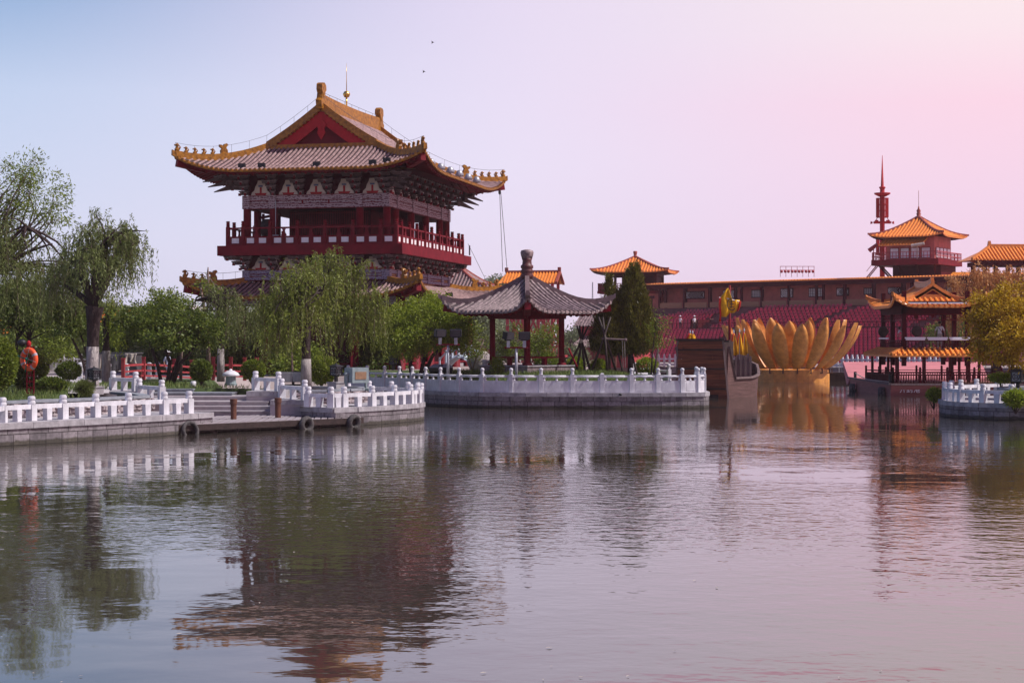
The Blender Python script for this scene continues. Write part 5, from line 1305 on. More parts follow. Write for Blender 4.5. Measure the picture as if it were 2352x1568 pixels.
# ------------------------------------------------------------------ golden lotus stage
LT = thing('lotus_stage', 'giant golden lotus with upright petals on a round base in the lake', 'lotus stage', (ax(1817, 145.5), 145.5, 0))
N = 20; b = MB(); b.lathe((0, 0, -.5), [(3.25, 0), (3.25, 1.5), (3.1, 1.52), (3.0, 1.5)], N); b.build('base', M['lotus'], LT)
b = MB(); b.lathe((0, 0, .9), [(3.0, 0), (2.9, .12), (0.0, .14)], N); b.build('stage_floor', M['lotus'], LT)
def petal_mesh(name, L, W, lean0, lean1, thick=.10):
    b = MB(); n_, m_ = 14, 9; ring = []
    pts = [(0.0, 0.0)]
    for i in range(n_):
        a_ = lean0 + (lean1 - lean0) * (i / n_); pts.append((pts[-1][0] + math.sin(a_) * L / n_, pts[-1][1] + math.cos(a_) * L / n_))
    for sgn in (1, -1):
        o = len(b.v)
        for i, (r_, z) in enumerate(pts):
            u = i / n_; w = W / 2 * (.44 + .56 * math.sin(math.pi * min(1, (u * .86 + .10))) ** .9) * (1 if u < .80 else math.sqrt(max(0.0, 1 - ((u - .80) / .2) ** 2)) * .98 + .02)
            w = W / 2 * ((.46 + .54 * math.sin(math.pi / 2 * min(1, u / .52))) if u < .58 else max(.02, 1 - ((u - .58) / .42) ** 2.3) ** .62)
            for k in range(m_):
                s = -1 + 2 * k / (m_ - 1); cup = .20 * W * s * s; th = sgn * thick * (1 - s * s) ** .5 * .6
                b.v.append((w * s, r_ - cup * 0.9 + th, z))
        for i in range(n_):
            for k in range(m_ - 1):
                q = o + i * m_ + k; b.f.append((q, q + 1, q + m_ + 1, q + m_) if sgn > 0 else (q, q + m_, q + m_ + 1, q + 1)); b.m.append(0)
    return _mesh(b, name, M['lotus'], True)
ME_PET = petal_mesh('petal', 4.85, 1.3, R(56), R(14)); ME_PET2 = petal_mesh('petal', 4.55, 1.28, R(40), R(6))
rng = random.Random(12)
for k in range(18):
    a_ = 2 * math.pi * (k + .02) / 18 + R(180); rr_ = 3.05
    s_ = rng.uniform(.95, 1.03)
    o = place('petal', ME_PET, LT, (rr_ * math.sin(a_), rr_ * math.cos(a_), 1.08), -a_, (1, 1, s_))
for k in range(18):
    a_ = 2 * math.pi * (k + .55) / 18 + R(180); rr_ = 2.85
    o = place('petal', ME_PET2, LT, (rr_ * math.sin(a_), rr_ * math.cos(a_), 1.2), -a_, (1, 1, rng.uniform(.95, 1.05)))
b = MB()
for k in range(18):
    a_ = 2 * math.pi * (k + .02) / 18 + R(180); d = Vector((math.sin(a_), math.cos(a_), 0)); b.tube([d * 3.25 + Vector((0, 0, .75)), d * 3.42 + Vector((0, 0, .72)), d * 3.4 + Vector((0, 0, 1.15))], .06, 5)
b.build('petal_brackets', M['wood'], LT)

# ------------------------------------------------------------------ wooden warship
WS = thing('warship', 'old dark wooden warship with tall plank stern beside the island wall', 'ship', (ax(1612, 103.2), 103.2, 0), 0.0)
# local: x to starboard (right), y towards the bow (away)
WS.rotation_euler = (0, 0, R(-30)); bpy.context.view_layer.update()
b = MB(); w0, w1 = 1.72, 1.45
for i in range(13):
    z0_, z1_ = -.4 + i * .305, -.4 + (i + 1) * .305 - .012; u0, u1 = i / 13, (i + 1) / 13
    a0, a1 = w0 + (w1 - w0) * u0, w0 + (w1 - w0) * u1; y0, y1 = .45 * (1 - u0) * 0 - .25 * u0, -.25 * u1; j = .012 * ((i * 7) % 3); b.mi((i * 5) % 3 % 2)
    b.hexa([(-a0, y0 - j, z0_), (a0, y0 - j, z0_), (a0, y0 + .16, z0_), (-a0, y0 + .16, z0_), (-a1, y1 - j, z1_), (a1, y1 - j, z1_), (a1, y1 + .16, z1_), (-a1, y1 + .16, z1_)])
for k, x in enumerate((-.9, .35, 1.2, -.3, .8, -1.1)): b.mi(1 - k % 2); b.box((x, -.16 - .02 * k, .2 + k * .55), (.03, .06, .28))
b.build('stern_planks', [M['plank'], M['plank2']], WS)
b = MB(); b.prism([(-.1, -.4), (1.1, -.4), (1.1, .35), (.95, .75), (.5, .95), (.05, .75), (-.1, .35)], -.06, .1); b.build('opening_shade', M['wood_dark'], WS)  # dark arched slab painting the shadow inside a stern opening
b = MB()
for z in (.55, 1.75, 2.9): b.box((0, -.09 - .06 * z, z), (3.3 - .14 * z, .08, .09))
b.build('stern_wales', M['wood_dark'], WS)
b = MB(); b.bar((-1.62, -.3, 3.5), (1.62, -.3, 3.5), .1, .14); b.box((1.75, -.2, 3.42), (.34, .3, .12)); b.build('stern_rail', M['wood_dark'], WS)
for s in (-1, 1): b = MB(); b.bar((s * 1.74, .02, -.4), (s * 1.47, -.22, 3.5), .09, .12); b.build('stern_post', M['wood_grey'], WS)
def hullside(s):
    b = MB(); st = []
    for i in range(15):
        u = i / 14; y = .1 + u * 7.0; wid = 1.72 - .1 * u if u < .52 else 1.67 * math.sqrt(max(0, 1 - ((u - .52) / .485) ** 2)) + .02
        top = 3.0 - 1.85 * smooth(0, .14, u) + .15 * smooth(.5, .8, u) + .75 * smooth(.78, 1, u)
        st.append((wid, y, top))
    for a_, c_ in zip(st, st[1:]):
        b.hexa([(s * a_[0] * .88, a_[1], -.5), (s * c_[0] * .88, c_[1], -.5), (s * (c_[0] * .88 - .1), c_[1], -.5), (s * (a_[0] * .88 - .1), a_[1], -.5), (s * a_[0], a_[1], a_[2]), (s * c_[0], c_[1], c_[2]), (s * (c_[0] - .12), c_[1], c_[2]), (s * (a_[0] - .12), a_[1], a_[2])])
    b.build('hull_side', M['hull_brown'], WS)
    b = MB(); b.sweep([(s * q[0], q[1], q[2]) for q in st], .2, .09, .02); b.build('gunwale', M['wood_grey'], WS)
hullside(1); hullside(-1)
b = MB(); b.tube([(0, 6.7, -.4), (0, 7.0, .6), (0, 7.25, 1.5), (0, 7.6, 2.1)], [.12, .12, .10, .07], 8); b.build('stem_post', M['wood_grey'], WS)
b = MB(); b.box((0, 3, .55), (2.5, 5.2, .1)); b.build('deck', M['wood'], WS)
b = MB(); b.box((0, .9, 2.2), (2.7, 1.6, 2.4)); b.build('stern_cabin', M['wood_dark'], WS)
wi = WS.matrix_basis.inverted(); WR = -WS.rotation_euler.z
for i in range(7):
    q = wi @ Vector((ax(1690 + i * 5.6, 106.9), 106.9 + .03 * (i % 2), az(849, 107) + (.05 if i % 2 else 0))); b = MB(); b.box((0, 0, 0), (.135, .06, 1.72 + .1 * (i % 3))); o = b.build('shield_board', M['wood_grey'], WS); o.location = q; o.rotation_euler = (0, 0, WR)
b = MB(); b.box((.1, 5.4, 1.4), (1.2, .8, 1.7)); b.build('fore_cabin', M['wood_dark'], WS)
q = WS.matrix_basis; 
mq = Vector((ax(1675.5, 107.5) , 107.5, 0)); ml = WS.matrix_basis.inverted() @ mq
b = MB(); b.tube([(ml.x, ml.y, .5), (ml.x + .02, ml.y, az(655, 107.5))], [.10, .075], 10); b.build('mast', M['red'], WS, True)
def cloth(name, pts, W, m, parent, seed, loc=(0, 0, 0)):
    """hanging folded flag: pts centre line (x, z) with half widths"""
    r = random.Random(seed); b = MB(); K = 7; ph = r.uniform(0, 6)
    for (x, z, w) in pts:
        for k in range(K):
            s = -1 + 2 * k / (K - 1); b.v.append((loc[0] + x + w * s, loc[1] + .09 * math.sin(s * 4 + ph + z * 2.0), loc[2] + z))
    n_ = len(pts)
    for i in range(n_ - 1):
        for k in range(K - 1): b.f.append((i * K + k, i * K + k + 1, i * K + K + k + 1, i * K + K + k)); b.m.append(0)
    me_o = b.build(name, m, parent, True); s_ = me_o.modifiers.new('thickness', 'SOLIDIFY'); s_.thickness = .02
    return me_o
# big yellow flag on the mast
FQ = at(1672, 673, 107.2); FG = thing('flag', 'yellow flag with black ring emblem and red fringe hung from the ship mast', 'flag', FQ)
b = MB(); b.tube([(-.55, 0, -.28), (.0, 0, -.35), (.80, 0, -.55)], .035, 6); b.build('yard', M['white_paint'], FG)
cloth('cloth', [(.05, .30, .03), (-.02, 0, .18), (-.08, -.3, .36), (-.05, -.7, .44), (-.10, -1.1, .36), (-.22, -1.5, .18)], 1, M['cloth_yellow'], FG, 1, (-.05, -.05, 0))
cloth('cloth', [(.5, -.42, .25), (.48, -.7, .30), (.42, -1.0, .26), (.25, -1.25, .16)], 1, M['cloth_yellow'], FG, 2, (0, .02, 0))
cloth('fringe', [(-.50, -.3, .05), (-.52, -.8, .05), (-.46, -1.3, .06), (-.5, -1.8, .08)], 1, M['cloth_red'], FG, 3, (0, -.04, 0))
cloth('fringe', [(.78, -.5, .04), (.74, -.85, .05), (.60, -1.15, .05)], 1, M['cloth_red'], FG, 4, (0, 0, 0))
b = MB(); pts = [(.22 + .30 * math.cos(R(a_)), -.19, -.70 + .36 * math.sin(R(a_))) for a_ in range(60, 325, 15)]; b.tube(pts, .025, 5)
for (x0, z0_, x1, z1_) in ((.02, -.55, .38, -.5), (.1, -.7, .35, -.68), (.2, -.45, .18, -.95), (.05, -.9, .36, -.86)): b.tube([(x0, -.19, z0_), (x1, -.19, z1_)], .022, 5)
b.build('emblem', M['cloth_dark'], FG)
def spear_flag(px, py0, py1, D, lb, seed, lean=0.0):
    q0, q1 = at(px, py1, D), at(px, py0, D); t = thing('spear_flag', lb, 'flag', q0); h_ = q1.z - q0.z
    b = MB(); b.tube([(0, 0, -.6), (lean, 0, h_)], .022, 6); b.lathe((lean, 0, h_), [(.03, 0), (.05, .06), (.0, .25)], 6); b.build('shaft', M['pale_blue'], t)
    cloth('cloth', [(lean * .95, h_ * .93, .03), (lean * .8, h_ * .7, .11), (lean * .5, h_ * .4, .17), (lean * .3, h_ * .1, .20)], 1, M['cloth_yellow'], t, seed, (.03, -.05, 0))
    cloth('fringe', [(lean * .95 - .05, h_ * .98, .03), (lean * .8 - .12, h_ * .7, .03), (lean * .5 - .2, h_ * .35, .04), (lean * .3 - .24, h_ * -.05, .06)], 1, M['cloth_red'], t, seed + 9, (0, -.07, 0))
spear_flag(1686, 764, 822, 108.6, 'yellow spear flag nearest the ship mast, standing in the shield boards', 20, -.02)
spear_flag(1698, 763, 820, 109.0, 'yellow spear flag with pale blue shaft, middle of the three in the shield boards', 21, .02)
spear_flag(1708, 761, 822, 109.3, 'yellow spear flag with long red fringe hanging over the shield boards', 22, .04)
spear_flag(1583, 765, 782, 108, 'small yellow flag tip showing over the ship stern, leftmost', 23, .06)
spear_flag(1591, 766, 782, 108.4, 'small red and yellow flag tip showing over the ship stern', 24, .0)

# ------------------------------------------------------------------ two-storey painted boat
PB = thing('painted_boat', 'two-storey painted boat with yellow roofs, dark red columns and faded red hull', 'boat', (26.8, 111.0, 0), 0.0)
pb = lambda d: .22 * d + .09 * d * d
roof(PB, 2.72, 3.75, 1.55, az(703, 108) , pb, .55, M['tile_orange'], M['glaze_orange'], M['tile_orange'], M['red_dark'], rib=.34, rr=.09, gable=(M['red_dark'], M['red']), hip_h=.24, ridge_h=.28, ridge_w=.26, sof=.12, edge_r=.07, rafters=False)
zt = az(703, 108) + pb(2.72)
for y in (-2.1, 2.1): b = MB(); b.box((0, y, zt + .3), (.24, .28, .62), 0, top=(.8, .8)); b.build('ridge_ornament', M['glaze_orange'], PB)
_b = MB(); _b.box((0, 0, 2.85), (.26, .26, 3.9)); ME_BC = _mesh(_b, 'column', M['red_dark'])
for x in (-2.0, 2.0):
    for y in (-3.0, 0.2, 3.0): place('column', ME_BC, PB, (x, y, .75), 0, (1, 1, 1.22))
b = MB()
for s in (-1, 1): b.box((s * 2.0, 0, 5.35), (.3, 6.3, .4)); b.box((0, s * 3.0, 5.35), (4.3, .3, .39))
b.build('beam', M['red_dark'], PB)
b = MB(); b.box((0, 0, 5.75), (4.4, 6.6, .4)); b.build('ceiling', M['red_dark'], PB)
def fretband(b, a_, c_, z0_, z1_, n_):
    a_, c_ = Vector(a_), Vector(c_); h_ = z1_ - z0_
    for i in range(n_):
        p0, p1 = a_.lerp(c_, i / n_), a_.lerp(c_, (i + 1) / n_); m_ = p0.lerp(p1, .5)
        b.bar(p0 + Vector((0, 0, z0_)), p0 + Vector((0, 0, z1_)), .04); b.bar(p0 + Vector((0, 0, z0_ + h_ * .5)), m_ + Vector((0, 0, z0_ + h_ * .5)), .04); b.bar(m_ + Vector((0, 0, z0_ + h_ * .2)), m_ + Vector((0, 0, z0_ + h_ * .8)), .04); b.bar(m_ + Vector((0, 0, z0_ + h_ * .2)), p1 + Vector((0, 0, z0_ + h_ * .2)), .04)
    b.bar(a_ + Vector((0, 0, z1_)), c_ + Vector((0, 0, z1_)), .07); b.bar(a_ + Vector((0, 0, z0_)), c_ + Vector((0, 0, z0_)), .05)
b = MB(); fretband(b, (-2, -3.0, 0), (2, -3.0, 0), 4.75, 5.15, 9); fretband(b, (-2, -3.0, 0), (-2, 3.0, 0), 4.75, 5.15, 12); b.build('hanging_fretwork', M['red'], PB)
b = MB(); fretband(b, (-2.2, -3.2, 0), (2.2, -3.2, 0), 2.95, 3.45, 10); fretband(b, (-2.2, -3.2, 0), (-2.2, 3.2, 0), 2.95, 3.45, 12); fretband(b, (2.2, -3.2, 0), (2.2, 3.2, 0), 2.95, 3.45, 12); b.build('upper_rail', M['red_dark'], PB)
b = MB(); b.box((0, 0, 2.85), (4.6, 6.6, .14)); b.build('upper_deck', M['red_dark'], PB)
def skirt_roof(A, B, z0_, z1_, ins):
    b = MB(); o_ = [(-A, -B), (A, -B), (A, B), (-A, B)]; i_ = [(-A + ins, -B + ins), (A - ins, -B + ins), (A - ins, B - ins), (-A + ins, B - ins)]
    for k in range(4):
        (x0, y0), (x1, y1), (x2, y2), (x3, y3) = o_[k], o_[(k + 1) % 4], i_[(k + 1) % 4], i_[k]
        b.add([(x0, y0, z0_), (x1, y1, z0_), (x2, y2, z1_), (x3, y3, z1_), (x0, y0, z0_ - .1), (x1, y1, z0_ - .1), (x2, y2, z1_ - .1), (x3, y3, z1_ - .1)], [(0, 1, 2, 3), (4, 5, 6, 7), (0, 1, 5, 4)])
        L = Vector((x1 - x0, y1 - y0, 0)).length; n_ = int(L / .33)
        for i in range(n_):
            u = (i + .5) / n_; p0 = Vector((x0 + (x1 - x0) * u, y0 + (y1 - y0) * u, z0_)); e = min(ins, u * L, (1 - u) * L) / ins; nn = (Vector((x3 - x0, y3 - y0, 0)) + Vector((x2 - x1, y2 - y1, 0))) / 2
            b.tube([p0 + Vector((0, 0, .05)), p0 + nn * e + Vector((0, 0, (z1_ - z0_) * e + .05))], .085, 5)
    b.build('lower_roof', M['tile_orange'], PB)
    b = MB()
    for k in range(4): b.sweep([(o_[k][0], o_[k][1], z0_), (i_[k][0], i_[k][1], z1_)], .2, .16, .03)
    b.build('hip_ridge', M['glaze_orange'], PB)
skirt_roof(3.05, 4.15, az(815.5, 108), az(802, 108), .85)
for x in (-2.6, -.9, .9, 2.6):
    for y in (-3.6, 3.6): b = MB(); b.box((x, y, 1.65), (.15, .15, 1.9)); b.build('lower_post', M['red_dark'], PB)
for y in (-1.2, 1.2): 
    for x in (-2.6, 2.6): b = MB(); b.box((x, y, 1.65), (.15, .15, 1.9)); b.build('lower_post', M['red_dark'], PB)
b = MB()
for (x0, y0, x1, y1) in ((-2.9, -3.95, 5.6, -3.95), (-2.9, -3.95, -2.9, 4.2), (-2.9, 4.2, 5.6, 4.2), (5.6, -3.95, 5.6, 4.2)):
    a_, c_ = Vector((x0, y0, 0)), Vector((x1, y1, 0)); n_ = int((c_ - a_).length / .16)
    for i in range(n_): q = a_.lerp(c_, i / n_); b.box((q.x, q.y, 1.0), (.04, .04, .55))
    b.bar(a_ + Vector((0, 0, 1.3)), c_ + Vector((0, 0, 1.3)), .08); b.bar(a_ + Vector((0, 0, .78)), c_ + Vector((0, 0, .78)), .06); b.bar(a_ + Vector((0, 0, 1.48)), c_ + Vector((0, 0, 1.48)), .05)
    m_ = int((c_ - a_).length / 1.7)
    for i in range(m_ + 1): q = a_.lerp(c_, i / max(1, m_)); b.box((q.x, q.y, 1.15), (.12, .12, .95)); b.lathe((q.x, q.y, 1.62), [(.04, 0), (.08, .05), (.07, .13), (.02, .18)], 8)
b.build('lower_rail', M['red_dark'], PB)
# hull: long scow with raked ends
b = MB(); hx0, hx1 = -3.15, 6.6
sec = [(-4.35, .0, .72), (-4.0, .3, .74), (4.0, .0, .8), (8.2, .35, 1.15), (10.4, .9, 1.75)]
b.hexa([(hx0 + .1, -3.9, -.5), (hx1, -3.9, -.5), (hx1, 7.2, -.5), (hx0 + .1, 7.2, -.5), (hx0, -4.45, .70), (hx1, -4.45, .70), (hx1, 9.0, .85), (hx0, 9.0, .85)])
b.build('hull', M['hull_red'], PB)
b = MB(); b.hexa([(hx0, 8.6, .7), (hx1, 8.6, .7), (hx1, 9.6, .3), (hx0, 9.6, .3), (hx0 - .1, 10.4, 1.95), (hx1, 10.4, 1.95), (hx1, 10.7, 1.9), (hx0 - .1, 10.7, 1.9)]); b.build('bow_planks', M['hull_pink'], PB)
b = MB(); b.sweep([(hx0 - .04, -4.45, .7), (hx0 - .04, 9.0, .85)], .12, .08, .03); b.sweep([(hx0, -4.48, .7), (hx1, -4.48, .7)], .12, .08, .03); b.build('rubbing_strake', M['wood_grey'], PB)
b = MB(); b.box(((hx0 + hx1) / 2, 2.3, .74), (hx1 - hx0 - .2, 12.8, .06)); b.build('deck', M['wood'], PB)
for y in (-2.6, 6.6): b = MB(); b.lathe((0, 0, -.3), [(.22, 0), (.26, .1), (.26, .6), (.2, .7)], 10); o = b.build('fender', M['rubber'], PB, True); o.location = (hx0 - .16, y, .1)
for y in (7.6, -3.4): b = MB(); b.tube([(hx0 + .2, y, .7), (hx0 + .2, y, 1.3)], .1, 8); b.build('mooring_post', M['iron'], PB)
b = MB(); b.tube([(hx0 + .2, 7.6, 1.2), (hx0 + .3, 5.5, .95), (hx0 + .1, 3, .86), (hx0 + .1, -3.4, .85)], .035, 6); b.build('rope', M['tarp_pale'], PB)
def text_on(s, size, m, parent, loc, rot, name='lettering', thick=.012):
    cu = bpy.data.curves.new(name, 'FONT'); cu.body = s; cu.size = size; cu.extrude = thick; cu.align_x = 'LEFT'
    to = bpy.data.objects.new(name, cu); C.objects.link(to); bpy.context.view_layer.update()
    dg = bpy.context.evaluated_depsgraph_get(); me = bpy.data.meshes.new_from_object(to.evaluated_get(dg)); bpy.data.objects.remove(to)
    me.materials.clear(); me.materials.append(m); o = bpy.data.objects.new(name, me); C.objects.link(o); o.parent = parent; o.location = loc; o.rotation_euler = rot
    return o
text_on('开封港', .44, M['white_paint'], PB, (hx0 + .55, -4.36, .24), (R(66), 0, 0))
text_on('开8號', .50, M['hull_pink'], PB, (hx0 - .05, 7.4, .18), (R(86), 0, R(-90)))
# light tubes on the rails and eave, gongs in the upper storey
for (x0, x1) in ((-2.0, -.7), (-.6, .7), (.8, 2.1)):
    b = MB(); b.box(((x0 + x1) / 2, -3.28, 3.62), (x1 - x0, .12, .10)); b.box(((x0 + x1) / 2, -3.34, 3.52), (x1 - x0 - .1, .1, .08)); b.build('light_tube', M['white_sheet'], PB)
for (x0, x1) in ((-1.9, -.75), (-.65, .5), (.6, 1.8)):
    b = MB(); b.bar((x0, -3.80, az(703, 108) + .18), (x1, -3.80, az(703, 108) + .18), .09); b.build('light_tube', M['white_sheet'], PB)
b = MB(); b.box((-2.28, 1.6, 3.6), (.1, 2.6, .1)); b.build('light_tube', M['white_sheet'], PB)
for (x, y, lb) in ((-2.25, 1.9, 'round dark gong hung in the upper left side of the painted boat'), (-1.1, -2.6, 'round dark gong hung behind the front column of the painted boat')):
    b = MB(); b.lathe((0, 0, 0), [(.34, -.05), (.35, .05), (.30, .06), (.1, .06)], 20); o = b.build('gong', M['wood_dark'], None, True); o.rotation_euler = (R(90), 0, R(10)); o.location = PB.matrix_basis @ Vector((x, y, 4.05)); tag(o, lb, 'gong')
    b = MB(); b.tube([(0, .34, 0), (0, 1.0, 0)], .015, 5); b.build('cord', M['cloth_dark'], o)
# ------------------------------------------------------------------ vegetation
def leaf_mesh(name, P, D, L, W, m, parent, rng, twist=True):
    """one small rhombic face per leaf: base P (n,3), direction D (n,3)"""
    n = len(P); D = D / np.maximum(np.linalg.norm(D, axis=1, keepdims=True), 1e-6)
    r = rng.normal(size=(n, 3)); s = np.cross(D, r); s /= np.maximum(np.linalg.norm(s, axis=1, keepdims=True), 1e-6)
    L = np.broadcast_to(np.asarray(L, float).reshape(-1, 1), (n, 1)); W = np.broadcast_to(np.asarray(W, float).reshape(-1, 1), (n, 1))
    mid = P + D * L * 0.45
    V = np.stack([P, mid + s * W / 2, P + D * L, mid - s * W / 2], axis=1).reshape(-1, 3)
    me = bpy.data.meshes.new(name)
    me.vertices.add(4 * n); me.vertices.foreach_set('co', V.astype(np.float32).ravel())
    me.loops.add(4 * n); me.loops.foreach_set('vertex_index', np.arange(4 * n, dtype=np.int32))
    me.polygons.add(n); me.polygons.foreach_set('loop_start', np.arange(0, 4 * n, 4, dtype=np.int32)); me.polygons.foreach_set('loop_total', np.full(n, 4, dtype=np.int32))
    me.materials.append(m); me.update(calc_edges=True)
    o = bpy.data.objects.new(name, me); C.objects.link(o)
    if parent: o.parent = parent
    return o
def sample_blobs(blobs, n, rng, shell=0.45, low=-1.0):
    """points in ellipsoids, thinned towards the middle"""
    w = np.array([b[3] * b[4] * b[5] for b in blobs]) ** .75; w /= w.sum()
    k = rng.choice(len(blobs), n, p=w); B = np.array(blobs)[k]
    d = rng.normal(size=(n, 3)); d /= np.linalg.norm(d, axis=1, keepdims=True)
    d[:, 2] = np.maximum(d[:, 2], low * np.abs(d[:, 2]).clip(0, 1)) if low > -1 else d[:, 2]
    r = shell + (1 - shell) * rng.random((n, 1)) ** .6
    return B[:, :3] + d * r * B[:, 3:6], d
def limb(b, p0, p1, r0, r1, rng, bend=.12, n=6, seg=6, up=0.0):
    p0, p1 = Vector(p0), Vector(p1); L = (p1 - p0).length
    off = Vector(rng.normal(size=3)) * L * bend; off.z = abs(off.z) * .3 + L * up
    pts = [p0.lerp(p1, i / seg) + off * math.sin(math.pi * i / seg) for i in range(seg + 1)]
    b.tube(pts, [r0 + (r1 - r0) * i / seg for i in range(seg + 1)], n)
    return pts
def make_trunk(t, path, radii, white=None, m='bark'):
    b = MB(); b.tube(path, radii, 10); b.build('trunk', M[m], t, True)
    if white:
        pts = [Vector(p) for p in path]; out, rr = [], []
        for i, p in enumerate(pts):
            if p.z <= white: out.append(p); rr.append(radii[i] * 1.03 + .006)
            else:
                a, c = pts[i - 1], p; u = (white - a.z) / (c.z - a.z); out.append(a.lerp(c, u)); rr.append((radii[i - 1] + (radii[i] - radii[i - 1]) * u) * 1.03 + .006); break
        b = MB(); b.tube(out, rr, 10); b.build('limewash', M['limewash'], t, True)
def bushy(name, label, base, trunks, blobs, n_clump, n_leaf, leaf, L, W, seed, rc=.28, cat='tree', group=None, bark='bark', white=None, shell=.4, limbs=14, r_limb=.045, droop=-.1):
    """broad-leaved tree: blobs in world coordinates (x, y, z, rx, ry, rz); trunks: list of (path, radii) local to base"""
    rng = np.random.default_rng(seed); t = thing(name, label, cat, base, group=group); o = np.array(base)
    tips = []
    for i, (path, radii) in enumerate(trunks): make_trunk(t, path, radii, white, bark); tips.append((Vector(path[-1]), radii[-1]))
    bl = [(q[0] - o[0], q[1] - o[1], q[2] - o[2], q[3], q[4], q[5]) for q in blobs]
    cl, cd = sample_blobs(bl, n_clump, rng, shell)
    if limbs:
        b = MB()
        for i in range(limbs):
            tp, r_ = tips[i % len(tips)]; q = cl[rng.integers(n_clump)]
            limb(b, tp, q, min(r_ * .8, r_limb), .008, rng, .12, 5, 5, .05)
        b.build('branches', M[bark], t, True)
    k = rng.integers(n_clump, size=n_leaf); g = rng.normal(size=(n_leaf, 3)) * rc * np.array([1, 1, .75])
    Pn = cl[k] + g; Dn = cd[k] * .6 + rng.normal(size=(n_leaf, 3)) * .7 + np.array([0, 0, droop])
    leaf_mesh('crown', Pn, Dn, L * rng.uniform(.6, 1.25, n_leaf), W * rng.uniform(.7, 1.2, n_leaf), leaf, t, rng)
    return t
def willow(name, label, base, path, radii, blobs, n_str, leaf, seed, Lr=(1.0, 2.6), step=.07, leafL=.16, leafW=.032, white=None, limb_tips=(), group=None, top=.1, spread=.35, bark='bark', outw=.25):
    """weeping tree: strands hang from the upper shells of the blobs, narrow leaves along each strand"""
    rng = np.random.default_rng(seed); t = thing(name, label, 'tree', base, group=group); o = np.array(base)
    make_trunk(t, path, radii, white, bark)
    bl = [(q[0] - o[0], q[1] - o[1], q[2] - o[2], q[3], q[4], q[5]) for q in blobs]
    n_str = int(n_str * 1.25); nc_ = max(12, n_str // 11); c0, d0 = sample_blobs(bl, nc_, rng, .30, top); kk = rng.integers(nc_, size=n_str); st = c0[kk] + rng.normal(size=(n_str, 3)) * np.array([.26, .26, .16]); sdv = d0[kk] + rng.normal(size=(n_str, 3)) * .3; lnm = rng.uniform(.55, 1.15, nc_)
    fork = Vector(path[-1]); b = MB()
    for (q, r0, r1) in limb_tips: limb(b, fork, Vector(q) - Vector(o), r0, r1, rng, .08, 7, 7, .04)
    for i in range(26):
        q = st[rng.integers(n_str)]; limb(b, fork if i % 3 or not limb_tips else (Vector(limb_tips[i % len(limb_tips)][0]) - Vector(o)), q, radii[-1] * .35, .012, rng, .12, 5, 6, .08)
    b.build('branches', M[bark], t, True)
    Ps, Ds = [], []; sb = MB()
    for i in range(n_str):
        ln = rng.uniform(*Lr) * lnm[kk[i]]; n_ = max(4, int(ln / step)); u = np.linspace(0, 1, n_)[:, None]
        out = np.array([sdv[i][0], sdv[i][1], 0]); out = out / max(1e-6, np.linalg.norm(out)) * outw * rng.uniform(.2, 1.0) * ln ** .5
        sway = rng.normal(size=3) * .10 * ln; sway[2] = 0
        pts = st[i] + out * np.sin(u * 1.5) + sway * u ** 2 + np.array([0, 0, 1]) * (-ln * (u ** 1.25) + .22 * ln * np.sin(np.pi * np.minimum(u * 1.3, 1)) * .8)
        kz = pts[:, 2] > .35
        pts = pts[kz]
        if len(pts) < 3: continue
        d = np.gradient(pts, axis=0); d /= np.maximum(np.linalg.norm(d, axis=1, keepdims=True), 1e-6)
        Ps.append(pts + rng.normal(size=pts.shape) * .018); Ds.append(d * .9 + rng.normal(size=pts.shape) * spread)
        if i % 5 == 0: sb.tube(pts[::max(1, len(pts) // 6)], .006, 3, False)
    for i in range(max(10, nc_ // 2)):
        q = c0[rng.integers(nc_)]; ln = rng.uniform(.5, 1.3); u = np.linspace(0, 1, int(ln / .05))[:, None]; dr = np.array([rng.normal() * .5, rng.normal() * .5, 0])
        pts = q + dr * ln * u + np.array([0, 0, 1]) * ln * (u * 1.1 - .75 * u ** 2.5); d = np.gradient(pts, axis=0); d /= np.maximum(np.linalg.norm(d, axis=1, keepdims=True), 1e-6)
        Ps.append(pts + rng.normal(size=pts.shape) * .03); Ds.append(d * .6 + rng.normal(size=pts.shape) * .5 + np.array([0, 0, -.3])); sb.tube(pts[::max(1, len(pts) // 5)], .007, 3, False)
    Pn, Dn = np.concatenate(Ps), np.concatenate(Ds); n_leaf = len(Pn)
    leaf_mesh('crown', Pn, Dn, leafL * rng.uniform(.6, 1.3, n_leaf), leafW * 1.25 * rng.uniform(.7, 1.3, n_leaf), leaf, t, rng)
    sb.build('hanging_twigs', M['bark_pale'], t)
    return t
def B_(px, py, D, rx, rz, ry=None):   # blob given by centre and half sizes in picture units at depth D
    q = at(px, py, D); return (q.x, q.y, q.z, rx / F * D, (ry if ry else rx) / F * D, rz / F * D)
def G(px, D, z): return (ax(px, D), D, z)
GZ = 1.28
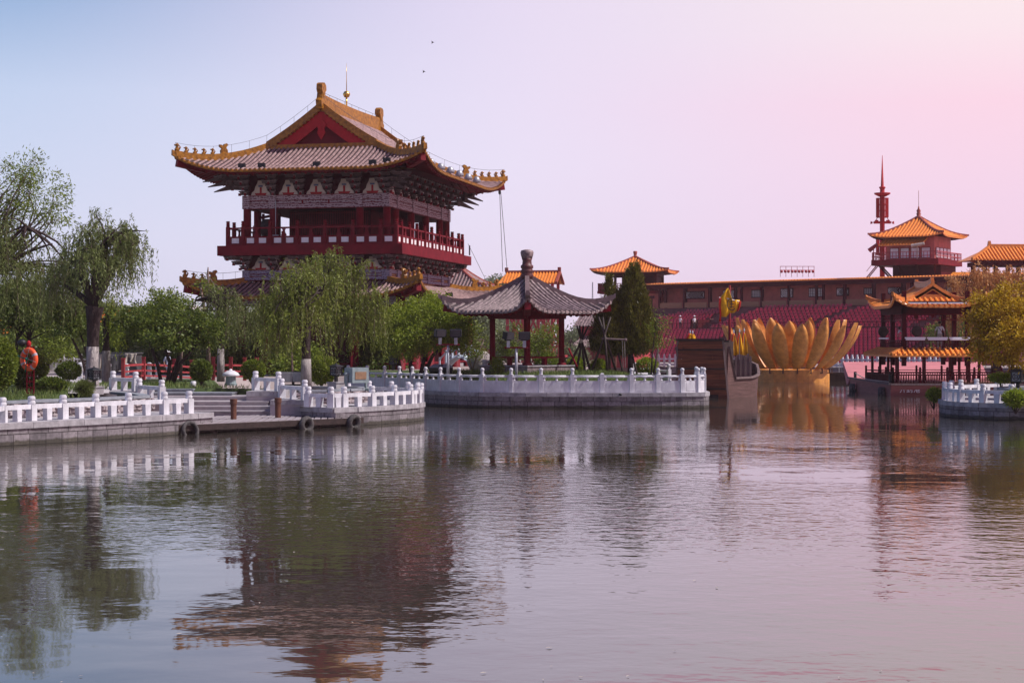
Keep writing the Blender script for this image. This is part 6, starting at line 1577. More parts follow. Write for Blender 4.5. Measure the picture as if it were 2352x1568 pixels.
# --- left side
willow('willow_tree', 'tall pollarded willow with thick dark forked trunk and limewashed foot beside the lantern', G(212, 72, GZ), [(-.05, 0, 0), (-.02, 0, .5), (0, 0, 1.2), (.03, 0, 2.2), (.05, 0, 3.0), (.10, 0, 3.6)], [.36, .27, .24, .25, .29, .40],
       [B_(255, 545, 72, 75, 45), B_(300, 575, 71, 42, 55), B_(180, 585, 73, 60, 55), B_(235, 610, 70.5, 70, 50), B_(210, 500, 73, 24, 28), B_(140, 640, 73, 40, 45), B_(166, 552, 73, 30, 24)], 620, L_WILLOW_D, 11, (.7, 2.0), .06, .17, .034, 1.9,
       [(at(312, 556, 71.5), .17, .07), (at(166, 600, 72.5), .16, .06), (at(150, 655, 73), .17, .06), (at(225, 590, 72), .17, .06)], bark='bark', spread=.4)
willow('willow_tree', 'big loose willow at the left picture edge with airy top branches and hanging lower foliage', G(-40, 78, GZ), [(0, 0, 0), (.1, 0, 2), (.3, .1, 4), (.5, .1, 5.2)], [.32, .27, .24, .2],
       [B_(0, 560, 78, 95, 60), B_(80, 620, 79, 80, 60), B_(20, 640, 77, 90, 60), B_(150, 650, 80, 50, 55)], 640, L_WILLOW_D, 12, (.8, 2.6), .07, .18, .036, None, [(at(60, 520, 78), .16, .06), (at(20, 480, 78), .16, .05), (at(120, 560, 78), .12, .04)])
bushy('peach_tree', 'tall airy tree with upward branches and small leaf tufts at the left edge', G(-60, 82, GZ), [([(0, 0, 0), (.3, 0, 3), (.8, 0, 5.2)], [.2, .17, .14])],
      [B_(20, 440, 80, 70, 70), B_(95, 450, 80, 62, 62), B_(60, 385, 80, 50, 35), B_(125, 495, 80, 35, 40), B_(10, 500, 80, 60, 50)], 150, 5200, L_MID, .20, .055, 13, .22, shell=.5, limbs=46, r_limb=.07, bark='bark_pale')
bushy('camphor_tree', 'dense green bushy tree at the left edge above the lifebuoy', G(30, 84, GZ), [([(0, 0, 0), (.1, 0, 1.2), (.2, 0, 2.2)], [.12, .1, .08]), ([(.2, 0, 0), (.5, 0, 1.2), (.8, 0, 2.2)], [.1, .09, .07])],
      [B_(20, 720, 84, 60, 42), B_(80, 700, 85, 50, 40), B_(40, 680, 84, 60, 30), B_(110, 740, 84, 40, 30)], 130, 11000, L_DARK, .17, .085, 14, .24)
bushy('small_tree', 'small dark multi-stemmed tree left of the thick willow trunk', G(205, 80, GZ), [([(0, 0, 0), (-.3, 0, 1.2), (-.9, 0, 2.5)], [.08, .07, .05]), ([(.1, 0, 0), (-.1, 0, 1.5), (-.5, 0, 2.8)], [.07, .06, .04])],
      [B_(165, 735, 80, 40, 35), B_(190, 710, 81, 45, 28), B_(145, 705, 80, 35, 30), B_(205, 760, 80, 25, 25)], 75, 5600, L_DARK, .16, .08, 15, .2)
willow('young_willow', 'young bright green willow with straight limewashed trunk behind the tarpaulin', G(244, 86, GZ - .1), [(0, 0, 0), (0, 0, 1.5), (0, 0, 2.6), (.02, 0, 3.4)], [.22, .19, .17, .14], [B_(247, 705, 86, 24, 28), B_(250, 740, 86, 24, 30)], 150, L_BRIGHT, 16, (.6, 1.6), .06, .17, .036, 1.75)
bushy('spreading_tree', 'spreading multi-stemmed tree with dark slanting trunks on the lawn left of the stairs', G(385, 84, GZ), [([(-.3, 0, 0), (-.5, 0, 1.0), (-.95, 0, 2.2)], [.10, .085, .06]), ([(0, 0, 0), (.1, 0, 1.1), (-.35, 0, 2.4)], [.11, .09, .06]), ([(.25, 0, 0), (.6, 0, 1.0), (1.35, .1, 1.9)], [.11, .09, .06]), ([(.1, 0, 0), (.5, .1, 1.3), (.7, .1, 2.6)], [.1, .08, .05])],
      [B_(310, 735, 84, 45, 32), B_(360, 715, 85, 50, 34), B_(425, 745, 84, 55, 36), B_(470, 760, 84, 40, 34), B_(395, 775, 83, 60, 28), B_(330, 770, 84, 45, 24)], 150, 12000, L_DARK, .17, .085, 17, .22, limbs=26)
bushy('slender_tree', 'slender open tree with thin dark branches rising above the spreading tree', G(415, 92, GZ), [([(0, 0, 0), (.05, 0, 1.8), (0, 0, 3.4)], [.09, .07, .05])],
      [B_(380, 690, 92, 40, 28), B_(420, 690, 92, 30, 26), B_(400, 720, 92, 50, 25)], 60, 2600, L_MID, .18, .08, 18, .2, limbs=24, bark='bark_pale')
willow('willow_tree', 'dull willow with limewashed trunk and dead grey branches left of the pagoda centre', G(507, 90, GZ), [(0, 0, 0), (0, 0, 1.8), (.05, 0, 2.8), (.0, 0, 3.6), (-.15, 0, 4.4)], [.20, .17, .16, .15, .14],
      [B_(520, 720, 90, 55, 45), B_(470, 735, 90, 40, 40), B_(560, 720, 91, 50, 45), B_(500, 690, 90, 50, 30)], 420, L_WILLOW_D, 19, (.8, 2.2), .07, .17, .034, 1.75, [(at(450, 690, 90), .10, .03), (at(545, 660, 90), .1, .03), (at(478, 668, 90), .08, .02)])
bushy('dead_tree', 'bare pale branched stump with a few leaves in front of the pagoda left eave', G(480, 94, GZ), [([(0, 0, 0), (-.05, 0, 2.4), (-.2, 0, 3.6), (-.5, 0, 5.3)], [.12, .1, .09, .05]), ([(-.15, 0, 3.4), (.0, 0, 4.6), (-.05, 0, 6.2)], [.07, .05, .03])], [B_(478, 655, 94, 25, 18), B_(500, 690, 94, 40, 28)], 24, 900, L_MID, .2, .06, 20, .2, limbs=14, bark='bark_pale')
willow('willow_tree', 'large weeping willow with limewashed trunk standing right of the dock stairs', G(703, 77, GZ), [(0, 0, 0), (.0, 0, .9), (.0, 0, 1.7), (.0, 0, 2.6), (.06, 0, 3.6), (.15, 0, 4.6)], [.25, .22, .20, .20, .19, .16],
      [B_(695, 680, 77, 62, 45), B_(655, 715, 77, 55, 45), B_(735, 640, 77, 50, 45), B_(690, 640, 78, 55, 35), B_(640, 690, 78, 40, 35), B_(700, 730, 76, 55, 40), B_(650, 765, 76, 40, 30)], 640, L_WILLOW, 21, (.6, 2.0), .06, .17, .034, 1.33, [(at(740, 670, 77), .13, .09), (at(720, 640, 77.5), .12, .05), (at(660, 690, 77), .1, .04)])
willow('willow_tree', 'weeping willow with slender dark trunk in front of the pagoda, right of the large one', G(756, 88, GZ), [(0, 0, 0), (-.05, 0, 1.7), (0, 0, 2.6), (.14, 0, 3.6), (.2, 0, 4.5), (.05, 0, 5.6)], [.2, .18, .17, .19, .17, .1],
      [B_(740, 600, 88, 50, 36), B_(800, 630, 88, 48, 42), B_(770, 660, 89, 60, 45), B_(830, 690, 88, 45, 45), B_(790, 720, 88, 60, 45), B_(850, 735, 89, 35, 40), B_(835, 620, 88, 22, 20)], 720, L_WILLOW, 22, (.7, 2.3), .07, .18, .036, None, [(at(745, 590, 88), .1, .03), (at(815, 640, 88), .09, .03), (at(700, 640, 88), .09, .03)])
# reddish bare twigs that stick out of the willow top
rng = np.random.default_rng(5); t = thing('bare_sapling', 'bundle of bare reddish twigs rising beside the top of the large willow', 'tree', G(672, 90, GZ)); b = MB()
limb(b, (0, 0, 0), (0, 0, 4.0), .06, .035, rng, .01)
for i in range(34): limb(b, (0, 0, 3.6 + rng.uniform(0, .8)), (rng.normal() * .7, rng.normal() * .5, rng.uniform(4.6, 6.6)), .018, .004, rng, .12, 4, 5)
b.build('branches', M['bark_pale'], t)
bushy('camphor_tree', 'broad dense green multi-trunked tree between the willows and the pavilion', G(965, 97, GZ + .2), [([(-1.1, 0, 0), (-1.3, 0, 1.2), (-1.6, 0, 2.2)], [.13, .11, .09]), ([(-.5, 0, 0), (-.6, 0, 1.3), (-.7, 0, 2.4)], [.12, .1, .08]), ([(0, 0, 0), (.3, 0, 1.2), (.9, 0, 2.3)], [.12, .1, .08]), ([(.2, 0, 0), (.7, .1, 1.1), (1.5, .1, 2.0)], [.12, .1, .08])],
      [B_(925, 735, 97, 55, 40), B_(985, 715, 97, 55, 38), B_(1035, 745, 97, 52, 42), B_(890, 770, 97, 40, 35), B_(970, 770, 96, 70, 35), B_(1050, 780, 97, 38, 28), B_(940, 800, 96, 50, 22), B_(1000, 695, 98, 30, 20)], 330, 30000, L_BRIGHT, .15, .075, 23, .22, limbs=40, r_limb=.06)
# cypress: flame shaped, upright sprays
def cypress(name, label, base, spires, n_leaf, seed):
    rng = np.random.default_rng(seed); t = thing(name, label, 'tree', base); o = np.array(base)
    b = MB(); b.tube([(0, 0, 0), (0, 0, 1.2), (0, 0, 3)], [.17, .14, .1], 8); b.build('trunk', M['bark'], t, True)
    P0, D0 = [], []; tot = sum(s[3] * s[4] for s in spires)
    for (x, y, z0, R_, H, pw) in spires:
        n_ = int(n_leaf * R_ * H / tot); nc = max(30, n_ // 26)
        u = rng.random(nc) ** 1.1; th = rng.random(nc) * 2 * np.pi; prof = R_ * np.minimum(1, (u / .12) ** .5) * (1 - u ** pw) ** .8 + .04
        rad = prof * (.62 + .38 * rng.random(nc) ** .5) * (1 + .12 * np.sin(th * 5 + u * 9))
        c = np.stack([x + rad * np.cos(th), y + rad * np.sin(th), z0 + u * H], 1) - o
        k = rng.integers(nc, size=n_); up = rng.random(n_) * .5
        P0.append(c[k] + rng.normal(size=(n_, 3)) * np.array([.06, .06, .07]) + np.stack([np.cos(th[k]) * up * .25, np.sin(th[k]) * up * .25, up], 1))
        D0.append(np.stack([np.cos(th[k]) * .45, np.sin(th[k]) * .45, np.full(n_, 1.0)], 1) + rng.normal(size=(n_, 3)) * .35)
    Pn, Dn = np.concatenate(P0), np.concatenate(D0); n_ = len(Pn)
    leaf_mesh('crown', Pn, Dn, .17 * rng.uniform(.6, 1.3, n_), .055 * rng.uniform(.7, 1.3, n_), L_CYP, t, rng); return t
def sp(px, py0, py1, D, w, pw=2.2): q = at(px, py1, D); return (q.x, q.y, q.z, w / F * D, (py1 - py0) / F * D - .3, pw)
cypress('cypress', 'tall dense flame-shaped dark cypress right of the pavilion', G(1448, 96, 1.6), [sp(1456, 612, 818, 96, 46, 1.5), sp(1428, 668, 822, 96.3, 48, 1.8), sp(1473, 675, 820, 95.7, 34, 1.8), sp(1410, 690, 818, 96, 40, 2.0)], 40000, 31)
cypress('cypress', 'slim dark cypress with a thin spire, left neighbour of the tall cypress', G(1397, 99, 1.6), [sp(1399, 636, 818, 99, 19, 1.2), sp(1386, 705, 817, 99.3, 30, 1.8), sp(1405, 690, 817, 98.8, 26, 1.7)], 15000, 32)
bushy('sapling', 'thin leaning sapling with sparse leaves right of the tall cypress', G(1496, 93, 1.6), [([(0, 0, 0), (.05, 0, 1.0), (.18, 0, 2.2), (.3, 0, 3.0)], [.05, .04, .025, .015])], [B_(1512, 740, 93, 22, 30), B_(1520, 775, 93, 24, 22)], 40, 520, L_MID, .15, .06, 33, .2, limbs=16)
for px, lb, sd_ in ((1085, 'sparse young peach tree just left of the pavilion', 41), (1170, 'sparse young peach tree seen between the left pavilion columns', 42), (1250, 'sparse young peach tree seen between the right pavilion columns', 43), (1225, 'small leafy sapling close behind the front pavilion column', 44)):
    Dp = 100 + (sd_ % 3) * 1.5
    bushy('peach_tree', lb, G(px, Dp, 1.6), [([(0, 0, 0), (-.2, 0, .8), (-.6, 0, 1.7)], [.05, .04, .02]), ([(0, 0, 0), (.25, 0, .9), (.7, 0, 1.9)], [.05, .04, .02])], [B_(px - 10, 785, Dp, 30, 26), B_(px + 22, 770, Dp, 26, 26), B_(px + 5, 805, Dp, 34, 18)], 60, 1700, L_MID, .15, .065, sd_, .16, limbs=20, bark='bark_pale')
# right bank
bushy('sumac_tree', 'broad golden green tree with dark seed cones at the right edge', G(2325, 80, 1.1), [([(0, 0, 0), (.02, 0, 1.2), (-.1, 0, 2.4)], [.09, .08, .07])],
      [B_(2290, 720, 80, 60, 38), B_(2340, 690, 80, 60, 38), B_(2265, 770, 80, 42, 28), B_(2325, 770, 79, 62, 35), B_(2380, 740, 80, 60, 60), B_(2300, 805, 79.5, 56, 28), B_(2246, 745, 80, 30, 22), B_(2262, 812, 80, 34, 20), B_(2345, 822, 79, 50, 22), B_(2270, 690, 80, 36, 20)], 300, 20000, L_GOLD, .20, .062, 51, .18, limbs=30, droop=.0)
willow('willow_tree', 'rust tinted willow mass behind the golden tree at the right edge', G(2290, 128, 1.0), [(0, 0, 0), (0, 0, 2.5), (.1, 0, 5)], [.3, .25, .2],
       [B_(2215, 650, 128, 40, 25), B_(2270, 635, 128, 50, 25), B_(2330, 640, 128, 60, 30), B_(2230, 690, 128, 50, 30), B_(2370, 660, 128, 50, 40), B_(2300, 690, 128, 60, 40)], 800, L_RUST, 52, (1.2, 3.2), .11, .26, .06)
willow('willow_tree', 'olive willow seen through the upper storey of the painted boat', G(2205, 135, 1.0), [(0, 0, 0), (0, 0, 2), (0, 0, 3.6)], [.2, .17, .14], [B_(2190, 745, 135, 32, 28), B_(2150, 760, 136, 26, 24), B_(2215, 770, 135, 25, 26)], 280, L_WILLOW, 53, (1.0, 2.4), .1, .24, .055)
# background belt of separate trees
bgt = [(20, 128, 700, 60, 70), (110, 126, 735, 55, 45), (180, 140, 745, 50, 36), (300, 118, 755, 50, 40), (345, 132, 735, 55, 48), (440, 122, 765, 55, 45), (560, 118, 770, 60, 48), (640, 112, 790, 55, 42), (760, 110, 790, 60, 45), (860, 108, 795, 55, 38), (600, 135, 745, 60, 30), (385, 112, 790, 60, 38), (500, 108, 800, 55, 34), (690, 105, 810, 60, 30), (235, 120, 765, 40, 34), (20, 108, 790, 60, 40)]
desc = ['tallest of the background trees at the far left edge', 'round background tree above the white gallery balustrade', 'low background tree over the gallery roof', 'background tree behind the tarpaulin shelter', 'background tree breaking the skyline between the left trees', 'background tree behind the red fence', 'dark background tree under the pagoda left eave', 'low dark background tree behind the limewashed willow', 'dark background tree below the pagoda front wall', 'dark background tree left of the broad green tree', 'hazy background tree beside the pagoda left corner', 'low background tree behind the spreading multi-stemmed tree', 'low background tree behind the dull willow', 'low background tree right of the large limewashed willow trunk', 'background tree behind the young bright willow', 'low dark background tree behind the lifebuoy shrubs']
for i, ((px, D, py, rx, rz), ds) in enumerate(zip(bgt, desc)):
    bl = [B_(px + random.Random(i).uniform(-.3, .3) * rx, py, D, rx * .7, rz * .75), B_(px - rx * .45, py + rz * .35, D, rx * .55, rz * .6), B_(px + rx * .45, py + rz * .3, D - 1, rx * .55, rz * .6), B_(px, py + rz * .9, D - 1, rx * .9, rz * .6), B_(px + 8, py + rz * 1.5, D - 1.5, rx * 1.0, rz * .55)]
    bushy('background_tree', ds, G(px, D, 1.1), [([(0, 0, 0), (0, 0, 1.5), (.1, 0, 2.6)], [.14, .12, .09])], bl, 170, 11000, (L_DARK, L_MID, L_WILLOW_D)[i % 3], .24, .12, 60 + i, .34, limbs=10, group='trees in the background belt')
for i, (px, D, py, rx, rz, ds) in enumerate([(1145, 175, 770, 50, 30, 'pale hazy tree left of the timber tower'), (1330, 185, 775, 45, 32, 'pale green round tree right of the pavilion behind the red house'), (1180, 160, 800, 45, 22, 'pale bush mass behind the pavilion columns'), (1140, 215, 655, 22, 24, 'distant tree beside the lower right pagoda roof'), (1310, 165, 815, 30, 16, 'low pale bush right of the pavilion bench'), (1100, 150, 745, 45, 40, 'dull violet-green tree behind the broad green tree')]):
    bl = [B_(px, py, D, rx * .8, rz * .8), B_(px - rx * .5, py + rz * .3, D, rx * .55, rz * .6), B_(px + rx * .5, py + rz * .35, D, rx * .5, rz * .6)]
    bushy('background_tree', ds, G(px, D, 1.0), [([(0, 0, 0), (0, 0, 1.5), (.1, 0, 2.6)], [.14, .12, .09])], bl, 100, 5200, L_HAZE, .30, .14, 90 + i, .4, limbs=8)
# far wooded skyline
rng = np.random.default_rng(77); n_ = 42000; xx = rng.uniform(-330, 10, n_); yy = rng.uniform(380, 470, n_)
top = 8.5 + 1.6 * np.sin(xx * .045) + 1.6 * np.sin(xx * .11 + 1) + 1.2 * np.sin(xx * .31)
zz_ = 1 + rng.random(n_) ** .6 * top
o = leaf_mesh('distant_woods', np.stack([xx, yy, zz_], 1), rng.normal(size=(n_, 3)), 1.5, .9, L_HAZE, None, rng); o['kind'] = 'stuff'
# shrubs
def shrub(label, px, py, D, rx, rz, leaf, n_, seed, L=.12, W=.06, zb=None, name='clipped_shrub', shell=.78):
    q = at(px, py, D); rng = np.random.default_rng(seed); zb = GZ if zb is None else zb
    t = thing(name, label, 'shrub', (q.x, q.y, zb)); zc = q.z - zb; R_, H = rx / F * D, rz / F * D
    d = rng.normal(size=(n_, 3)); d /= np.linalg.norm(d, axis=1, keepdims=True)
    r = (shell + (1 - shell) * rng.random((n_, 1))) * (1 + .10 * np.sin(d[:, :1] * 9 + seed) * np.cos(d[:, 2:] * 8))
    Pn = d * r * np.array([R_, R_ * .9, H]) + np.array([0, 0, zc]); Pn[:, 2] = np.maximum(Pn[:, 2], .08)
    leaf_mesh('foliage', Pn, d + rng.normal(size=(n_, 3)) * .6 + np.array([0, 0, .3]), L * rng.uniform(.6, 1.3, n_), W, leaf, t, rng)
    b = MB()
    for i in range(5): b.tube([(0, 0, 0), (rng.normal() * R_ * .4, rng.normal() * R_ * .4, zc)], [.03, .012], 5)
    b.build('stems', M['bark'], t)
shrub('round dark clipped shrub in front of the red fence, left of the stone lantern', 462, 850, 82, 24, 24, L_DARK, 3800, 1)
shrub('round lighter shrub right of the stone lantern', 582, 850, 80, 27, 22, L_MID, 3200, 2)
shrub('large round clipped shrub right of the large willow trunk', 738, 850, 80, 36, 31, L_MID, 6000, 3)
shrub('dark clipped shrub on the far lawn right of the lifebuoy', 158, 851, 84, 27, 19, L_DARK, 3000, 4)
shrub('low dark hedge clump near the lifebuoy post', 118, 884, 69, 34, 15, L_DARK, 4000, 5)
shrub('big shadowy evergreen shrub behind the lifebuoy', 66, 850, 73, 40, 46, L_DARK, 9000, 6)
shrub('loose light green shrub at the left picture edge', 4, 835, 68, 36, 60, L_MID, 6500, 7, name='loose_shrub', shell=.5)
shrub('grassy grey-green tuft beside the left iron lantern', 194, 892, 67.5, 17, 13, L_WILLOW_D, 2200, 8, .26, .02, name='grass_tuft', shell=.2)
shrub('bright round clipped shrub right of the cypress trunks', 1485, 842, 100, 26, 20, L_BRIGHT, 3600, 9, zb=1.6)
shrub('round clipped shrub between the wooden tripods and the cypress', 1375, 842, 100, 17, 17, L_BRIGHT, 2400, 10, zb=1.6)
shrub('round clipped shrub right behind the pavilion bench', 1322, 838, 103, 20, 18, L_BRIGHT, 2600, 11, zb=1.6)
shrub('loose shrub behind the right pavilion bench', 1255, 830, 101, 30, 20, L_MID, 2800, 12, zb=1.6, name='loose_shrub', shell=.5)
shrub('wispy weed bush in front of the left pavilion column', 1142, 842, 92.3, 17, 24, L_MID, 1500, 13, .13, .04, zb=1.5, name='loose_shrub', shell=.3)
shrub('leafy creeper hanging over the right quay wall near the picture edge', 2333, 915, 73.2, 26, 18, L_BRIGHT, 1700, 14, .20, .05, zb=.3, name='creeper', shell=.4)
shrub('leafy planting in a dark pot at the left end of the right quay', 2145, 906, 80, 15, 14, L_BRIGHT, 1300, 15, .17, .05, zb=.2, name='potted_plant', shell=.4)
shrub('low bush on the right quay behind the curved rail', 2300, 868, 80, 30, 10, L_BRIGHT, 1600, 16, .16, .05, zb=1.1, name='loose_shrub', shell=.4)
# grass blades on the lawns near the water
rng = np.random.default_rng(9); pts = []
while len(pts) < 15000:
    if rng.random() < .5: x, y = rng.uniform(-22, -6.5), rng.uniform(60, 84)
    else: x, y = rng.uniform(-6, 9.6), rng.uniform(87.4, 98)
    z = gz(x, y)
    if z > 1.05: pts.append((x, y, z))
P0 = np.array(pts); o = leaf_mesh('lawn_grass_blades', P0, np.array([0, 0, 1.0]) + rng.normal(size=P0.shape) * .35, rng.uniform(.08, .30, len(P0)), .028, L_GRASS, None, rng); o['kind'] = 'stuff'
for i, (px, py, D, s_) in enumerate([(1017, 868, 90.6, .42), (1066, 868, 89, .45), (1096, 872, 88.4, .40), (1126, 868, 88.1, .5), (1198, 869, 88, .42), (1272, 870, 88, .5), (1282, 872, 87.8, .35)]):
    q = at(px, py, D); b = MB(); r = random.Random(i); bm = bmesh.new(); bmesh.ops.create_icosphere(bm, subdivisions=2, radius=s_)
    for v in bm.verts: v.co *= r.uniform(.82, 1.1); v.co.z *= .7
    me = bpy.data.meshes.new('garden_rock'); bm.to_mesh(me); bm.free(); me.materials.append(M['rock']); o = bpy.data.objects.new('garden_rock', me); C.objects.link(o); o.location = (q.x, q.y, .98)
    tag(o, 'rounded pinkish rock showing through the gaps of the carved white rail', 'rock', 'rocks behind the carved rail')
# ------------------------------------------------------------------ garden furniture and small things
q = at(67.5, 825, 65); LB = thing('lifebuoy_stand', 'red steel ladder post on the lawn that carries the orange lifebuoy', 'post', (q.x, 65.12, GZ))
b = MB()
for s in (-.13, .13): b.box((s, 0, .95), (.045, .045, 1.95))
for i in range(9): b.box((0, 0, .15 + i * .22), (.24, .035, .04))
for i in range(5): b.box((-.02 if i % 2 else .02, 0, .3 + i * .3), (.035, .03, .2))
b.build('ladder_frame', M['red'], LB)
RB = thing('lifebuoy', 'orange ring lifebuoy with grey bands and green rope tied across it', 'lifebuoy', (q.x, 64.95, q.z), R(-28))
b = MB(); n_, k_ = 40, 14; R0, r0 = .335, .105
for i in range(n_):
    a_ = 2 * math.pi * i / n_
    for k in range(k_):
        c_ = 2 * math.pi * k / k_; rr_ = R0 + r0 * math.cos(c_); b.v.append((rr_ * math.cos(a_) * .98, r0 * .9 * math.sin(c_), rr_ * math.sin(a_) * 1.04))
for i in range(n_):
    for k in range(k_):
        b.f.append((i * k_ + k, ((i + 1) % n_) * k_ + k, ((i + 1) % n_) * k_ + (k + 1) % k_, i * k_ + (k + 1) % k_)); b.m.append(1 if i in (5, 6, 15, 16, 25, 35) and False else 0)
b.build('ring', M['orange'], RB, True)
for a0 in (20, 118, 205, 300):
    b = MB()
    for j in range(4):
        a_ = R(a0 + j * 4.5)
        for k in range(k_):
            c_ = 2 * math.pi * k / k_; rr_ = R0 + (r0 + .006) * math.cos(c_); b.v.append((rr_ * math.cos(a_) * .98, (r0 * .9 + .006) * math.sin(c_), rr_ * math.sin(a_) * 1.04))
    for j in range(3):
        for k in range(k_): b.f.append((j * k_ + k, (j + 1) * k_ + k, (j + 1) * k_ + (k + 1) % k_, j * k_ + (k + 1) % k_)); b.m.append(0)
    b.build('band', M['grey_tape'], RB, True)
b = MB(); P0 = Vector((-.0, -.12, .02))
for e, w in (((-.47, -.1, .14), .022), ((-.08, -.11, -.48), .022), ((-.2, -.11, -.25), .010)): b.tube([P0, P0.lerp(Vector(e), .5) + Vector((0, 0, -.02)), e], w, 6)
b.lathe((P0.x, P0.y, P0.z - .06), [(.01, 0), (.07, .03), (.07, .09), (.01, .12)], 8); b.build('green_rope', M['green_rope'], RB, True)
b = MB(); b.tube([P0, (.12, -.1, .47)], .010, 5); b.tube([P0, (.43, -.1, -.1)], .010, 5); b.tube([P0, (-.42, -.1, .13)], .010, 5); b.build('pale_rope', M['tarp_pale'], RB)
q = at(58, 791, 65.4); t = thing('loudspeaker', 'small dark loudspeaker with red lamp on top of the lifebuoy post', 'loudspeaker', q); b = MB(); b.lathe((-.12, 0, -.1), [(.03, 0), (.17, .1), (.18, .22), (.05, .3)], 10); b.build('horn', M['iron'], t, True)
b = MB(); b.lathe((.14, 0, -.12), [(.02, 0), (.08, .05), (.09, .2), (.03, .27)], 10); b.build('lamp', M['red_bright'], t, True)

def iron_lantern(px, py_base, D, label, zb, s=.6, plinth=True):
    t = thing('iron_lantern', label, 'lantern', (ax(px, D), D, zb), R(-38), 'square iron garden lanterns'); z = 0.0
    if plinth: b = MB(); b.box((0, 0, .14), (.54, .54, .28)); b.box((0, 0, .30), (.6, .6, .05)); b.box((0, -.272, .15), (.36, .012, .16)); b.build('plinth', M['stone_grey'], t); z = .32
    b = MB(); b.box((0, 0, z + .2 * s), (.2 * s, .2 * s, .44 * s), 0, top=(.85, .85)); b.box((0, 0, z + .44 * s), (.3 * s, .3 * s, .1 * s), 0, top=(1.5, 1.5)); b.build('stem', M['iron'], t)
    b = MB(); zc = z + .78 * s; w = .56 * s; h = .56 * s
    for i in (-1, 1):
        for j in (-1, 1): b.box((i * w / 2, j * w / 2, zc), (.07 * s, .07 * s, h))
    for zz2 in (zc - h / 2, zc + h / 2): b.box((0, 0, zz2), (w + .06 * s, w + .06 * s, .06 * s))
    for rz_ in range(4):
        cs, sn_ = math.cos(rz_ * math.pi / 2), math.sin(rz_ * math.pi / 2)
        for rr_, e in ((.2 * s, 0), (.085 * s, 0)):
            pts = [(rr_ * math.cos(2 * math.pi * k / 14), -w / 2, zc + rr_ * math.sin(2 * math.pi * k / 14)) for k in range(15)]; b.tube([(x * cs - y * sn_, x * sn_ + y * cs, z2) for x, y, z2 in pts], .024 * s, 4)
        for a_ in range(4):
            d0, d1 = .085 * s, .2 * s; ca, sa = math.cos(a_ * math.pi / 2 + .785), math.sin(a_ * math.pi / 2 + .785)
            p0, p1 = (d0 * ca, -w / 2, zc + d0 * sa), (d1 * ca, -w / 2, zc + d1 * sa); b.tube([(p0[0] * cs - p0[1] * sn_, p0[0] * sn_ + p0[1] * cs, p0[2]), (p1[0] * cs - p1[1] * sn_, p1[0] * sn_ + p1[1] * cs, p1[2])], .022 * s, 4)
    b.build('cage', M['iron'], t)
    b = MB(); b.box((0, 0, zc), (w * .9, w * .9, h * .94)); b.build('glass', M['lamp_glass'], t)
    b = MB(); b.lathe((0, 0, zc + h / 2 + .02 * s), [(.56 * s, 0), (.54 * s, .03 * s), (.3 * s, .13 * s), (.06 * s, .2 * s), (.03 * s, .28 * s)], 4); o = b.build('roof_cap', M['iron'], t); o.rotation_euler = (0, 0, R(45))
    return t
iron_lantern(216, 905, 68.3, 'black iron garden lantern on a carved stone plinth beside the thick willow trunk', GZ)
iron_lantern(772, 893, 75.0, 'black iron garden lantern on a stone plinth right of the large clipped shrub', GZ + .02, .62)
iron_lantern(904, 843, 99.0, 'black iron garden lantern in the shade under the broad green tree', 1.75, .66, False)
q = at(530, 868, 82.5); t = thing('stone_lantern', 'squat stone lantern with domed white cap on the lawn by the red fence', 'lantern', (q.x, q.y, GZ))
b = MB(); b.lathe((0, 0, 0), [(.30, 0), (.30, .1), (.26, .12), (.24, .42), (.28, .46)], 16); b.build('body', M['teal'], t); b = MB(); b.lathe((0, 0, .44), [(.40, 0), (.44, .05), (.36, .16), (.18, .26), (.08, .28), (.06, .34), (.02, .36)], 18); b.build('cap', M['stone_white'], t, True)
# grey floodlight with amber glass
q = at(818, 880, 74.0); t = thing('floodlight', 'large grey-green floodlight box with amber glass facing right on the terrace lawn', 'floodlight', (q.x, q.y, GZ), R(38))
b = MB(); b.box((0, 0, .66), (.86, .62, .66), 0, top=(.95, .92)); b.box((.0, -.33, .66), (.84, .06, .66)); b.build('housing', M['teal'], t)
b = MB(); b.box((0, -.37, .65), (.56, .03, .32)); b.build('amber_pane', M['amber_glass'], t)
b = MB()
for s in (-.5, .5): b.bar((s, 0, 0), (s, 0, .72), .07, .12); b.lathe((s, 0, .66), [(.1, 0), (.13, .05), (.1, .12)], 10); b.bar((s, -.3, .02), (s, .3, .02), .1)
b.bar((-.5, 0, .04), (.5, 0, .04), .1); b.build('yoke', M['teal'], t)
for px, lb, rz_ in ((655, 'black floodlight with slatted front left one of the pair behind the stair rail', .2), (691, 'black floodlight tilted upward right one of the pair by the willow trunk', -.1)):
    q = at(px, 872, 82); t = thing('floodlight', lb, 'floodlight', (q.x, q.y, GZ), rz_); b = MB(); b.box((0, .05, .42), (.78, .3, .5), 0, top=(1.0, .8)); b.build('housing', M['iron'], t)
    b = MB()
    for i in range(6): b.box((0, -.12, .24 + i * .075), (.7, .02, .035))
    b.box((0, -.11, .42), (.72, .015, .46)); b.build('front_slats', M['steel'], t)
    b = MB(); b.bar((-.42, .05, 0), (-.42, .05, .5), .06); b.bar((.42, .05, 0), (.42, .05, .5), .06); b.bar((-.5, .05, .03), (.5, .05, .03), .08); b.build('yoke', M['iron'], t)
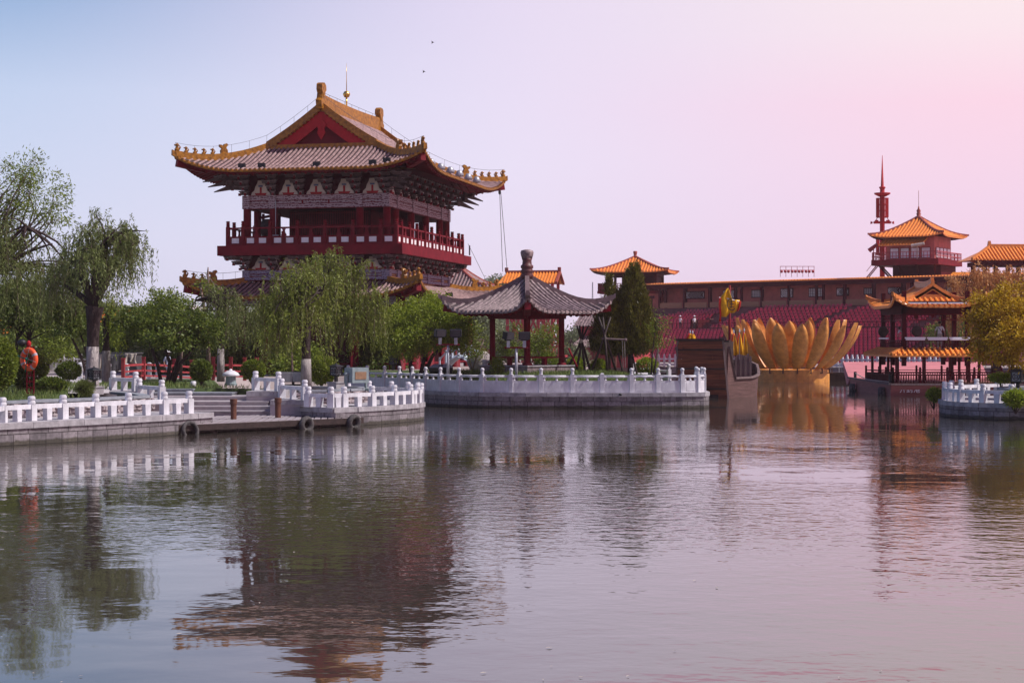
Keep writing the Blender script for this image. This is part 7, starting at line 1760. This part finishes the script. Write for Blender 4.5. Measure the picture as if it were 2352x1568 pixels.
def pole_light(px, D, py_top, lb, zb, angles):
    t = thing('pole_floodlight', lb, 'floodlight', (ax(px, D), D, zb)); zt_ = az(py_top, D) - zb
    b = MB(); b.tube([(0, 0, 0), (0, 0, zt_ - .85)], [.085, .07], 10); b.build('pole', M['steel'], t, True)
    b = MB(); b.box((0, 0, zt_ - .82), (1.25, .12, .09)); b.build('crossbar', M['red'], t)
    for s, a_ in zip((-.42, .42), angles):
        b = MB(); b.box((0, 0, -.22), (.17, .17, .36)); o = b.build('ballast_box', M['steel'], t); o.location = (s, 0, zt_ - .42)
        b = MB(); b.box((0, 0, 0), (.60, .30, .38)); b.box((0, .0, -.22), (.4, .1, .08)); o = b.build('lamp_head', M['iron'], t); o.location = (s * 1.0, 0, zt_ - .2); o.rotation_euler = (R(10), 0, a_)
        g = MB()
        for i in range(7): g.box((0, -.155, -.15 + i * .05), (.52, .012, .02))
        g = g.build('grille', M['wire'], o)
pole_light(1029, 91.5, 756, 'twin floodlight on a grey pole in front of the broad green tree', 1.3, (.5, -.1))
pole_light(1186, 89.2, 762, 'twin floodlight on a grey pole in front of the pavilion centre column', 1.2, (.9, .05))
# red timber fence / low bridge behind the lawn
def red_fence(pts, label, h=1.15, up=None):
    t = thing('red_fence', label, 'fence', pts[0]); o = Vector(pts[0])
    for i, q in enumerate(pts): b = MB(); q = Vector(q) - o; b.box((q.x, q.y, h / 2), (.17, .17, h)); b.box((q.x, q.y, h + .03), (.2, .2, .07)); pp = b.build('post', M['red_pale'], t); pp.location = (0, 0, q.z)
    for a_, c_ in zip(pts, pts[1:]):
        a_, c_ = Vector(a_) - o, Vector(c_) - o
        for z, w in ((.82, .11), (.5, .09), (.22, .09)): b = MB(); b.bar(a_ + Vector((0, 0, z)), c_ + Vector((0, 0, z)), .07, w); b.build('rail', M['red_pale'], t)
def gp(px, py, D): q = at(px, py, D); return (q.x, q.y, q.z)
red_fence([gp(283, 876, 88), gp(330, 872, 91), gp(400, 874, 95), gp(440, 876, 96)], 'sloping red timber bridge rail behind the multi-stemmed tree')
red_fence([gp(490, 873, 92), gp(530, 873, 92.5), gp(562, 874, 93), gp(590, 874, 93)], 'red timber fence with square posts behind the stone lantern', 1.2)
# tarpaulin covered stall
q = at(272, 868, 98); t = thing('covered_stall', 'stall wrapped in grey tarpaulin and pale canvas behind the young willow', 'stall', (q.x, q.y, 1.15))
def drape(px0, px1, py0, py1, m, seed, dy):
    r = random.Random(seed); b = MB(); x0, x1 = (px0 - 272) / F * 98, (px1 - 272) / F * 98; z0, z1 = (868 - py0) / F * 98 + .0, (868 - py1) / F * 98; nx, nzv = 22, 10; ph = r.uniform(0, 6)
    for j in range(nzv + 1):
        for i in range(nx + 1):
            u, v = i / nx, j / nzv; sag = .10 * math.sin(u * 7 + ph) * v; b.v.append((x0 + (x1 - x0) * u + .04 * math.sin(v * 5 + u * 9), dy + .16 * math.sin(u * 15 + ph + v * 2) * v, z0 + (z1 - z0) * v * (1 + .12 * math.sin(u * 11 + ph)) - sag))
    for j in range(nzv):
        for i in range(nx): q_ = j * (nx + 1) + i; b.f.append((q_, q_ + 1, q_ + nx + 2, q_ + nx + 1)); b.m.append(0)
    o = b.build('drape', m, t, True); s_ = o.modifiers.new('thickness', 'SOLIDIFY'); s_.thickness = .03
drape(224, 246, 806, 862, M['tarp_pale'], 1, -.9); drape(250, 322, 807, 845, M['tarp'], 2, -.95); drape(252, 268, 812, 864, M['tarp'], 3, -1.1); drape(296, 322, 805, 826, M['tarp_pale'], 4, -1.05)
b = MB(); b.box((0, .1, 1.05), (2.3, 1.7, .9)); b.box((0, 0, 1.58), (2.45, 1.9, .08)); b.build('load', M['tarp'], t)
for x in (-1.1, 1.1): 
    for y in (-.7, .8): b = MB(); b.box((x, y, .35), (.1, .1, .7)); b.build('leg', M['wood'], t)
for i, (px, py, D) in enumerate([(184.5, 862, 95), (250, 868, 92), (291, 866, 90), (343, 868, 95), (362, 868, 97)]):
    q = at(px, py, D); b = MB(); b.box((0, 0, .35), (.2, .2, .7)); b.lathe((0, 0, .7), [(.08, 0), (.15, .08), (.15, .18), (.06, .26)], 12); o = b.build('stone_bollard', M['stone_white'], None); o.location = (q.x, q.y, GZ); tag(o, 'short white stone bollard with round cap on the far lawn', 'bollard', 'round-capped bollards on the far lawn')
q = at(444, 872, 80); b = MB(); b.lathe((0, 0, 0), [(.13, 0), (.15, .06), (.13, .22), (.1, .26)], 12); o = b.build('spotlight_pot', M['stone_white'], None, True); o.location = (q.x, q.y, GZ); tag(o, 'tiny white round spotlight on the grass under the left round shrub', 'spotlight')
# wooden tripods (well sweep) on the island lawn
def tripod(px, D, legs, top, lb, zb=1.62):
    t = thing('wooden_tripod', lb, 'tripod', (ax(px, D), D, zb)); zt_ = az(top, D) - zb
    for i, (dx, dy) in enumerate(legs):
        d = Vector((dx, dy, 0)); a_ = d; c_ = -d * .45 + Vector((0, 0, zt_ * 1.0)); b = MB(); b.tube([a_, (a_ + c_) / 2 + Vector((.03, 0, 0)), c_], [.075, .065, .05], 7); b.build('leg', M['wood_dark'], t, True)
    return t, zt_
t, h_ = tripod(1335, 96, [(-.9, .2), (.55, .3), (.2, -.6), (-.3, -.4)], 748, 'crossed wooden pole frame on the lawn right of the pavilion')
b = MB(); b.lathe((0, 0, h_ * .62), [(.05, 0), (.13, .08), (.10, .22), (.04, .3)], 8); b.build('knot', M['tarp_pale'], t, True)
t, h_ = tripod(1388, 93.5, [(-.75, .2), (.70, .1), (.15, -.5)], 728, 'tall wooden tripod with axle and hanging ropes left of the cypress')
b = MB(); b.tube([(-.15, 0, h_ * .62), (1.15, -.1, h_ * .60)], .06, 8); b.lathe((1.15, -.1, h_ * .57), [(.05, 0), (.1, .05), (.1, .13), (.05, .18)], 8); b.build('axle', M['wood_grey'], t)
b = MB()
for dx in (.98, 1.1): b.tube([(dx, -.1, h_ * .6), (dx + .05, -.12, .35)], .018, 4)
b.build('ropes', M['tarp_pale'], t)
q0, q1 = gp(1362, 872, 92.5), gp(1505, 878, 91); b = MB(); b.tube([q0, (q1[0] * .4 + q0[0] * .6, 92, q0[2] + .05), q1], [.05, .06, .04], 7); o = b.build('fallen_pole', M['bark_pale'], None, True); tag(o, 'long bare pole lying across the lawn below the cypresses', 'pole')
for px0, py0, px1, py1, lb in ((1431, 855, 1420, 812, 'short leaning prop left of the tall cypress trunk'), (1463, 858, 1452, 815, 'short leaning prop against the tall cypress trunk'), (1502, 858, 1512, 800, 'dark prop stake under the thin leaning sapling')):
    b = MB(); b.tube([gp(px0, py0, 94.6), gp(px1, py1, 95.3)], .06, 7); o = b.build('tree_prop', M['bark'], None, True); tag(o, lb, 'stake')
b = MB(); b.tube([gp(1306, 800, 94), gp(1325, 842, 93.4)], .06, 7); o = b.build('leaning_pole', M['red'], None, True); tag(o, 'red pole leaning beside the right pavilion column', 'pole')
# pale blue arched footbridge and boulder behind the pavilion lawn
q = at(1060, 838, 108); t = thing('arched_bridge', 'small pale blue arched footbridge left of the pavilion', 'bridge', (q.x, q.y, 1.6), R(-25))
for y in (-.5, .5):
    b = MB(); arc = [(-1.3 + 2.6 * i / 12, y, .9 * math.sin(math.pi * i / 12)) for i in range(13)]; b.tube([(x, yy, z + .65) for x, yy, z in arc], .05, 6)
    for i in range(0, 13, 2): x, yy, z = arc[i]; b.box((x, yy, z + .4), (.09, .09, .8)); 
    b.build('rail', M['pale_blue'], t)
b = MB(); b.sweep([(-1.3 + 2.6 * i / 12, 0, .9 * math.sin(math.pi * i / 12)) for i in range(13)], 1.1, .06, .1); b.build('deck', M['pale_blue'], t)
q = at(1103, 828, 104); bm = bmesh.new(); bmesh.ops.create_icosphere(bm, subdivisions=3, radius=.85); r = random.Random(4)
for v in bm.verts: v.co = Vector((v.co.x * (.9 + .12 * math.sin(v.co.z * 5 + v.co.y * 3)), v.co.y * .8, v.co.z * (.95 + .12 * math.sin(v.co.x * 4))))
me = bpy.data.meshes.new('boulder'); bm.to_mesh(me); bm.free(); me.materials.append(M['rock']); o = bpy.data.objects.new('boulder', me); C.objects.link(o); o.location = (q.x, q.y, 2.0); tag(o, 'large grey boulder on the lawn just left of the pavilion', 'boulder')
q = at(1120, 836, 97); t = thing('drum_stack', 'stacked pair of pale stone drums left of the pavilion column', 'stone drums', (q.x, q.y, 1.65))
for i, x in enumerate((-.14, .2)):
    b = MB()
    for k in range(3): b.lathe((x, 0, k * .24), [(.12, 0), (.17, .04), (.17, .19), (.12, .235)], 12)
    b.build('drum', M['stone_white'], t, True)
for px, py, rz_, lb in ((1000, 842, -.6, 'dark ground floodlight leaning left at the foot of the broad tree'), (1024, 838, .4, 'dark ground floodlight with pale glass at the foot of the pole light')):
    q = at(px, py, 94); t = thing('ground_floodlight', lb, 'floodlight', (q.x, q.y, 1.5), rz_); b = MB(); b.hexa([(-.35, -.1, .25), (.35, -.1, .25), (.35, .3, .1), (-.35, .3, .1), (-.35, -.2, .45), (.35, -.2, .45), (.35, .25, .62), (-.35, .25, .62)]); b.build('housing', M['iron'], t)
    b = MB(); b.hexa([(-.3, -.2, .46), (.3, -.2, .46), (.3, .22, .63), (-.3, .22, .63), (-.3, -.2, .475), (.3, -.2, .475), (.3, .22, .645), (-.3, .22, .645)]); b.build('glass', M['lamp_glass'], t); b = MB(); b.bar((-.3, 0, 0), (-.3, 0, .3), .05); b.bar((.3, 0, 0), (.3, 0, .3), .05); b.build('bracket', M['iron'], t)
# speaker pole and dark box at the right edge behind the rail
q = at(2338, 880, 79); t = iron_lantern(2338, 880, 79, 'black iron garden lantern at the right edge behind the curved rail', 1.15, .8, False)
# moored flat boats behind the lotus
q = at(1935, 866, 150); t = thing('barge', 'low dark moored barge with white rail between the lotus and the painted boat', 'boat', (q.x, q.y, 0)); b = MB(); b.hexa([(-2, -1, -.3), (3, -1, -.3), (3, 1, -.3), (-2, 1, -.3), (-2.2, -1.2, .7), (3.3, -1.2, .7), (3.3, 1.2, .7), (-2.2, 1.2, .7)]); b.build('hull', M['wood_dark'], t)
b = MB()
for i in range(8): b.box((-1.9 + i * .7, -1.1, 1.1), (.06, .06, .8))
b.box((.5, -1.1, 1.5), (5.2, .08, .08)); b.box((.5, -1.1, 1.15), (5.2, .06, .06)); b.build('rail', M['pale_blue'], t)
# two birds
for px, py, lb in ((993, 98, 'tiny dark bird high in the sky, the higher of two'), (973, 165, 'tiny dark bird in the sky, the lower of two')):
    q = at(px, py, 120); b = MB(); b.lathe((0, 0, 0), [(.005, -.11), (.035, -.04), (.03, .05), (.005, .1)], 6); b.add([(0, 0, .03), (.14, 0, .09), (.02, 0, -.03), (-.14, 0, .08), (-.02, 0, -.03)], [(0, 1, 2), (0, 4, 3)]); o = b.build('bird', M['cloth_dark'], None); o.location = q; o.rotation_euler = (R(20), R(35), 0); tag(o, lb, 'bird')

# ------------------------------------------------------------------ people
def person(label, loc, rz, pose, top='cloth_white', legs='cloth_dark', hat=None, bag=False, h=1.68, hold=None):
    """one continuous skinned body; pose gives joint positions for a 1.7 m figure facing -y"""
    J = {'pelvis': (0, 0, .92), 'waist': (0, 0, 1.05), 'chest': (0, -.01, 1.28), 'neck': (0, 0, 1.45), 'head0': (0, -.02, 1.55), 'head': (0, -.02, 1.63),
         'lsh': (-.17, 0, 1.39), 'lel': (-.23, .02, 1.13), 'lwr': (-.23, -.06, .90), 'lha': (-.23, -.08, .80), 'rsh': (.17, 0, 1.39), 'rel': (.23, .02, 1.13), 'rwr': (.23, -.06, .90), 'rha': (.23, -.08, .80),
         'lhip': (-.09, 0, .88), 'lkn': (-.10, -.02, .48), 'lan': (-.10, .02, .08), 'lto': (-.11, -.12, .03), 'rhip': (.09, 0, .88), 'rkn': (.10, -.02, .48), 'ran': (.10, .02, .08), 'rto': (.11, -.12, .03)}
    J.update(pose)
    RA = {'pelvis': .135, 'waist': .125, 'chest': .145, 'neck': .055, 'head0': .075, 'head': .10, 'lsh': .07, 'lel': .045, 'lwr': .032, 'lha': .028, 'rsh': .07, 'rel': .045, 'rwr': .032, 'rha': .028, 'lhip': .095, 'lkn': .062, 'lan': .042, 'lto': .035, 'rhip': .095, 'rkn': .062, 'ran': .042, 'rto': .035}
    names = list(J); E = [('pelvis', 'waist'), ('waist', 'chest'), ('chest', 'neck'), ('neck', 'head0'), ('head0', 'head'), ('chest', 'lsh'), ('lsh', 'lel'), ('lel', 'lwr'), ('lwr', 'lha'), ('chest', 'rsh'), ('rsh', 'rel'), ('rel', 'rwr'), ('rwr', 'rha'), ('pelvis', 'lhip'), ('lhip', 'lkn'), ('lkn', 'lan'), ('lan', 'lto'), ('pelvis', 'rhip'), ('rhip', 'rkn'), ('rkn', 'ran'), ('ran', 'rto')]
    verts = [J[k] for k in names]; edges = [(names.index(a_), names.index(c_)) for a_, c_ in E]; rad = [RA[k] for k in names]
    for sgn, hd in ((-1, 'lha'), (1, 'rha')):      # five fingers on each hand
        p0 = Vector(J[hd]); w = Vector(J['lwr' if sgn < 0 else 'rwr']); d = (p0 - w).normalized(); sd_ = Vector((0, 1, 0)) if abs(d.y) < .8 else Vector((0, 0, 1))
        for k, (o_, ln) in enumerate(((-.024, .062), (-.008, .075), (.008, .07), (.024, .055))):
            verts += [tuple(p0 + sd_ * o_ + d * ln * .55), tuple(p0 + sd_ * o_ * 1.1 + d * ln + Vector((0, -.012, 0)))]; n0 = len(verts) - 2; edges += [(names.index(hd), n0), (n0, n0 + 1)]; rad += [.010, .008]
        verts += [tuple(p0 + sd_ * -.045 - d * .005), tuple(p0 + sd_ * -.06 + d * .035)]; n0 = len(verts) - 2; edges += [(names.index('lwr' if sgn < 0 else 'rwr'), n0), (n0, n0 + 1)]; rad += [.012, .009]
    me = bpy.data.meshes.new('person'); me.from_pydata(verts, edges, []); me.update()
    o = bpy.data.objects.new('person', me); C.objects.link(o)
    o.modifiers.new('skin', 'SKIN'); sk = me.skin_vertices[0].data
    for v, r_ in zip(sk, rad): v.radius = (r_, r_ * (.8 if r_ > .1 else 1))
    sk[0].use_root = True
    sub = o.modifiers.new('sub', 'SUBSURF'); sub.levels = 1; sub.render_levels = 1
    bpy.context.view_layer.update(); dg = bpy.context.evaluated_depsgraph_get(); m2 = bpy.data.meshes.new_from_object(o.evaluated_get(dg)); bpy.data.objects.remove(o)
    m2.name = 'body'; m2.materials.clear()
    for k in ('skin', top, legs): m2.materials.append(M[k])
    tor = [Vector(J[k]) for k in ('waist', 'chest')]; sl = [(Vector(J['lsh']), Vector(J['lel'])), (Vector(J['rsh']), Vector(J['rel']))]; pl = Vector(J['pelvis'])
    def dseg(p_, a_, c_): u = max(0, min(1, (p_ - a_).dot(c_ - a_) / max(1e-9, (c_ - a_).length_squared))); return (p_ - a_.lerp(c_, u)).length
    lg = [(Vector(J['lhip']), Vector(J['lkn'])), (Vector(J['lkn']), Vector(J['lan'])), (Vector(J['rhip']), Vector(J['rkn'])), (Vector(J['rkn']), Vector(J['ran'])), (pl, Vector(J['lhip'])), (pl, Vector(J['rhip']))]
    tp = [(Vector(J['pelvis']) * .3 + Vector(J['waist']) * .7, Vector(J['chest'])), (Vector(J['chest']), Vector(J['lsh'])), (Vector(J['chest']), Vector(J['rsh']))] + sl
    sknn = [(Vector(J['neck']), Vector(J['head'])), (Vector(J['lel']), Vector(J['lha'])), (Vector(J['rel']), Vector(J['rha']))]
    for p_ in m2.polygons:
        c_ = p_.center; ds = [min(dseg(c_, *s_) for s_ in g_) for g_ in (sknn, tp, lg)]; p_.material_index = ds.index(min(ds)); p_.use_smooth = True
    body = bpy.data.objects.new('person', m2); C.objects.link(body); body.location = loc; body.rotation_euler = (0, 0, rz); s_ = h / 1.72; body.scale = (s_, s_, s_); tag(body, label, 'person')
    hd = Vector(J['head'])
    b = MB(); b.lathe(hd + Vector((0, .012, -.03)), [(.098, 0), (.112, .04), (.105, .10), (.07, .145), (.01, .16)], 12); b.build('hair', M['hair'], body, True)
    b = MB(); b.lathe(hd + Vector((0, -.115, -.05)), [(.008, 0), (.016, .012), (.006, .045)], 6); b.build('nose', M['skin'], body, True)
    b = MB()
    for s__ in (-1, 1): b.lathe(hd + Vector((s__ * .036, -.094, -.006)), [(.004, 0), (.012, .006), (.004, .013)], 6)
    b.box(hd + Vector((0, -.095, -.075)), (.045, .012, .01)); b.build('eyes_and_mouth', M['hair'], body)
    for s__ in (-1, 1): b = MB(); b.lathe(hd + Vector((s__ * .104, .0, -.04)), [(.008, 0), (.022, .02), (.024, .045), (.008, .06)], 6); b.build('ear', M['skin'], body, True)
    if hat: b = MB(); b.lathe(hd + Vector((0, 0, .05)), [(.20, 0), (.20, .012), (.115, .02), (.112, .09), (.07, .12), (.01, .125)], 14); b.build('hat', M[hat], body, True)
    if bag: b = MB(); b.tube([Vector(J['lsh']) + Vector((.03, -.11, .04)), Vector(J['chest']) + Vector((.02, -.175, -.05)), Vector(J['waist']) + Vector((.14, -.12, -.02))], .017, 6); b.build('bag_strap', M['cloth_dark'], body, True)
    if bag: b = MB(); b.box((.21, .03, .92), (.07, .2, .2)); b.build('shoulder_bag', M['cloth_dark'], body)
    return body
stride = {'lkn': (-.10, -.16, .50), 'lan': (-.10, -.10, .09), 'lto': (-.11, -.24, .04), 'rkn': (.10, .02, .48), 'ran': (.10, .22, .12), 'rto': (.11, .12, .03), 'lel': (-.22, .10, 1.14), 'lwr': (-.20, .06, .92), 'lha': (-.2, .05, .82)}
q = at(385, 874, 97); person('person in white hat and pale blue patterned clothes walking past the red bridge rail', (q.x, q.y, q.z), R(60), stride, 'cloth_blue', 'cloth_blue', 'cloth_white', h=1.66)
mb = PB.matrix_basis
person('person in white T-shirt with dark shoulder strap standing upstairs on the painted boat', mb @ Vector((.62, -1.6, 2.93)), R(-12), {'lel': (-.27, .04, 1.15), 'lwr': (-.30, 0, .93), 'lha': (-.30, -.01, .83), 'rel': (.27, .04, 1.15), 'rwr': (.31, 0, .93), 'rha': (.31, -.01, .83)}, 'cloth_white', 'tarp_pale', None, True, 1.74)
bend = {'waist': (0, -.08, 1.04), 'chest': (.06, -.30, 1.18), 'neck': (.10, -.45, 1.24), 'head0': (.12, -.52, 1.28), 'head': (.13, -.58, 1.31), 'lsh': (-.10, -.36, 1.24), 'rsh': (.24, -.34, 1.22), 'lel': (-.12, -.45, 1.0), 'lwr': (-.06, -.56, .88), 'lha': (-.04, -.6, .82), 'rel': (.28, -.45, .98), 'rwr': (.2, -.6, .88), 'rha': (.18, -.64, .82)}
person('person in white shirt bending over the upper rail of the painted boat beside the gong', mb @ Vector((-1.55, -1.3, 2.93)), R(-60), bend, 'cloth_white', 'cloth_dark', None, False, 1.7)
wsi = ST.matrix_basis
cam_up = {'lel': (-.24, -.14, 1.22), 'lwr': (-.10, -.22, 1.48), 'lha': (-.05, -.2, 1.55), 'rel': (.2, .04, 1.13), 'rwr': (.18, -.08, .92)}
person('person in white hat and pale shirt on the stand walkway, hand raised to the face', wsi @ Vector((11.6, -9.9, 4.96)), R(-20), cam_up, 'cloth_white', 'cloth_dark', 'cloth_white', False, 1.7)
person('person in white hat on the stand walkway just right of the ship mast', wsi @ Vector((13.6, -9.6, 4.96)), R(30), {}, 'cloth_white', 'cloth_dark', 'cloth_white', False, 1.68)

# ------------------------------------------------------------------ warm summer haze over the lake
HZ = bpy.data.materials.new('haze_air'); HZ.use_nodes = True; n, l = HZ.node_tree.nodes, HZ.node_tree.links; n.clear()
out = n.new('ShaderNodeOutputMaterial'); pv_ = n.new('ShaderNodeVolumePrincipled'); l.new(pv_.outputs[0], out.inputs['Volume'])
pv_.inputs['Color'].default_value = (1.0, 0.80, 0.84, 1); pv_.inputs['Density'].default_value = 0.00018; pv_.inputs['Anisotropy'].default_value = 0.0
b = MB(); b.box((0, 480, 20), (1500, 1100, 46)); o = b.build('haze', HZ, None, False, 'stuff')
